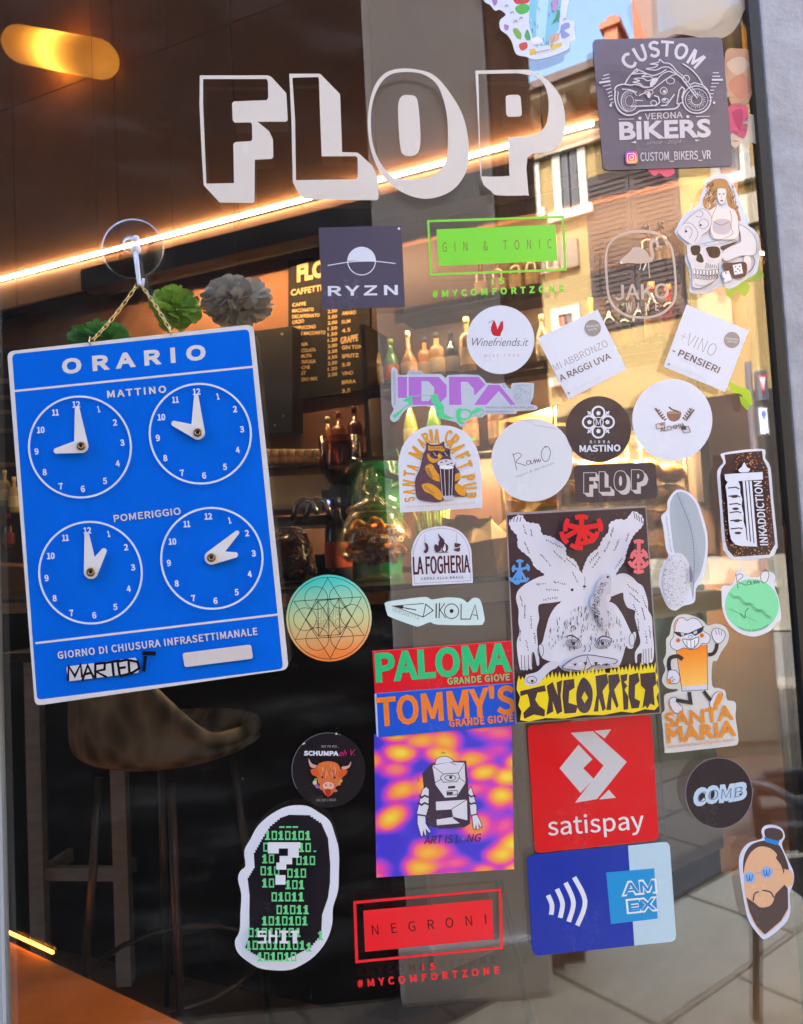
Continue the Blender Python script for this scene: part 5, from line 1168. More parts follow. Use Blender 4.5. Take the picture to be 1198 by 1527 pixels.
# ---- the two tilted white squares
a = Art(); a.fr(790, 450, 3.524)
a.base([(40, 190), (358, 40), (511, 354), (205, 512)], WH)
a.text('MI ABBRONZO', (134, 365), (415, 232), 36, '#a08a92', bold=-.008); a.text('A RAGGI UVA', (165, 418), (430, 297), 32, '#7d5f64', bold=.02)
a.dot(332, 137, 43, '#a59a97', n=28); a.text('temporary', (298, 135), (368, 128), 14, WH, bold=.0); a.text('wine bar', (308, 152), (358, 146), 12, WH); a.text('@ temporarywinebar.verona', (212, 480), (375, 398), 9, '#d6dfd0', bold=-.01); a.dot(206, 480, 7, '#b3a8c8')
a.done('square_sticker', 'white square sticker tilted left reading MI ABBRONZO A RAGGI UVA', 'sticker', GR)
a = Art(); a.fr(790, 450, 3.524)
a.base([(826, 14), (1153, 150), (1028, 474), (705, 340)], WH)
a.text('+VINO', (782, 205), (965, 288), 64, '#8f7a82', bold=-.018); a.text('- PENSIERI', (748, 268), (990, 375), 34, '#7d5f64', bold=.03)
a.dot(1064, 200, 42, '#a59a97', n=28); a.text('temporary', (1030, 196), (1100, 204), 13, WH); a.text('wine bar', (1040, 212), (1092, 218), 12, WH); a.text('@ temporarywinebar.verona', (746, 338), (905, 398), 9, '#d6dfd0', bold=-.01); a.dot(733, 328, 7, '#b3a8c8')
a.done('square_sticker', 'white square sticker tilted right reading +VINO - PENSIERI', 'sticker', GR)

# ---- IDPA scooter sticker
a = Art(); a.fr(570, 540, 4.79)
PL = '#cdd6e6'; PU = '#c27ae0'; GN = '#5fe3a0'
a.base(sm([(88, 38), (112, 60), (115, 88), (178, 88), (188, 60), (285, 62), (300, 85), (420, 85), (462, 125), (470, 92), (690, 92), (745, 148), (850, 152), (880, 148), (900, 180), (925, 190), (930, 150), (1070, 148), (1086, 165), (1080, 250), (1060, 298), (1100, 310), (1104, 340), (960, 350), (955, 370), (750, 372), (720, 395), (660, 395), (600, 420), (600, 448), (560, 462), (530, 430), (440, 408), (385, 390), (370, 320), (220, 318), (150, 360), (118, 412), (80, 428), (55, 400), (65, 370), (85, 330), (68, 300), (66, 60)], 2), PL)
a.poly([(112, 105), (178, 105), (178, 255), (115, 255)], PU); a.poly([(190, 105), (405, 105), (462, 165), (462, 245), (400, 305), (190, 305)], PU, [[(282, 135), (330, 135), (372, 180), (372, 235), (330, 278), (282, 278)]])
a.poly([(478, 105), (690, 105), (738, 160), (660, 240), (655, 190), (610, 140), (562, 140), (568, 305), (480, 305)], PU)
a.poly([(760, 162), (838, 162), (955, 305), (918, 305), (835, 205), (745, 305), (658, 305)], PU)
a.poly(sm([(350, 240), (395, 228), (405, 270), (440, 310), (450, 370), (520, 405), (400, 395), (385, 320), (355, 280)], 4), GN); a.poly(sm([(148, 275), (205, 245), (215, 300), (170, 320), (110, 385), (90, 400), (75, 380), (120, 350), (190, 290)], 4), GN)
a.stroke([(190, 245), (360, 235)], 5, GN); a.stroke(circ(590, 372, 45, 34), 14, GN, True); a.stroke(circ(690, 355, 32, 30), 8, '#a9c9c9', True); a.poly(sm([(530, 345), (570, 330), (560, 400), (590, 440), (540, 430)], 3), GN); a.poly(sm([(640, 350), (690, 325), (712, 340), (680, 360), (650, 372)], 3), GN)
a.stroke([(96, 312), (196, 300)], 3, PL)
a.text('DRAIANT TOUR SPRINT', (98, 305), (93, 60), 14, '#8690a6', bold=.0); a.text('VERONA SANTO', (190, 86), (285, 86), 14, '#8690a6'); a.text('PRIVATE CLUB AND RECORD LABEL', (742, 330), (1090, 330), 12, '#7d86a0', bold=.01); a.text('BASED IN VERONA, IT', (742, 358), (935, 358), 11, '#7d86a0', bold=.01)
a.stroke(circ(878, 168, 12), 4, '#9aa3b6', True)
for i in range(9):
    x, y = 955+rs.uniform(0, 90), 185+i*12; a.stroke(sm([(x-20, y), (x, y-12), (x+20, y), (x+10, y+14)], 3, False), 3, '#a8aebc')
a.stroke(rrect([(945, 165), (1065, 165), (1055, 290), (960, 290)], 20), 3, '#a8aebc', True)
a.done('die_cut_sticker', 'wide die-cut sticker with purple block letters and a green scooter rider', 'sticker', GR)

# ---- SANTA MARIA CRAFT PUB bear-cat
a = Art(); a.fr(580, 620, 7.49)
a.base([(128, 1080), (105, 560)]+sm([(110, 480), (150, 350), (240, 220), (390, 130), (560, 106), (730, 125), (870, 200), (970, 340), (1015, 470)], 5, False)+[(1030, 620), (1046, 1028)], WH)
OR = '#f2a933'; DKC = '#6a4a56'
def fan(a, t, cx, cy, r0, r1, angs, half, col):
    for ch, an in zip(t, angs):
        if ch == ' ': continue
        th = R(an); d = (math.sin(th), -math.cos(th)); n = (math.cos(th), math.sin(th))
        w0, w1 = half, half*1.25
        def wp(u, v, d=d, n=n):
            rr = r0+(r1-r0)*v; ww = (w0+(w1-w0)*v)*(2*u-1); return (cx+d[0]*rr+n[0]*ww, cy+d[1]*rr+n[1]*ww)
        a.text(ch, (0, 0), (1, 0), 1, col, warp=wp, bold=.035, font='i')
for ch, bx, by, tx, ty, hw in (('S', 285, 925, 178, 945, 24), ('A', 285, 850, 165, 852, 26), ('N', 290, 765, 160, 745, 26), ('T', 285, 650, 172, 640, 26), ('A', 325, 595, 208, 555, 26), ('M', 375, 460, 250, 380, 42), ('A', 405, 345, 330, 262, 27), ('R', 445, 305, 395, 195, 27), ('I', 488, 300, 466, 160, 10), ('A', 540, 300, 537, 155, 27),
        ('C', 645, 300, 685, 165, 27), ('R', 672, 345, 775, 225, 28), ('A', 700, 400, 840, 325, 28), ('F', 755, 480, 895, 420, 24), ('T', 780, 580, 922, 525, 26), ('P', 822, 700, 960, 680, 26), ('U', 832, 795, 975, 778, 26), ('B', 872, 888, 975, 886, 26)):
    d_ = (Vector((tx, ty))-Vector((bx, by))).normalized(); n_ = Vector((-d_.y, d_.x))
    def wp(u, v, bx=bx, by=by, tx=tx, ty=ty, n_=n_, hw=hw): p = Vector((bx, by)).lerp(Vector((tx, ty)), v)+n_*hw*(.8+.35*v)*(2*u-1); return (p.x, p.y)
    a.text(ch, (0, 0), (1, 0), 1, OR, warp=wp, bold=.04)
a.poly(sm([(415, 370), (425, 295), (470, 320), (560, 318), (615, 285), (630, 350), (685, 375), (690, 460), (740, 560), (790, 620), (800, 700), (770, 760), (860, 840), (860, 900), (740, 905), (640, 930), (560, 965), (420, 955), (320, 920), (295, 800), (300, 700), (350, 580), (385, 430)], 4), DKC)
a.poly(sm([(440, 375), (445, 340), (500, 345), (590, 340), (625, 375), (610, 400), (540, 385), (460, 390)], 4), OR); a.poly(sm([(440, 420), (480, 470), (540, 480), (570, 440), (600, 450), (560, 500), (500, 525), (450, 500), (430, 450)], 4), OR)
a.poly(sm([(415, 560), (480, 540), (520, 600), (560, 650), (650, 690), (640, 740), (540, 730), (450, 680), (415, 610)], 4), OR); a.poly(sm([(370, 770), (450, 755), (540, 800), (600, 880), (590, 940), (540, 930), (480, 880), (400, 840)], 4), OR)
a.poly(sm([(750, 650), (795, 640), (800, 700), (740, 730), (708, 700)], 4), OR); a.poly(sm([(750, 760), (800, 770), (860, 840), (850, 895), (790, 880), (740, 820)], 4), OR); a.dot(560, 440, 20, '#f8c85c')
for x in (515, 640): a.poly([(x-42, 400), (x+38, 385), (x+42, 430), (x+10, 465), (x-35, 440)], '#4a3540'); a.stroke([(x-20, 405), (x+15, 450)], 12, '#b9a9c0')
for k in range(7):
    a.stroke([(470+k*24, 352-abs(k-3)*2), (474+k*22, 372)], 7, DKC); a.stroke([(420+k*3, 585+k*18), (455+k*6, 588+k*16)], 6, DKC)
    a.stroke([(395+k*16, 800+k*12), (420+k*16, 780+k*14)], 5, DKC)
a.stroke([(425, 300), (430, 370)], 6, DKC); a.poly([(440, 330), (452, 325), (455, 370), (438, 372)], OR)
a.poly([(545, 530), (748, 520), (728, 900), (700, 935), (630, 938), (600, 900)], '#4b3340'); a.poly(circ(645, 530, 100, 45), '#e6e2ee'); a.poly(circ(645, 575, 82, 22), '#ffffff')
for x in (575, 620, 675, 715): a.stroke([(x, 575), (600+(x-575)*.75, 900)], 6, '#e6e2ee')
for x, y in ((590, 520), (640, 505), (700, 530), (660, 545)): a.poly(circ(x, y, 18, 9, 8), '#8a7f95')
a.poly([(600, 895), (730, 890), (715, 935), (620, 940)], '#cfc8da')
a.text('VIA SANTA MARIA IN CHIAVICA, VERONA', (185, 1030), (970, 985), 22, '#f0c9a0', bold=.02)
a.done('arched_sticker', 'white arched sticker of an orange cat hugging a beer glass', 'sticker', GR)

# ---- Ramo, Mastino, Alchimia, small FLOP
a = Art(); a.fr(720, 560, 3.328)
a.base(circ(246, 419, 203, 207), '#e9ecf4')
def script_ramo(a, ox, oy, k, col, wd, rot=0):
    def q(p):
        x, y = p; c, s_ = math.cos(R(rot)), math.sin(R(rot)); return (ox+k*(x*c-y*s_), oy+k*(x*s_+y*c))
    for st in ([(0, 0), (4, 40), (8, 85)], [(-2, 12), (25, 2), (40, 18), (10, 45), (35, 60), (58, 72)], [(80, 50), (66, 48), (60, 62), (75, 66), (82, 50), (85, 66), (92, 64)], [(95, 62), (100, 46), (104, 64), (110, 46), (116, 62), (122, 46), (126, 62), (134, 50)],
               [(172, -8), (150, 0), (138, 35), (150, 62), (172, 55), (186, 20), (178, -6), (160, -10)]):
        a.stroke([q(p) for p in sm(st, 5, False)], wd, col)
script_ramo(a, 150, 385, 1, '#6e5a66', 3.2, -8)
a.text('Import & distribution', (168, 508), (356, 438), 13, '#a9a4b4', font='d', bold=-.01, shear=.2); a.stroke(sm([(165, 222), (230, 226), (260, 245), (330, 258), (375, 270)], 4, False), 2.5, '#d8c6cc')
a.done('round_sticker', 'large round pale sticker with thin handwriting left of the dark round one', 'sticker', GR)
a = Art(); a.fr(720, 560, 3.328); DK = '#43363c'
a.base(circ(575, 267, 163, 165), DK)
for dx, dy in ((0, -47), (47, 0), (0, 47), (-47, 0)):
    a.stroke(circ(575+dx, 231+dy, 30, n=24), 9, WH, True); a.poly(circ(575+dx*.95, 231+dy*.95, 12, n=5, rot=45), WH)
    s_ = 30
for dx, dy in ((-1, -1), (1, -1), (-1, 1), (1, 1)): a.stroke([(575+dx*32, 231+dy*32), (575+dx*54, 231+dy*54)], 7, WH); a.stroke([(575+dx*38, 231+dy*52), (575+dx*52, 231+dy*38)], 6, WH)
a.poly(circ(575, 231, 27), DK); a.stroke(circ(575, 231, 24), 4, WH, True); a.text('M', (562, 246), (588, 246), 30, WH, bold=.0)
a.text('BIRRA', (533, 336), (632, 336), 14, WH, bold=.01, space=1.4); a.text('MASTINO', (483, 378), (683, 374), 30, WH, bold=.05)
a.done('round_sticker', 'dark brown round sticker with a white clover emblem and MASTINO', 'sticker', GR)
a = Art(); a.fr(720, 560, 3.328)
a.base(circ(942, 220, 199, 203), WH); BR = '#7d5b52'
a.poly(sm([(915, 185), (950, 178), (985, 180), (978, 215), (950, 228), (925, 218)], 4), '#9a6f60'); a.poly(circ(950, 183, 36, 7), '#b99484'); a.stroke(sm([(925, 155), (940, 168), (975, 180)], 3, False), 8, BR)
for sx, x0 in ((-1, 905), (1, 1000)):
    a.stroke(sm([(x0, 220), (x0+sx*22, 200), (x0+sx*42, 160)], 4, False), 3, BR)
    for k in range(5): x, y = x0+sx*(6+k*8), 216-k*11; a.poly(circ(x-7, y-4, 9, 4, 8, rot=50), BR); a.poly(circ(x+8, y+2, 9, 4, 8, rot=-40), BR)
a.text('ALCHIMIA', (884, 280), (1006, 256), 22, BR, font='d', bold=.01); a.stroke([(860, 242), (905, 232), (905, 260), (865, 262), (860, 242)], 3, BR); a.stroke([(985, 252), (1022, 252), (1032, 280), (1000, 285), (985, 252)], 3, BR); a.poly([(985, 255), (1010, 250), (1012, 268), (988, 270)], '#4f4348'); a.poly([(878, 236), (900, 233), (900, 246), (882, 248)], '#c27a6a')
a.done('round_sticker', 'large round white sticker with a small brown mortar and laurel sprigs', 'sticker', GR)
a = Art(); a.fr(720, 560, 3.328)
a.base(rrect([(453, 445), (858, 430), (870, 608), (463, 632)], 26), '#4f4147')
LT = '#d9cfcf'
def flop_small(a, x0, y0, sc, dy, col, dark):
    """the FLOP mark: outlined letters with a heavy drop to the lower right"""
    L = {'F': ([(0, 0), (62, 0), (62, 24), (30, 24), (30, 40), (52, 40), (52, 62), (30, 62), (30, 104), (0, 104)], []),
         'L': ([(0, 0), (30, 0), (30, 78), (60, 78), (60, 104), (0, 104)], []),
         'O': (sm([(33, 0), (58, 12), (67, 52), (58, 92), (33, 104), (9, 92), (0, 52), (9, 12)], 4), [sm([(33, 26), (40, 40), (40, 66), (33, 78), (26, 66), (26, 40)], 3)]),
         'P': ([(0, 0), (42, 0), (60, 8), (68, 30), (60, 56), (42, 66), (30, 66), (30, 104), (0, 104)], [[(30, 22), (38, 22), (40, 32), (38, 44), (30, 44)]])}
    x = x0
    for i, (ch, wd) in enumerate((('F', 74), ('L', 72), ('O', 84), ('P', 70))):
        o_, h_ = L[ch]; M_ = lambda p, d=0: (x+(p[0]+d)*sc, y0+dy*i+(p[1]+d)*sc)
        for d in range(2, 19, 2): a.poly([M_(p, d) for p in o_], col, part='lettering')
        a.poly([M_(p) for p in o_], dark, part='lettering')
        a.stroke([M_(p) for p in o_], 3.5*sc, col, True, part='lettering')
        for q in h_: a.poly([M_(p) for p in q], col, part='lettering')
        x += wd*sc*1.05
flop_small(a, 502, 482, .98, -5, LT, '#4f4147')
a.done('oblong_sticker', 'small dark brown rounded sticker with outlined letters FLOP', 'sticker', GR)

# ---- La Fogheria, Edikola
a = Art(); a.fr(560, 770, 6.655); BX = '#5e2a3c'
def arch(i=0): return [(370+i, 688-i), (356+i, 460)]+sm([(356+i, 350), (395+i, 230+i*.5), (480, 135+i), (650, 97+i), (800-i*.3, 125+i), (900-i, 210+i*.4), (952-i, 330)], 5, False)+[(958-i, 440), (970-i, 660-i)]
a.base(arch(), WH); a.stroke(arch(22), 3, '#7d5a72', True)
a.text('LA FOGHERIA', (380, 575), (938, 553), 168, BX, bold=.02); a.text('CARNE ALLA BRACE', (455, 630), (872, 615), 24, '#64525e', bold=.02, space=1.2)
a.poly(sm([(622, 170), (650, 200), (680, 230), (690, 260), (720, 290), (718, 340), (690, 358), (665, 350), (660, 310), (640, 345), (600, 352), (585, 300), (600, 275), (625, 290), (630, 250), (640, 230)], 4), '#4f3244'); a.poly(sm([(690, 270), (680, 300), (668, 330), (690, 350), (700, 320)], 3), WH)
a.stroke([(596, 358), (725, 358)], 5, '#4f3244')
a.stroke([(492, 180), (492, 262)], 3, '#7d5a72'); a.stroke([(808, 168), (806, 262)], 3, '#7d5a72'); a.poly(sm([(488, 262), (520, 280), (528, 330), (505, 365), (478, 350), (500, 320)], 4), '#5a3c4a'); a.poly([(790, 262), (850, 275), (838, 300), (842, 340), (822, 352), (775, 335), (795, 310), (785, 290)], '#5a3c4a'); a.stroke([(780, 322), (845, 300)], 6, WH)
a.done('arched_sticker', 'small white arched sticker reading LA FOGHERIA over a flame drawing', 'sticker', GR)
a = Art(); a.fr(560, 770, 6.655)
a.base(sm([(110, 850), (300, 820), (500, 800), (560, 825), (700, 805), (850, 815), (915, 855), (960, 815), (1010, 810), (1050, 850), (1085, 1010), (1070, 1060), (1020, 1080), (620, 1075), (545, 1050), (440, 1090), (380, 1085), (150, 1000), (115, 960), (98, 890)], 3), '#e4fbfa'); ED = '#3d2e33'
a.stroke([(480, 865), (165, 890), (475, 1000)], 9, ED); a.poly([(165, 888), (280, 885), (270, 920)], ED); a.stroke([(270, 905), (405, 930)], 10, ED); a.stroke([(500, 870), (575, 935), (475, 1000), (500, 870)], 9, ED)
a.stroke([(605, 865), (603, 1010)], 12, ED); a.stroke([(638, 860), (632, 1010)], 10, ED); a.stroke([(690, 862), (642, 930), (700, 1010)], 8, ED); a.stroke(circ(757, 942, 70, 73), 8, ED, True); a.dot(757, 940, 20, ED)
a.stroke([(852, 868), (850, 1020), (940, 1020), (990, 880), (1020, 1025)], 9, ED); a.stroke([(965, 975), (1008, 985)], 7, ED); a.text('VERONETTA', (160, 935), (430, 1030), 34, '#7d8a8c', bold=-.012)
a.done('die_cut_sticker', 'small pale mint die-cut sticker reading EDIKOLA VERONETTA', 'sticker', GR)

# ---- beer can, almond leaf, second Ramo
a = Art(); a.fr(960, 660, 5.09); CB = '#46292a'
can = [(600, 80), (760, 55), (905, 48), (928, 75), (925, 120), (965, 190), (985, 420), (1018, 760), (1010, 810), (960, 870), (690, 888), (620, 830), (602, 780), (580, 500), (560, 250), (575, 190), (608, 150), (592, 110)]
a.base(sm(can, 3), WH)
cin = [(615, 92), (770, 72), (900, 62), (908, 125), (945, 200), (968, 450), (1000, 770), (955, 850), (690, 868), (640, 815), (622, 750), (598, 480), (582, 250), (592, 200), (625, 155)]
a.poly(cin, CB)
from mathutils.geometry import intersect_point_tri_2d
def inside(p, poly_):
    c = False; j = len(poly_)-1
    for i in range(len(poly_)):
        if ((poly_[i][1] > p[1]) != (poly_[j][1] > p[1])) and p[0] < (poly_[j][0]-poly_[i][0])*(p[1]-poly_[i][1])/(poly_[j][1]-poly_[i][1])+poly_[i][0]: c = not c
        j = i
    return c
for i in range(900):
    x = rs.uniform(590, 1000); y = rs.uniform(65, 865)
    dens = max(0, 1-abs(y-75)/220)*(x > 700)+max(0, (y-640)/230)*1.1+(x > 905+(y-200)*.07)*.8+(x < 600+(y-300)*.07+25)*(y > 440)*.9
    if inside((x, y), cin) and rs.random() < dens: a.dot(x, y, rs.uniform(3, 7), rs.choice(['#b0714a', '#c98a5c', '#8f4a2a', '#d9a87c']), n=5)
a.poly(sm([(722, 205), (745, 185), (765, 150), (785, 185), (808, 200), (795, 222), (735, 225)], 3), WH)
a.poly([(616, 240), (905, 222), (908, 280), (720, 292), (735, 330), (735, 380), (750, 430), (745, 480), (760, 540), (760, 600), (775, 650), (785, 740), (855, 770), (860, 790), (740, 785), (700, 775), (668, 740), (655, 690), (650, 640), (645, 590), (640, 500), (636, 440), (630, 380), (622, 330), (640, 300), (620, 280)], WH)
for k in range(6): a.stroke([(642+k*4, 345+k*62), (700+k*5, 338+k*62), (728+k*5, 352+k*60)], 9, CB)
for k in range(4): a.poly(circ(690+k*9, 410+k*92, 26, 10, 12), CB)
for k in range(3): a.poly([(752+k*26, 290), (770+k*26, 290), (812+k*26, 790), (796+k*24, 786)], WH)
a.text('INKADDICTION', (950, 772), (893, 290), 56, WH, bold=.025, warp=lambda u, v: (942-u*50-58*v+4, 778-u*486-v*0))
a.done('can_sticker', 'dark brown beer-can shaped sticker reading INKADDICTION by the black frame', 'sticker', GR)
a = Art(); a.fr(960, 660, 5.09)
a.base(sm([(250, 360), (340, 375), (410, 450), (450, 560), (485, 700), (485, 860), (450, 1030), (400, 1110), (385, 1210), (300, 1240), (240, 1275), (180, 1240), (130, 1120), (120, 1020), (150, 920), (190, 860), (170, 800), (150, 640), (135, 560), (180, 510), (185, 440)], 4), WH)
leaf = sm([(255, 378), (330, 390), (400, 470), (440, 600), (470, 720), (465, 860), (430, 1000), (385, 1080), (375, 1180), (350, 1060), (300, 900), (235, 830), (215, 700), (200, 560), (205, 450)], 4)
a.poly(leaf, '#b9c3cf'); a.stroke(sm([(255, 385), (290, 470), (350, 620), (380, 780), (385, 950), (375, 1190)], 4, False), 4, '#6d7484')
for k in range(26):
    t = k/26; x = 262+t*125; y = 400+t*620; a.stroke([(x, y), (x+46+20*math.sin(t*3), y+40-70*t)], 1.8, '#8f9aa8'); a.stroke([(x, y), (x-30-18*math.sin(t*3), y+60-40*t)], 1.6, '#98a2b0') if t < .7 else None
a.poly(sm([(250, 838), (310, 860), (350, 940), (350, 1040), (320, 1140), (275, 1230), (220, 1245), (175, 1200), (150, 1100), (155, 990), (190, 890)], 4), '#e8e8f2')
for i in range(520):
    an = rs.uniform(0, 6.28); rr = rs.random()**.45; x = 250+math.cos(an)*100*rr; y = 1045+math.sin(an)*200*rr
    if rs.random() < .25+.9*max(0, (250-x)/100): a.dot(x, y, rs.uniform(2, 4.5), '#8b7f92', n=4)
a.poly(sm([(350, 930), (375, 1000), (370, 1060), (352, 1040)], 3), '#8a7c92'); a.text('TONQUATHA TATUART', (165, 556), (205, 836), 12, '#6d7484')
a.done('die_cut_sticker', 'die-cut sticker of a grey leaf with a stippled almond right of the poster', 'sticker', GR)
a = Art(); a.fr(960, 660, 5.09)
a.base(sm([(720, 955), (770, 985), (790, 1015), (880, 1020), (900, 985), (960, 980), (1000, 1010), (995, 1090), (1025, 1180), (1045, 1330), (1010, 1370), (960, 1430), (850, 1472), (740, 1450), (650, 1380), (605, 1280), (595, 1170), (600, 1090), (660, 1085), (690, 1050)], 4), '#eeeef8')
a.poly(circ(823, 1235, 205, 200, rot=0), '#8aeeb0'); script_ramo(a, 700, 995, 1.35, '#4d4a58', 4.5, -4)
for i in range(22):
    x = 660+i*14; y = 1150+i*8+10*math.sin(i); a.stroke(circ(x, y, 12, 9, 8), 2.5, '#4f8f70', True)
a.stroke(sm([(650, 1262), (740, 1300), (860, 1360)], 4, False), 2.5, '#5a9f7c'); a.stroke(sm([(735, 1300), (770, 1330), (775, 1285), (800, 1255)], 4, False), 5, '#3f7a60'); a.arct('import & distribution', 823, 1235, 200, 212, 140, 16, '#3f7a60')
a.done('die_cut_sticker', 'light green round die-cut sticker with handwriting below the can sticker', 'sticker', GR)

# ---- UNUM round gradient sticker
a = Art(); a.fr(400, 840, 2.995)
ug = grad('gradient_mint_to_orange', '#58ddd2', '#ff9148', onY(486, 868), onY(498, 975), mid='#d6dfa6')
a.base(circ(272, 245, 191, 194), ug); a.stroke(circ(272, 245, 180, 183), 2.6, INKD, True)
for p in ([(266, 66), (122, 340), (428, 322)], [(278, 424), (115, 170), (418, 150)]): a.stroke(p, 2.6, INKD, True)
for x, y in ((215, 155), (325, 150), (375, 235), (330, 335), (220, 338), (165, 250)): a.stroke(circ(x, y, 51), 2.2, INKD, True)
hexp = [(222, 168), (316, 158), (372, 240), (322, 318), (226, 326), (170, 250)]
a.stroke(hexp, 2.4, INKD, True)
for p in ([(222, 168), (322, 318)], [(316, 158), (226, 326)], [(222, 168), (226, 326)], [(316, 158), (322, 318)], [(268, 160), (272, 330)]): a.stroke(p, 2.2, INKD)
a.text('UNUM', (222, 246), (322, 238), 44, '#6d4038', bold=-.02, warp=lambda u, v: (222+100*u, 247-8*u-46*v)); a.text('HOMO', (222, 290), (322, 282), 36, '#6d4038', bold=-.02)
a.done('round_sticker', 'round mint-to-orange sticker with thin geometric star lines beside the blue sign', 'sticker', GR)

# ---- plasma print square (ART IS LONG), then TOMMY'S and PALOMA over it
mt, nt, b = principled('printed_plasma')
tc = nt.nodes.new('ShaderNodeTexCoord'); mp = nt.nodes.new('ShaderNodeMapping'); mp.inputs['Scale'].default_value = (34, 1, 60); mp.inputs['Rotation'].default_value = (0, .12, 0)
nz = nt.nodes.new('ShaderNodeTexNoise'); nz.inputs['Scale'].default_value = 12; nz.inputs['Detail'].default_value = 1
vo = nt.nodes.new('ShaderNodeTexVoronoi'); vo.inputs['Scale'].default_value = .85; vo.feature = 'SMOOTH_F1'; vo.inputs['Smoothness'].default_value = .35; vo.inputs['Randomness'].default_value = 1
mx = nt.nodes.new('ShaderNodeVectorMath'); mx.operation = 'MULTIPLY_ADD'; mx.inputs[1].default_value = (1.6, 1.6, 1.6)
cr = nt.nodes.new('ShaderNodeValToRGB'); e = cr.color_ramp.elements
e[0].position = .12; e[0].color = (*lin('#ffe04a'), 1); e[1].position = .75; e[1].color = (*lin('#4a3fd0'), 1)
for ps, cc in ((.36, '#ff9a48'), (.5, '#f04aa8'), (.6, '#9a48d8'), (.68, '#4f44d4')): x = e.new(ps); x.color = (*lin(cc), 1)
link(nt, tc.outputs['Object'], mp.inputs[0]); link(nt, tc.outputs['Object'], nz.inputs['Vector']); link(nt, nz.outputs['Color'], mx.inputs[0]); link(nt, mp.outputs[0], mx.inputs[2]); link(nt, mx.outputs[0], vo.inputs['Vector']); link(nt, vo.outputs['Distance'], cr.inputs[0]); link(nt, cr.outputs[0], b.inputs['Base Color']); b.inputs['Roughness'].default_value = .16
a = Art(); a.fr(550, 940, 4.126)
a.base([(33, 640), (880, 590), (896, 1470), (48, 1522)], mt)
KK = '#4a3a4c'; W2 = '#eceaf6'
a.poly([(330, 880), (385, 820), (515, 805), (600, 803), (612, 950), (625, 1190), (590, 1212), (440, 1222), (360, 1200)], KK)
a.poly(sm([(410, 825), (420, 790), (470, 775), (510, 790), (520, 808)], 3, False), W2); a.stroke(sm([(410, 825), (420, 790), (470, 775), (510, 790), (530, 812), (585, 815)], 3, False), 4, KK)
a.poly([(392, 832), (500, 812), (590, 815), (596, 938), (540, 1025), (470, 1030), (412, 950)], W2)
for p in ([(392, 832), (460, 885)], [(592, 815), (552, 880)], [(396, 945), (450, 915)], [(596, 938), (555, 905)], [(500, 812), (540, 830)]): a.stroke(p, 3.5, KK)
a.stroke([(440, 908), (460, 885), (550, 878), (560, 905), (540, 932), (460, 935)], 4, KK, True); a.stroke(circ(502, 908, 34, 16), 4, KK, True); a.dot(505, 905, 10, KK)
a.poly([(488, 960), (532, 956), (533, 972), (489, 975)], KK); a.stroke([(482, 990), (545, 985), (546, 1012), (482, 1015)], 4, KK, True); a.poly([(484, 996), (520, 994), (515, 1010), (484, 1012)], KK)
a.poly([(414, 1055), (605, 1042), (608, 1172), (515, 1150), (418, 1165), (420, 1200), (560, 1188), (520, 1158), (508, 1102), (415, 1108)], W2); a.stroke([(605, 1042), (508, 1102), (520, 1150), (608, 1172)], 4, KK)
for sx, P in ((1, [(330, 980), (355, 962), (372, 980), (370, 1090), (355, 1140), (295, 1130)]), (2, [(612, 990), (630, 962), (640, 990), (665, 1080), (665, 1130), (628, 1138)])):
    a.poly(P, W2); a.stroke(P, 4, KK, True)
for y in (1015, 1060): a.stroke([(305+(1060-y)*.2, y), (325, y+16), (345, y+2), (372, y+14)], 11, KK); a.stroke([(614, y-4), (630, y+10), (650, y+2), (660, y+10)], 10, KK)
for P in ([(300, 1138), (350, 1145), (352, 1190), (384, 1240), (372, 1248), (352, 1222), (356, 1262), (345, 1262), (336, 1230), (332, 1270), (322, 1266), (300, 1190)], [(636, 1140), (668, 1135), (690, 1180), (698, 1212), (688, 1214), (676, 1190), (680, 1228), (668, 1228), (660, 1196), (655, 1228), (645, 1222), (640, 1185)]): a.poly(P, W2); a.stroke(P, 3.5, KK, True)
a.stroke([(500, 1222), (520, 1212), (530, 1226), (550, 1216), (562, 1226), (580, 1214)], 3, KK); a.stroke([(445, 760), (455, 748), (462, 758), (472, 750)], 3, KK); a.stroke([(300, 905), (310, 912), (300, 922), (310, 932)], 3, KK)
a.text('ART IS L', (342, 1316), (560, 1306), 48, KK, bold=.01, shear=.25); a.dot(580, 1284, 11, '#8a6aa8', n=8); a.text('NG', (604, 1304), (696, 1300), 48, KK, bold=.01, shear=.25)
a.done('square_sticker', 'large purple and yellow plasma-print sticker with a one-eyed block figure', 'sticker', GR)
a = Art(y=-.0006); a.fr(550, 940, 4.126)
a.base(rrect([(34, 388), (908, 322), (916, 580), (48, 660)], 14), '#1d5ce0')
a.poly([(36, 392), (48, 392), (60, 655), (50, 655)], '#cfd4e6'); a.stroke([(36, 390), (905, 325)], 4, '#6f9af0')
a.text("TOMMY'S", (70, 572), (890, 505), 158, '#ff8a2e', bold=.04, warp=lambda u, v: (52+10*(1-v)+838*u, 588-82*u-(165-4*u)*v))
a.text('GRANDE GIOVE', (500, 594), (892, 560), 42, '#ff8a2e', bold=.05, space=1.05)
a.done('label_sticker', "blue label reading TOMMY'S in orange, directly below the red label", 'sticker', GR)
a = Art(y=-.0003); a.fr(550, 940, 4.126)
a.base([(22, 130), (885, 64), (900, 322), (38, 386)], '#ee1428')
a.stroke([(22, 130), (885, 64), (900, 320)], 5, '#ff5a66')
a.text('PALOMA', (50, 305), (865, 245), 148, '#2ed084', bold=.055, warp=lambda u, v: (46+8*(1-v)+814*u, 312-66*u-(162)*v), part='lettering')
a.text('GRANDE GIOVE', (488, 333), (868, 306), 38, '#9ad08a', bold=.045, space=1.05)
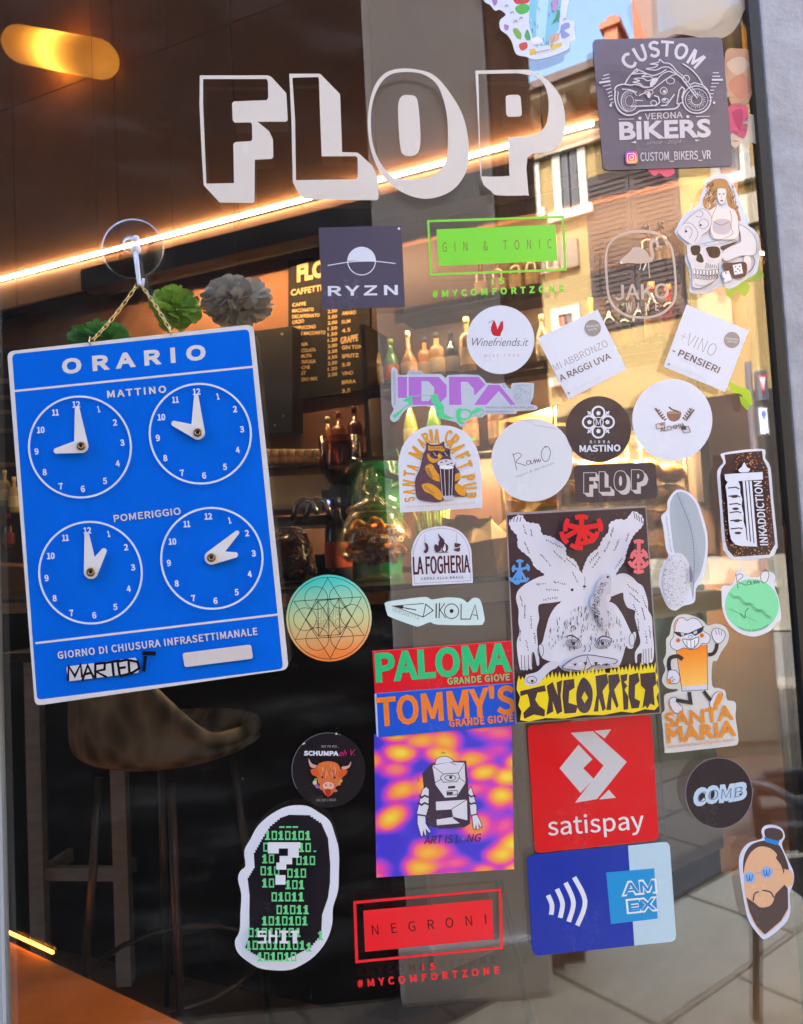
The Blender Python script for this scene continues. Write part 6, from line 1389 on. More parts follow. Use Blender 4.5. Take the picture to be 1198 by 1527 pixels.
a.done('label_sticker', 'red label reading PALOMA in green, directly above the blue label', 'sticker', GR)
# ---- INCORRECT poster
a = Art(y=-.0007, th=.0004); a.fr(750, 750, 4.63); PD = '#4a3539'; PW = '#eceaf7'; YE = '#ffe21c'
a.base([(20, 68), (990, 18), (1095, 1455), (86, 1526)], '#a79a9c')
a.poly([(30, 84), (985, 32), (1085, 1448), (96, 1516)], PD)
def scl(pts, amp=7, wl=34):
    P = sm(pts, 6); out = []; acc = 0
    for i in range(len(P)):
        a_, b_ = Vector(P[i]), Vector(P[(i+1) % len(P)]); d = b_-a_
        if d.length < 1e-6: continue
        n_ = Vector((-d.y, d.x)).normalized(); acc += d.length
        out.append(tuple(a_+n_*(-amp*abs(math.sin(math.pi*acc/wl))+amp*.5)))
    return out
def blob(pts, col, n=4, edge=True, wd=4):
    a.poly(sm(pts, n), col)
def scal(x, y, k=6, r=14, dx=1, dy=.6):
    for i in range(k): a.stroke([(x+i*r*dx+rs.uniform(-4, 4), y+i*r*dy+rs.uniform(-4, 4)), (x+i*r*dx+rs.uniform(4, 10), y+i*r*dy+rs.uniform(6, 16))], 5.5, PD)
# legs
a.poly(scl([(45, 130), (70, 105), (100, 88), (135, 88), (165, 130), (250, 150), (272, 215), (340, 235), (430, 300), (440, 360), (500, 400), (535, 470), (548, 485), (560, 440), (600, 360), (660, 310), (690, 250), (730, 200), (740, 140), (800, 112), (850, 115), (900, 60), (950, 80), (972, 115), (960, 165), (900, 230), (860, 320), (840, 400), (800, 460), (770, 520), (760, 600), (740, 670), (700, 720), (420, 720), (400, 660), (320, 600), (290, 500), (220, 440), (190, 380), (110, 310), (100, 230), (60, 180)]), PW)
for x0, dx in ((60, 22), (905, 17)):
    for i in range(4): a.stroke([(x0+i*dx, 92+i*2 if x0 < 100 else 62+i*12), (x0+i*dx-4+(12 if x0 > 100 else -4), 130 if x0 < 100 else 108+i*11)], 5, PD)
a.stroke(sm([(566, 510), (568, 560), (560, 600)], 3, False), 3, PD); a.dot(565, 577, 12, PD, ry=7); a.dot(480, 600, 10, PD)
# arms
a.poly(sm([(290, 500), (400, 510), (470, 590), (415, 670), (330, 690), (255, 700), (245, 740), (252, 800), (235, 870), (240, 950), (245, 1010), (252, 1080), (250, 1120), (236, 1118), (222, 1050), (205, 1030), (204, 1140), (190, 1150), (180, 1140), (170, 1158), (155, 1150), (148, 1158), (134, 1150), (120, 1148), (104, 1060), (98, 960), (118, 890), (108, 820), (110, 740), (92, 660), (110, 600), (180, 545)], 3), PW)
a.poly(sm([(760, 520), (830, 485), (890, 510), (930, 550), (970, 580), (1002, 680), (1005, 740), (1030, 790), (1036, 900), (1045, 1000), (1040, 1080), (1025, 1105), (1012, 1100), (1000, 1115), (985, 1104), (970, 1116), (958, 1110), (960, 1040), (930, 1050), (928, 1100), (916, 1100), (915, 1030), (950, 970), (940, 900), (912, 790), (915, 745), (860, 720), (835, 660), (830, 620), (780, 635), (740, 640)], 3), PW)
for x0, y0, y1 in ((128, 1050, 1145), (150, 1055, 1150), (176, 1050, 1148), (200, 1040, 1135), (970, 1010, 1110), (988, 1008, 1108), (1008, 1005, 1100), (1026, 1000, 1080)): a.stroke([(x0, y0), (x0+3, y1)], 4, PD)
# head
a.poly(sm([(400, 690), (520, 710), (660, 680), (760, 690), (820, 760), (870, 860), (890, 900), (915, 890), (920, 930), (900, 1000), (870, 1005), (850, 990), (830, 1060), (800, 1130), (740, 1140), (560, 1165), (430, 1160), (370, 1110), (300, 1085), (265, 1060), (250, 990), (275, 960), (295, 880), (330, 770)], 4), PW)
for i in range(230):
    x = rs.uniform(320, 850); y = 710+rs.random()**1.2*290
    if ((x-585)/275)**2+((y-960)/265)**2 < 1: a.stroke([(x, y), (x+rs.uniform(-3, 3), y+rs.uniform(12, 30))], rs.choice([4, 6, 8, 11]), PD, taper=True)
for cx in (490, 690):
    for r_ in (1, .75, .5): a.stroke(circ(cx, 975, 55*r_, 30*r_, 18, 10 if cx < 600 else -10), 4, PD, True)
    a.dot(cx, 972, 12, PD)
a.stroke(sm([(420, 930), (480, 915), (540, 960)], 3, False), 10, PD, taper=True); a.stroke(sm([(640, 960), (690, 920), (760, 940)], 3, False), 10, PD, taper=True)
for cx in (565, 600): a.stroke(sm([(cx, 980), (cx+6, 1010), (cx-6, 1030)], 3, False), 5, PD)
a.poly(sm([(410, 1135), (500, 1070), (590, 1050), (700, 1065), (790, 1085), (760, 1115), (640, 1120), (560, 1160), (470, 1150)], 4), '#d8d5e6'); a.stroke(sm([(410, 1135), (500, 1070), (590, 1050), (700, 1065), (790, 1085), (760, 1115), (640, 1120), (560, 1160), (470, 1150)], 4), 6, PD, True)
for k in range(9): a.poly([(450+k*36, 1095+abs(k-4)*5), (478+k*36, 1093+abs(k-4)*5), (464+k*36, 1128)], PD if k % 2 else PW)
a.stroke([(565, 1150), (585, 1060), (615, 1130)], 5, PD)
for c_ in ((262, 1020), (893, 945)): a.stroke(circ(*c_, 20, 45, 14), 4, PD, True)
# snake
a.poly(sm([(680, 530), (710, 490), (745, 500), (750, 560), (745, 620), (715, 650), (720, 740), (735, 820), (700, 870), (660, 790), (610, 720), (612, 660), (645, 600), (650, 560)], 4), '#d5d0dd')
a.dot(726, 512, 9, PD)
for i in range(150):
    t = rs.random(); x = 700-60*math.sin(t*3)+rs.uniform(-25, 25); y = 540+t*310; a.stroke([(x, y), (x+6, y+9)], 3, PD)
# hair marks along limbs
for x, y, k, dx, dy in ((140, 150, 5, .3, 1), (150, 270, 6, .4, .9), (260, 350, 7, .7, .8), (350, 330, 7, .8, .7), (480, 480, 5, .5, .9), (620, 440, 6, .6, -.9), (700, 330, 6, .5, -.9), (800, 250, 6, -.4, .9), (870, 200, 5, -.3, .9), (150, 700, 7, 0, 1), (190, 780, 6, .1, 1), (160, 950, 5, .2, 1), (350, 540, 6, 1, .2), (300, 590, 6, 1, .1), (960, 720, 6, .2, 1), (985, 880, 6, .1, 1), (880, 620, 6, .8, .8), (900, 700, 5, .5, 1), (300, 250, 8, 1, .5), (440, 380, 6, .8, .7), (190, 180, 4, .2, .9), (600, 400, 6, .7, -.8), (760, 170, 5, -.3, .8), (820, 380, 6, -.6, .9), (120, 640, 5, .2, 1), (230, 560, 5, 1, -.2), (280, 660, 7, 1, -.1), (120, 880, 5, -.1, 1), (215, 900, 5, .1, 1), (860, 560, 6, .9, .7), (960, 640, 6, .4, 1), (930, 800, 6, .1, 1), (1010, 850, 6, .1, 1)): scal(x, y, k, 15, dx, dy)
# splats
def splat(cx, cy, arms_, col, wd):
    for an, ln in arms_:
        t = R(an); ex, ey = cx+math.sin(t)*ln, cy-math.cos(t)*ln; a.stroke([(cx, cy), (ex, ey)], wd, col)
        nx, ny = math.cos(t), math.sin(t); a.stroke(sm([(ex-nx*wd*1.3-math.sin(t)*6, ey-ny*wd*1.3+math.cos(t)*6), (ex+math.sin(t)*4, ey-math.cos(t)*4), (ex+nx*wd*1.3-math.sin(t)*6, ey+ny*wd*1.3+math.cos(t)*6)], 3, False), wd*.9, col)
    a.dot(cx, cy, wd*.8, col)
splat(545, 175, ((0, 78), (-78, 110), (-118, 140), (-165, 135), (125, 110), (80, 130), (160, 100)), '#ef1d28', 34)
splat(940, 375, ((0, 110), (180, 100), (-60, 45), (60, 50), (-140, 70), (140, 70)), '#f4777c', 26); splat(118, 460, ((0, 60), (75, 60), (-80, 45), (-145, 90), (-165, 95), (150, 85), (175, 80)), '#66a8ee', 18)
# yellow band and lettering
top = [(96, 1290)]
for k in range(38):
    x = 100+k*25.5; y = 1215-k*2.4; top += [(x, y+rs.uniform(8, 30)), (x+12, y-rs.uniform(10, 38))]
a.poly(top+[(1058, 1120), (1055, 1165), (1075, 1200), (1060, 1240), (1080, 1300), (1062, 1340), (1078, 1400), (1050, 1430), (980, 1425), (900, 1450), (820, 1440), (700, 1465), (560, 1465), (420, 1490), (300, 1485), (180, 1510), (120, 1500), (130, 1440), (108, 1400), (120, 1340)], YE)
for P in ([(120, 1300), (185, 1285), (290, 1258), (300, 1300), (240, 1310), (225, 1360), (250, 1400), (292, 1430), (290, 1475), (215, 1462), (148, 1492), (142, 1450), (190, 1400), (180, 1350), (170, 1320), (122, 1335)],
          [(303, 1265), (345, 1235), (380, 1330), (372, 1240), (412, 1222), (400, 1330), (412, 1440), (375, 1460), (345, 1370), (350, 1440), (302, 1465), (318, 1350)],
          [(420, 1225), (492, 1215), (498, 1275), (460, 1300), (455, 1380), (520, 1400), (505, 1450), (425, 1455), (412, 1340)],
          [(640, 1195), (720, 1180), (730, 1240), (690, 1300), (712, 1420), (690, 1440), (665, 1350), (660, 1440), (628, 1442), (650, 1320)],
          [(728, 1190), (800, 1180), (812, 1230), (770, 1290), (800, 1400), (788, 1420), (752, 1340), (748, 1430), (715, 1430), (735, 1300)],
          [(812, 1190), (862, 1180), (858, 1225), (838, 1235), (860, 1262), (842, 1290), (868, 1340), (866, 1425), (835, 1430), (828, 1300)],
          [(872, 1190), (935, 1172), (945, 1230), (915, 1260), (912, 1350), (950, 1370), (940, 1415), (890, 1420), (868, 1330)],
          [(948, 1180), (1055, 1168), (1060, 1250), (1040, 1270), (1050, 1400), (1020, 1385), (1000, 1420), (985, 1400), (965, 1418), (985, 1290), (955, 1262)]): a.poly(P, PD, part='lettering')
a.poly(sm([(560, 1205), (610, 1260), (622, 1340), (600, 1430), (560, 1452), (520, 1420), (508, 1330), (525, 1250)], 3), PD, [[(565, 1300), (590, 1345), (566, 1385), (545, 1345)]], part='lettering')
a.poly(sm([(150, 1240), (165, 1190), (240, 1165), (300, 1110), (370, 1090), (380, 1130), (330, 1160), (290, 1200), (240, 1255), (180, 1262)], 4), '#dcdae8'); a.stroke(circ(200, 1222, 34, 24), 4, PD, True); a.dot(204, 1230, 10, PD)
a.done('poster_sticker', 'tall dark poster of a white upside-down creature above yellow lettering INCORRECT', 'sticker', GR)

# ---- satispay
a = Art(); a.fr(740, 840, 2.616); LG = '#d5d2d6'
a.base(rrect([(122, 634), (606, 590), (636, 1080), (152, 1132)], 26), '#e5141c')
a.poly([(292, 662), (378, 655), (510, 775), (394, 920), (308, 935), (420, 790)], LG)
a.poly([(384, 654), (450, 648), (424, 684)], LG); a.poly([(402, 922), (440, 884), (468, 915)], LG)
a.poly([(322, 708), (376, 765), (340, 800), (382, 842), (330, 896), (248, 800)], LG)
a.text('satispay', (205, 1062), (578, 1036), 68, '#f6f0f2', bold=.01)
a.done('square_sticker', 'bright red square sticker with a white arrow mark and the word satispay', 'sticker', GR)
# ---- contactless card sticker
a = Art(y=-.0006); a.fr(500, 1200, 1.716)
a.base(rrect([(490, 130), (856, 94), (874, 350), (506, 388)], 18), '#1d37b0')
a.poly([(750, 105)]+rrect([(750, 105), (856, 94), (874, 350), (766, 361)], 17)[6:18]+[(766, 361)], '#c3dff0')
a.poly([(694, 174), (817, 163), (826, 292), (706, 306)], '#1c9be2')
for i, (x, y0, y1, b_) in enumerate(((545, 232, 282, 10), (568, 216, 290, 14), (590, 200, 300, 20), (612, 186, 310, 28))):
    a.stroke(sm([(x, y0), (x+b_, (y0+y1)/2), (x+8, y1)], 5, False), 12, '#f0f3fa')
def wAM(x0, y0, x1, y1): return None
for t_, p0, p1 in (('AM', (738, 232), (822, 224)), ('EX', (750, 277), (822, 270))):
    a.text(t_, p0, p1, 32, '#f2f8fc', bold=.09)
    a.text(t_, (p0[0]+3, p0[1]-2.5), (p1[0]-3, p1[1]-2.5), 27, '#1c9be2', bold=.035)
a.done('card_sticker', 'blue and pale contactless payment sticker reading AM EX below the red square', 'sticker', GR)

# ---- SANTA MARIA walking beer
a = Art(); a.fr(940, 880, 4.643); OB = '#f3962e'; BL = '#3a2c30'; CR = '#e2e0dc'
a.base(sm([(380, 168), (440, 180), (500, 210), (540, 245), (600, 232), (660, 255), (685, 310), (672, 370), (630, 430), (600, 490), (570, 500), (568, 660), (620, 680), (660, 700), (672, 760), (720, 770), (735, 800), (730, 880), (745, 980), (748, 1060), (700, 1080), (480, 1105), (260, 1128), (240, 1100), (228, 960), (218, 860), (240, 830), (235, 740), (262, 715), (325, 700), (325, 685), (260, 680), (225, 640), (225, 600), (245, 550), (230, 490), (250, 440), (250, 340), (275, 310), (290, 230), (325, 180)], 3), CR)
beer = grad('gradient_beer', '#f58a1c', '#ffc25e', onY(1032, 968), onY(1040, 1022))
a.poly([(322, 402), (532, 378), (534, 660), (358, 672)], beer); a.poly([(358, 668), (538, 652), (538, 690), (366, 700)], '#dfe2f2'); a.stroke([(318, 405), (360, 700), (538, 690), (534, 378)], 4, BL)
a.poly(sm([(305, 290), (305, 240), (330, 200), (370, 192), (395, 210), (430, 194), (470, 205), (500, 245), (510, 285), (550, 310), (552, 350), (530, 372), (500, 370), (470, 400), (420, 412), (370, 400), (330, 418), (290, 400), (278, 360), (300, 325)], 4), '#eceaf8'); a.stroke(sm([(305, 290), (305, 240), (330, 200), (370, 192), (395, 210), (430, 194), (470, 205), (500, 245), (510, 285), (550, 310), (552, 350), (530, 372), (500, 370), (470, 400), (420, 412), (370, 400), (330, 418), (290, 400), (278, 360), (300, 325)], 4), 4, BL, True)
a.stroke(sm([(312, 280), (315, 240), (335, 205)], 3, False), 8, OB); a.poly([(300, 285), (400, 300), (515, 248), (500, 290), (450, 318), (425, 300), (385, 312), (350, 325), (320, 310)], BL); a.poly([(350, 296), (378, 298), (372, 314), (356, 314)], '#cfd0e6'); a.poly([(438, 290), (465, 280), (464, 298), (444, 308)], '#cfd0e6')
a.poly(sm([(365, 340), (420, 345), (472, 325), (470, 370), (430, 405), (390, 390)], 4), '#fbfbff'); a.stroke(sm([(365, 340), (420, 345), (472, 325), (470, 370), (430, 405), (390, 390)], 4), 5, BL, True)
for x in (393, 420, 446): a.stroke([(x, 346), (x+2, 398)], 3.5, BL)
a.dot(333, 348, 17, OB); a.dot(497, 314, 17, OB); a.dot(335, 348, 6, BL); a.dot(498, 314, 6, BL); a.dot(418, 325, 12, '#eceaf8'); a.stroke(circ(418, 325, 12), 3, BL, True)
a.stroke(sm([(365, 480), (330, 458), (280, 470), (268, 510), (275, 560)], 4, False), 28, BL); a.stroke(sm([(540, 448), (575, 440), (595, 410), (602, 372)], 4, False), 26, BL)
for P in ([(260, 580), (275, 555), (320, 560), (345, 600), (335, 640), (300, 648), (260, 635)], [(565, 300), (585, 265), (620, 268), (655, 290), (655, 330), (620, 370), (585, 355)], [(270, 770), (290, 745), (320, 745), (330, 780), (365, 815), (350, 850), (310, 850), (285, 815)], [(560, 760), (590, 712), (625, 706), (642, 730), (620, 780), (580, 820), (552, 800)]):
    a.poly(sm(P, 4), '#eceaf8'); a.stroke(sm(P, 4), 4, BL, True)
for p in ([(590, 275), (600, 310)], [(612, 272), (618, 308)], [(634, 282), (632, 315)], [(275, 610), (300, 600)], [(290, 635), (310, 615)]): a.stroke(p, 3.5, BL)
a.poly(sm([(255, 620), (280, 615), (285, 640), (262, 645)], 3), OB); a.stroke(sm([(272, 770), (278, 810), (295, 838)], 3, False), 7, OB); a.poly(sm([(590, 760), (610, 715), (642, 725), (630, 770), (590, 818), (575, 800)], 4), OB)
a.stroke([(410, 705), (420, 780), (318, 762)], 26, BL); a.stroke([(510, 700), (560, 765)], 24, BL)
a.text('SANTA', (245, 945), (708, 890), 86, OB, font='d', bold=.045, warp=lambda u, v: (243+8*(1-v)+460*u, 948-55*u-(92+4*math.sin(u*9))*v)); a.text('MARIA', (258, 1055), (725, 1003), 90, OB, font='d', bold=.045, warp=lambda u, v: (254+8*(1-v)+468*u, 1058-54*u-(98+4*math.sin(u*8))*v))
a.text('santamariacraftpub.com', (262, 1095), (722, 1045), 24, '#e8a890', font='d', bold=.005)
a.done('die_cut_sticker', 'die-cut sticker of a walking beer glass with sunglasses above SANTA MARIA', 'sticker', GR)

# ---- COMB and bearded man
a = Art(); a.fr(1000, 1120, 3.753)
a.base(circ(273, 236, 189, 200), '#8d7f84'); a.poly(circ(273, 236, 185, 196), '#33272b')
a.text('COMB', (135, 305), (425, 260), 82, '#c7dcf2', bold=.10, warp=lambda u, v: (136+282*u+6*v, 306-46*u-84*v-4*math.sin(u*6)))
a.text('COMB', (135, 305), (425, 260), 82, '#6f86ae', bold=-.005, warp=lambda u, v: (150+256*u+5*v, 292-42*u-56*v-4*math.sin(u*6)))
a.done('round_sticker', 'round black sticker with the pale blue word COMB', 'sticker', GR)
a = Art(); a.fr(1000, 1120, 3.753); HA = '#54423f'; SKN = '#eab892'
a.base(sm([(510, 450), (530, 420), (580, 415), (625, 435), (642, 480), (625, 525), (660, 610), (690, 680), (690, 740), (668, 800), (672, 900), (640, 970), (540, 1050), (500, 1035), (440, 950), (415, 850), (395, 730), (385, 620), (400, 560), (440, 515), (515, 490)], 4), '#d9def8')
a.poly(sm([(410, 690), (412, 610), (430, 560), (480, 515), (560, 500), (610, 540), (650, 630), (670, 670), (690, 700), (685, 750), (655, 770), (660, 880), (625, 950), (530, 1028), (480, 980), (440, 900), (418, 800)], 4), SKN)
a.poly(sm([(410, 690), (408, 620), (425, 560), (470, 515), (560, 500), (612, 530), (650, 610), (664, 668), (640, 660), (636, 690), (620, 640), (592, 600), (598, 580), (560, 545), (500, 535), (450, 570), (420, 630)], 3), HA)
a.poly([(525, 480), (612, 500), (605, 528), (530, 508)], '#2a8ade'); a.poly(sm([(532, 480), (530, 440), (575, 430), (620, 445), (632, 478), (608, 502), (560, 492)], 4), HA)
a.poly(sm([(640, 670), (675, 670), (685, 700), (682, 745), (650, 765), (638, 730)], 4), SKN)
for x, y in ((444, 708), (540, 680)): a.poly(circ(x, y, 32), '#8cb8ee'); a.stroke(sm([(x-16, y-14), (x-14, y+14), (x-4, y+16), (x, y-14), (x+2, y+14), (x+12, y+14), (x+16, y-16)], 2, False), 5, '#3a6cc8')
a.stroke([(476, 686), (508, 680)], 2.5, '#9a8a90'); a.stroke([(572, 662), (650, 664)], 2.5, '#b8a89c')
a.poly([(426, 820), (470, 850), (500, 872), (560, 862), (590, 800), (640, 748), (658, 770), (660, 880), (620, 950), (530, 1028), (480, 975), (445, 900)], HA)
a.poly(sm([(466, 830), (490, 790), (520, 782), (572, 792), (580, 830), (556, 868), (500, 874)], 4), SKN); a.stroke(sm([(464, 840), (472, 800), (495, 788)], 4, False), 7, HA); a.stroke(sm([(515, 780), (560, 790), (578, 820)], 4, False), 8, HA)
a.done('die_cut_sticker', 'die-cut sticker of a bearded man with a top knot and blue glasses', 'sticker', GR)

# ---- SCHUMPA and binary head
a = Art(); a.fr(340, 1080, 4.018)
a.base(circ(603, 275, 222, 226), '#241f23'); a.stroke(circ(603, 275, 219, 223, a0=150, a1=290), 3, '#8c868c')
a.text('SCHUMPA', (458, 186), (660, 188), 24, WH, bold=.09); a.text('eh V.', (668, 192), (765, 186), 36, '#e8208c', font='d', bold=.005, shear=.4); a.text('KO YO KO .', (562, 140), (662, 140), 13, '#b9b3b9', bold=.02); a.text('15 | 03 | 2025', (530, 462), (648, 460), 13, '#b9b3b9', bold=.02)
for P in ([(484, 206), (505, 238), (545, 250), (540, 268), (498, 258), (486, 232)], [(736, 224), (722, 248), (682, 256), (690, 274), (724, 262), (737, 240)]): a.poly(sm(P, 3), '#e8b4a8')
for i in range(70):
    an = rs.uniform(0, 6.28); x = 600+math.cos(an)*rs.uniform(30, 92); y = 320+math.sin(an)*rs.uniform(50, 95)
    if y < 415: a.poly(circ(x, y, rs.uniform(8, 20), rs.uniform(6, 14), 7, rs.uniform(0, 90)), rs.choice(['#e98a4a', '#ef6a5a', '#c46ab8', '#e8c05a', '#d8e0b0', '#f08a90', '#f0a850', '#9ac07a']))
a.poly(sm([(545, 240), (600, 222), (660, 240), (675, 300), (650, 370), (620, 425), (585, 425), (555, 370), (530, 300)], 4), '#ea7a40'); a.poly(sm([(496, 272), (540, 272), (548, 312), (510, 308)], 3), '#e8632c'); a.poly(sm([(716, 276), (670, 278), (662, 316), (700, 310)], 3), '#e8632c')
for i in range(26): x = 560+rs.uniform(0, 90); y = 240+rs.uniform(0, 70); a.stroke([(x, y), (x+rs.uniform(-8, 8), y+26)], 5, rs.choice(['#f2b05a', '#c44a2c', '#d870a8', '#f6c890']), taper=True)
a.dot(566, 318, 6, '#3a1a14'); a.dot(640, 320, 6, '#3a1a14'); a.poly(sm([(570, 360), (600, 345), (634, 360), (630, 385), (600, 392), (574, 385)], 3), '#f4c0b0'); a.dot(588, 366, 5, '#6a2a20'); a.dot(616, 366, 5, '#6a2a20'); a.poly(sm([(584, 392), (618, 392), (610, 432), (594, 432)], 3), '#c8342a')
a.stroke([(448, 122), (462, 112)], 7, '#f4f4f8'); a.dot(650, 58, 6, WH)
a.done('round_sticker', 'round black sticker with a flowery orange cow head, below the gradient star sticker', 'sticker', GR)
a = Art(); a.fr(340, 1080, 4.018); BK2 = '#231d26'; GG = '#7ae89a'
a.base(sm([(360, 492), (470, 490), (545, 530), (610, 580), (640, 660), (665, 760), (665, 900), (660, 1000), (630, 1100), (625, 1200), (590, 1300), (520, 1390), (430, 1450), (350, 1476), (210, 1468), (130, 1430), (60, 1370), (42, 1300), (70, 1240), (75, 1130), (80, 1020), (60, 930), (75, 880), (105, 850), (98, 760), (135, 690), (180, 610), (260, 540)], 3), WH)
def stair(pts, st=9):
    out = []
    for i in range(len(pts)):
        x0, y0 = pts[i]; x1, y1 = pts[(i+1) % len(pts)]; n = max(1, int(max(abs(x1-x0), abs(y1-y0))/st/1.5))
        for k in range(n):
            xa = x0+(x1-x0)*k/n; ya = y0+(y1-y0)*k/n; xb = x0+(x1-x0)*(k+1)/n; yb = y0+(y1-y0)*(k+1)/n
            out += [(xa, ya), (xb, ya)] if abs(x1-x0) > 2 else [(xa, ya)]
    return out
a.poly(stair([(360, 543), (480, 546), (560, 600), (600, 690), (614, 850), (612, 960), (600, 1050), (565, 1150), (560, 1270), (500, 1340), (400, 1390), (330, 1418), (230, 1412), (150, 1370), (105, 1330), (130, 1250), (128, 1130), (130, 1020), (118, 920), (160, 850), (155, 770), (200, 690), (250, 610), (310, 560)]), BK2)
D1 = ['010', '110', '010', '010', '010', '111', '']; G_ = {'1': ('0110', '1110', '0110', '0110', '0110', '1111'), '0': ('1111', '1001', '1001', '1001', '1001', '1111'), '.': ('0000', '0000', '0000', '0000', '0000', '0110'), '-': ('0000', '0000', '0000', '0000', '1111', '0000'), 'S': ('1111', '1000', '1111', '0001', '0001', '1111'), 'H': ('1001', '1001', '1111', '1001', '1001', '1001'), 'I': ('1111', '0110', '0110', '0110', '0110', '1111'), 'T': ('1111', '0110', '0110', '0110', '0110', '0110')}
def bits(row, x, y, cw=38, ch=54, col=GG, dy=0, part='lettering', adv=1.06):
    for i, c in enumerate(row):
        g = G_.get(c)
        if not g: continue
        for r_, line in enumerate(g):
            k = 0
            while k < 4:
                if line[k] == '1':
                    k2 = k
                    while k2 < 4 and line[k2] == '1': k2 += 1
                    xa = x+i*cw*adv+k*cw*.21; xb = x+i*cw*adv+k2*cw*.21; ya = y+dy*i+r_*ch/6
                    a.poly([(xa, ya), (xb, ya), (xb, ya+ch/6+.6), (xa, ya+ch/6+.6)], col, part=part); k = k2
                else: k += 1
for row, x, y in (('---', 308, 576), ('1010101', 222, 640), ('0', 212, 710), ('10.', 425, 712), ('10', 205, 780), ('010', 410, 790), ('010', 196, 852), ('010', 356, 866), ('10', 205, 925), ('101', 345, 935), ('01011', 262, 1008), ('01011', 292, 1085), ('1010101', 204, 1152), ('01010101', 122, 1222), ('101010101', 108, 1298), ('101010', 176, 1368), ('1', 540, 1240), ('1', 470, 1310)): bits(row, x, y)
for b_ in ((240, 708, 434, 745), (240, 745, 305, 775), (360, 745, 425, 800), (310, 790, 385, 840), (290, 830, 350, 872), (285, 905, 345, 962)):
    a.poly([(b_[0], b_[1]), (b_[2], b_[1]), (b_[2], b_[3]), (b_[0], b_[3])], '#f2f0fc')
bits('SHIT', 178, 1238, 62, 76, '#f2f0fc')
a.done('die_cut_sticker', 'tall white-edged sticker of a black hooded head filled with green ones and zeros', 'sticker', GR)

# ================================================================= hanging opening-hours sign
SY = -.014
sg = Art(y=SY, th=.0025); sg.fr(0, 450, 2.462); SW = '#e8e6e8'
sg.base(rrect([(26, 182), (930, 82), (1060, 1350), (128, 1484)], 26), SW)
blue = mat('sign_blue_enamel', '#0a68e2', rough=.17, spec=.6, noise=.06, scale=16)
sg.poly(rrect([(44, 192), (914, 100), (1040, 1348), (136, 1462)], 18), blue, part='blue_panel')
sg.stroke([(50, 328), (932, 238)], 8, SW, part='border'); sg.stroke([(130, 1254), (1022, 1148)], 8, SW, part='border')
sg.text('ORARIO', (228, 262), (754, 208), 52, SW, bold=.075, space=1.22, warp=lambda u, v: (230+3*(1-v)+520*u, 262-54*u-48*v))
sg.text('MATTINO', (396, 352), (610, 332), 24, SW, bold=.05, space=1.12); sg.text('POMERIGGIO', (420, 808), (664, 780), 24, SW, bold=.035, space=1.02)
sg.text('GIORNO DI CHIUSURA INFRASETTIMANALE', (214, 1311), (946, 1222), 25, SW, bold=.035, space=1.05)
sg.poly(rrect([(243, 1340), (500, 1306), (510, 1362), (250, 1394)], 8), '#dedbe0'); sg.poly(rrect([(670, 1290), (922, 1258), (930, 1310), (678, 1342)], 10), '#e4dcda')
# felt-tip day of closing
MK = '#161321'
for st in ([(250, 1392), (252, 1338), (275, 1375), (296, 1332), (302, 1380)], [(302, 1392), (322, 1335), (345, 1382)], [(310, 1368), (338, 1362)], [(350, 1385), (350, 1330), (385, 1326), (384, 1350), (352, 1358), (392, 1378)], [(388, 1326), (440, 1318)], [(412, 1322), (418, 1376)], [(440, 1372), (432, 1322), (468, 1314)], [(434, 1346), (462, 1342)], [(440, 1374), (474, 1366)], [(476, 1366), (472, 1316), (505, 1322), (512, 1346), (478, 1366)]):
    sg.stroke(st, 9, MK, part='handwriting')
sg.stroke([(522, 1290), (572, 1292)], 15, MK, part='handwriting'); sg.stroke([(534, 1300), (528, 1358)], 13, MK, part='handwriting')
# four dials
sg.fr(0, 0, 1)
dials = [((119.8, 664.7), (77, 76), (-.5, 90), [(114, 603), (148, 610), (172, 630), (183, 660), (176, 691), (157, 717), (124, 729), (91, 725), (67, 704), (55, 673), (61, 641), (83, 615)]),
         ((297, 645), (76.5, 75), 0, [(293.5, 584), (326, 591), (351, 610), (361.5, 640), (355, 671), (336, 696), (305, 709), (272, 705), (247, 683), (236, 653), (241, 622), (262, 596)]),
         ((135.5, 853), (77.5, 76.5), 0, [(130.5, 791), (163, 796), (188.5, 816), (199, 846), (192.5, 878), (172.5, 905), (141, 917.5), (107, 914), (82, 892), (70, 862), (76, 829), (98, 802)]),
         ((315, 831), (76.5, 76), 0, [(311, 770), (343.5, 776), (369, 795), (379, 825), (373, 856), (353.5, 883), (322, 896), (289, 892), (264, 870), (252.5, 839.5), (257.5, 807.5), (279, 781.5)])]
hands = [[(114.5, 603+3), (86-6, 673)], [(292.5, 587), (256, 630)], [(128.8, 793), (157, 818)], [(356, 792), (355, 827)]]
for k, ((cx, cy), (rx, ry), _, nums) in enumerate(dials):
    cxr = sum(n[0] for n in nums)/12; cyr = sum(n[1] for n in nums)/12
    sg.stroke(circ(cxr, cyr, rx-.8, ry-.8, 56, 20), 3.0, '#dff0fb', True, part='dial_ring')
    for i, (x, y) in enumerate(nums):
        t = str(12 if i == 0 else i); wd = 5.2 if len(t) == 1 else 10.5
        if t == '1': wd = 2.6
        if t == '11': wd = 9
        sg.text(t, (x-wd/2, y+4.6), (x+wd/2, y+4.0), 8.6, '#e6eefa', bold=.05, part='numerals')
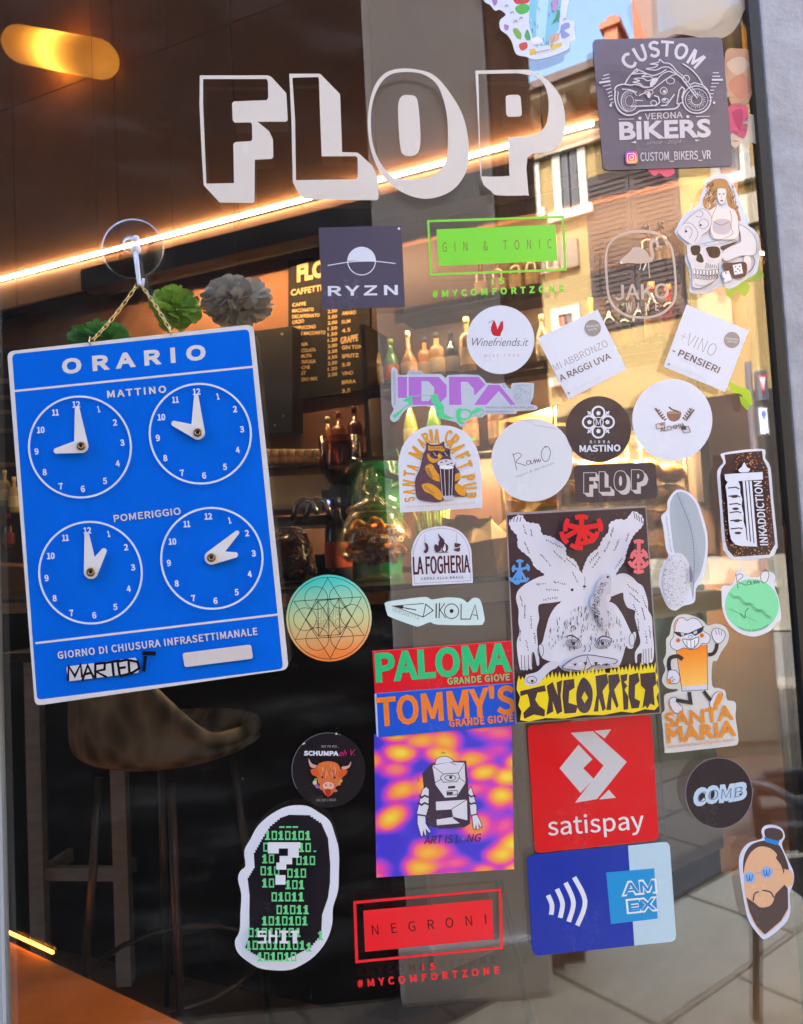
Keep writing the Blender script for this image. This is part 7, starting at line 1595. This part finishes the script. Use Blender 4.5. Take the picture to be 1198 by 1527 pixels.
    # two pointed plastic hands and the brass eyelet, real thickness
sgo = sg.done('opening_hours_sign', 'blue ORARIO opening-hours sign with four clock dials hanging from a suction cup', 'sign')
def hand_poly(c, tip, r0, r1):
    c = Vector(c); t = Vector(tip); d = (t-c).normalized(); n = Vector((-d.y, d.x)); out = []
    for i in range(9):
        an = math.pi*i/8; out.append(tuple(t-d*r1+(d*math.sin(an)+n*math.cos(an))*r1))
    for i in range(9):
        an = math.pi*i/8; out.append(tuple(c+(-d*math.sin(an)-n*math.cos(an))*r0))
    return out
def plate(name, pts, y0, y1, m_, parent):
    fr = [onY(x, y, y0) for x, y in pts]; bk = [Vector((p.x, y1, p.z)) for p in fr]; n = len(pts)
    ar = sum(fr[i].x*fr[(i+1) % n].z-fr[(i+1) % n].x*fr[i].z for i in range(n))
    f = [tuple(range(n)), tuple(reversed(range(n, 2*n)))]+[(i, i+n, (i+1) % n+n, (i+1) % n) for i in range(n)]
    if ar < 0: f = [tuple(reversed(q)) for q in f]
    return mk(name, fr+bk, f, m_, parent, origin=onY(*pts[0], y0))
hm = mat('hand_plastic', '#e2dfe0', rough=.3); br = mat('eyelet_brass', '#8f7658', rough=.3, metal=1); dkm = mat('dark_hole', '#2a1c14', rough=.6)
centres = [(121, 665), (295, 645), (135.5, 853), (315.5, 831.5)]
for k, c in enumerate(centres):
    tips = hands[k]
    plate('minute_hand', hand_poly(c, tips[0], 10.5, 3.2), SY-.0042, SY-.0034, hm, sgo)
    plate('hour_hand', hand_poly(c, tips[1], 10.5, 4.2), SY-.0052, SY-.0044, hm, sgo)
    mb = MB(); P = onY(c[0], c[1], SY-.0056); Mx = Matrix.Rotation(R(90), 3, 'X')
    mb.lathe([(.0016, .0002), (.0017, .0012), (.0034, .0014), (.0040, .0004), (.0038, -.001)], P, 20, Mx, False, False)
    e_ = mb.build('eyelet', br, sgo, True, origin=P)
    mb = MB(); mb.lathe([(.0019, -.0002), (.0019, 0)], P, 14, Mx); mb.build('rivet_hole', dkm, sgo, origin=P)
# chain, hook and suction cup
gold = mat('chain_gold', '#d9b878', rough=.22, metal=1)
ch = None
hook = onY(207, 421, -.013)
h1 = onY(136, 514, SY-.001); h2 = onY(256, 499, SY-.001)
chain = empty('sign_chain', hook, 'thin gold link chain running from the clear hook to both sign holes', 'chain')
def link_mesh():
    mb = MB(); L, wd = .0031, .0013; pts = []
    for i in range(16):
        a_ = 2*math.pi*i/16; x = math.cos(a_); z = math.sin(a_)
        pts.append((x*wd, 0, z*wd+(L-wd)*(1 if z > 0 else -1) if abs(z) > .01 else 0))
    pts = [(math.cos(2*math.pi*i/14)*wd, 0, math.sin(2*math.pi*i/14)*wd+(L-wd)*(1 if i < 7 else -1)) for i in range(14)]
    mb.tube(pts, .00042, 5, True); return mb
lm = None
def chain_run(p, q, sag):
    global lm
    ln = (q-p).length; n = int(ln/.0046)
    for i in range(n):
        t = (i+.5)/n; pos = p.lerp(q, t)+Vector((0, 0, -sag*4*t*(1-t)))
        t2 = t+.01; d = (p.lerp(q, t2)+Vector((0, 0, -sag*4*t2*(1-t2)))-pos).normalized()
        if lm is None:
            o_ = link_mesh().build('chain_link', gold, None, True); lm = o_.data
        else:
            o_ = bpy.data.objects.new('chain_link', lm); C.objects.link(o_)
        q_ = d.to_track_quat('Z', 'Y'); tw = Matrix.Rotation(R(20 if i % 2 else 70), 3, 'Z')
        o_.location = pos; o_.rotation_euler = (q_.to_matrix() @ tw).to_euler(); put(o_, chain)
chain_run(hook, h1+Vector((0, -.0015, .002)), .003); chain_run(hook, h2+Vector((0, -.0015, .002)), -.0025)
for h in (h1, h2):
    mb = MB(); mb.tube([h+Vector((0, -.002, .007)), h+Vector((-.001, -.0024, .003)), h+Vector((0, -.002, -.001))], .0005, 6); mb.build('wire_hook', gold, chain, True, origin=h)
clear = mat('clear_vinyl', '#f2f2f2', rough=.06, trans=1, ior=1.3)
cc = onY(198.5, 371, -.001)
cup = empty('suction_cup', cc, 'clear round suction cup with a hook, above the blue sign', 'suction cup')
Mx = Matrix.Rotation(R(90), 3, 'X')
mb = MB(); mb.lathe([(.0285, 0), (.0287, .0006), (.027, .0012), (.016, .0026), (.009, .0042), (.006, .0056), (.0045, .0095), (.0062, .0105), (.0062, .0125), (.003, .0138)], cc, 40, Mx, False)
mb.lathe([(.0275, .0001), (.016, .0018), (.008, .003), (.0001, .0034)], cc, 40, Mx, False, False)
mb.build('cup', thinglass('clear_cup', '#e4e0da', .14, .9, .16), cup, True, origin=cc)
mb = MB(); hk = mat('hook_plastic', '#dfe4f2', rough=.12, alpha=.55, coat=.8)
t0 = onY(202, 352, -.012); t1 = onY(202, 375, -.0125); t2 = onY(205, 400, -.013); t3 = onY(208, 424, -.014); t4 = onY(213, 425, -.018); t5 = onY(214, 415, -.019)
mb.ball(onY(203, 356, -.012), .0035, 10); mb.ball(onY(203, 372, -.012), .0048, 12, (1, .8, 1.1)); mb.tube([t1, t2, t3, t4, t5], [.0026, .0022, .002, .0016, .0014], 8)
mb.build('hook', hk, cup, True, origin=t1)
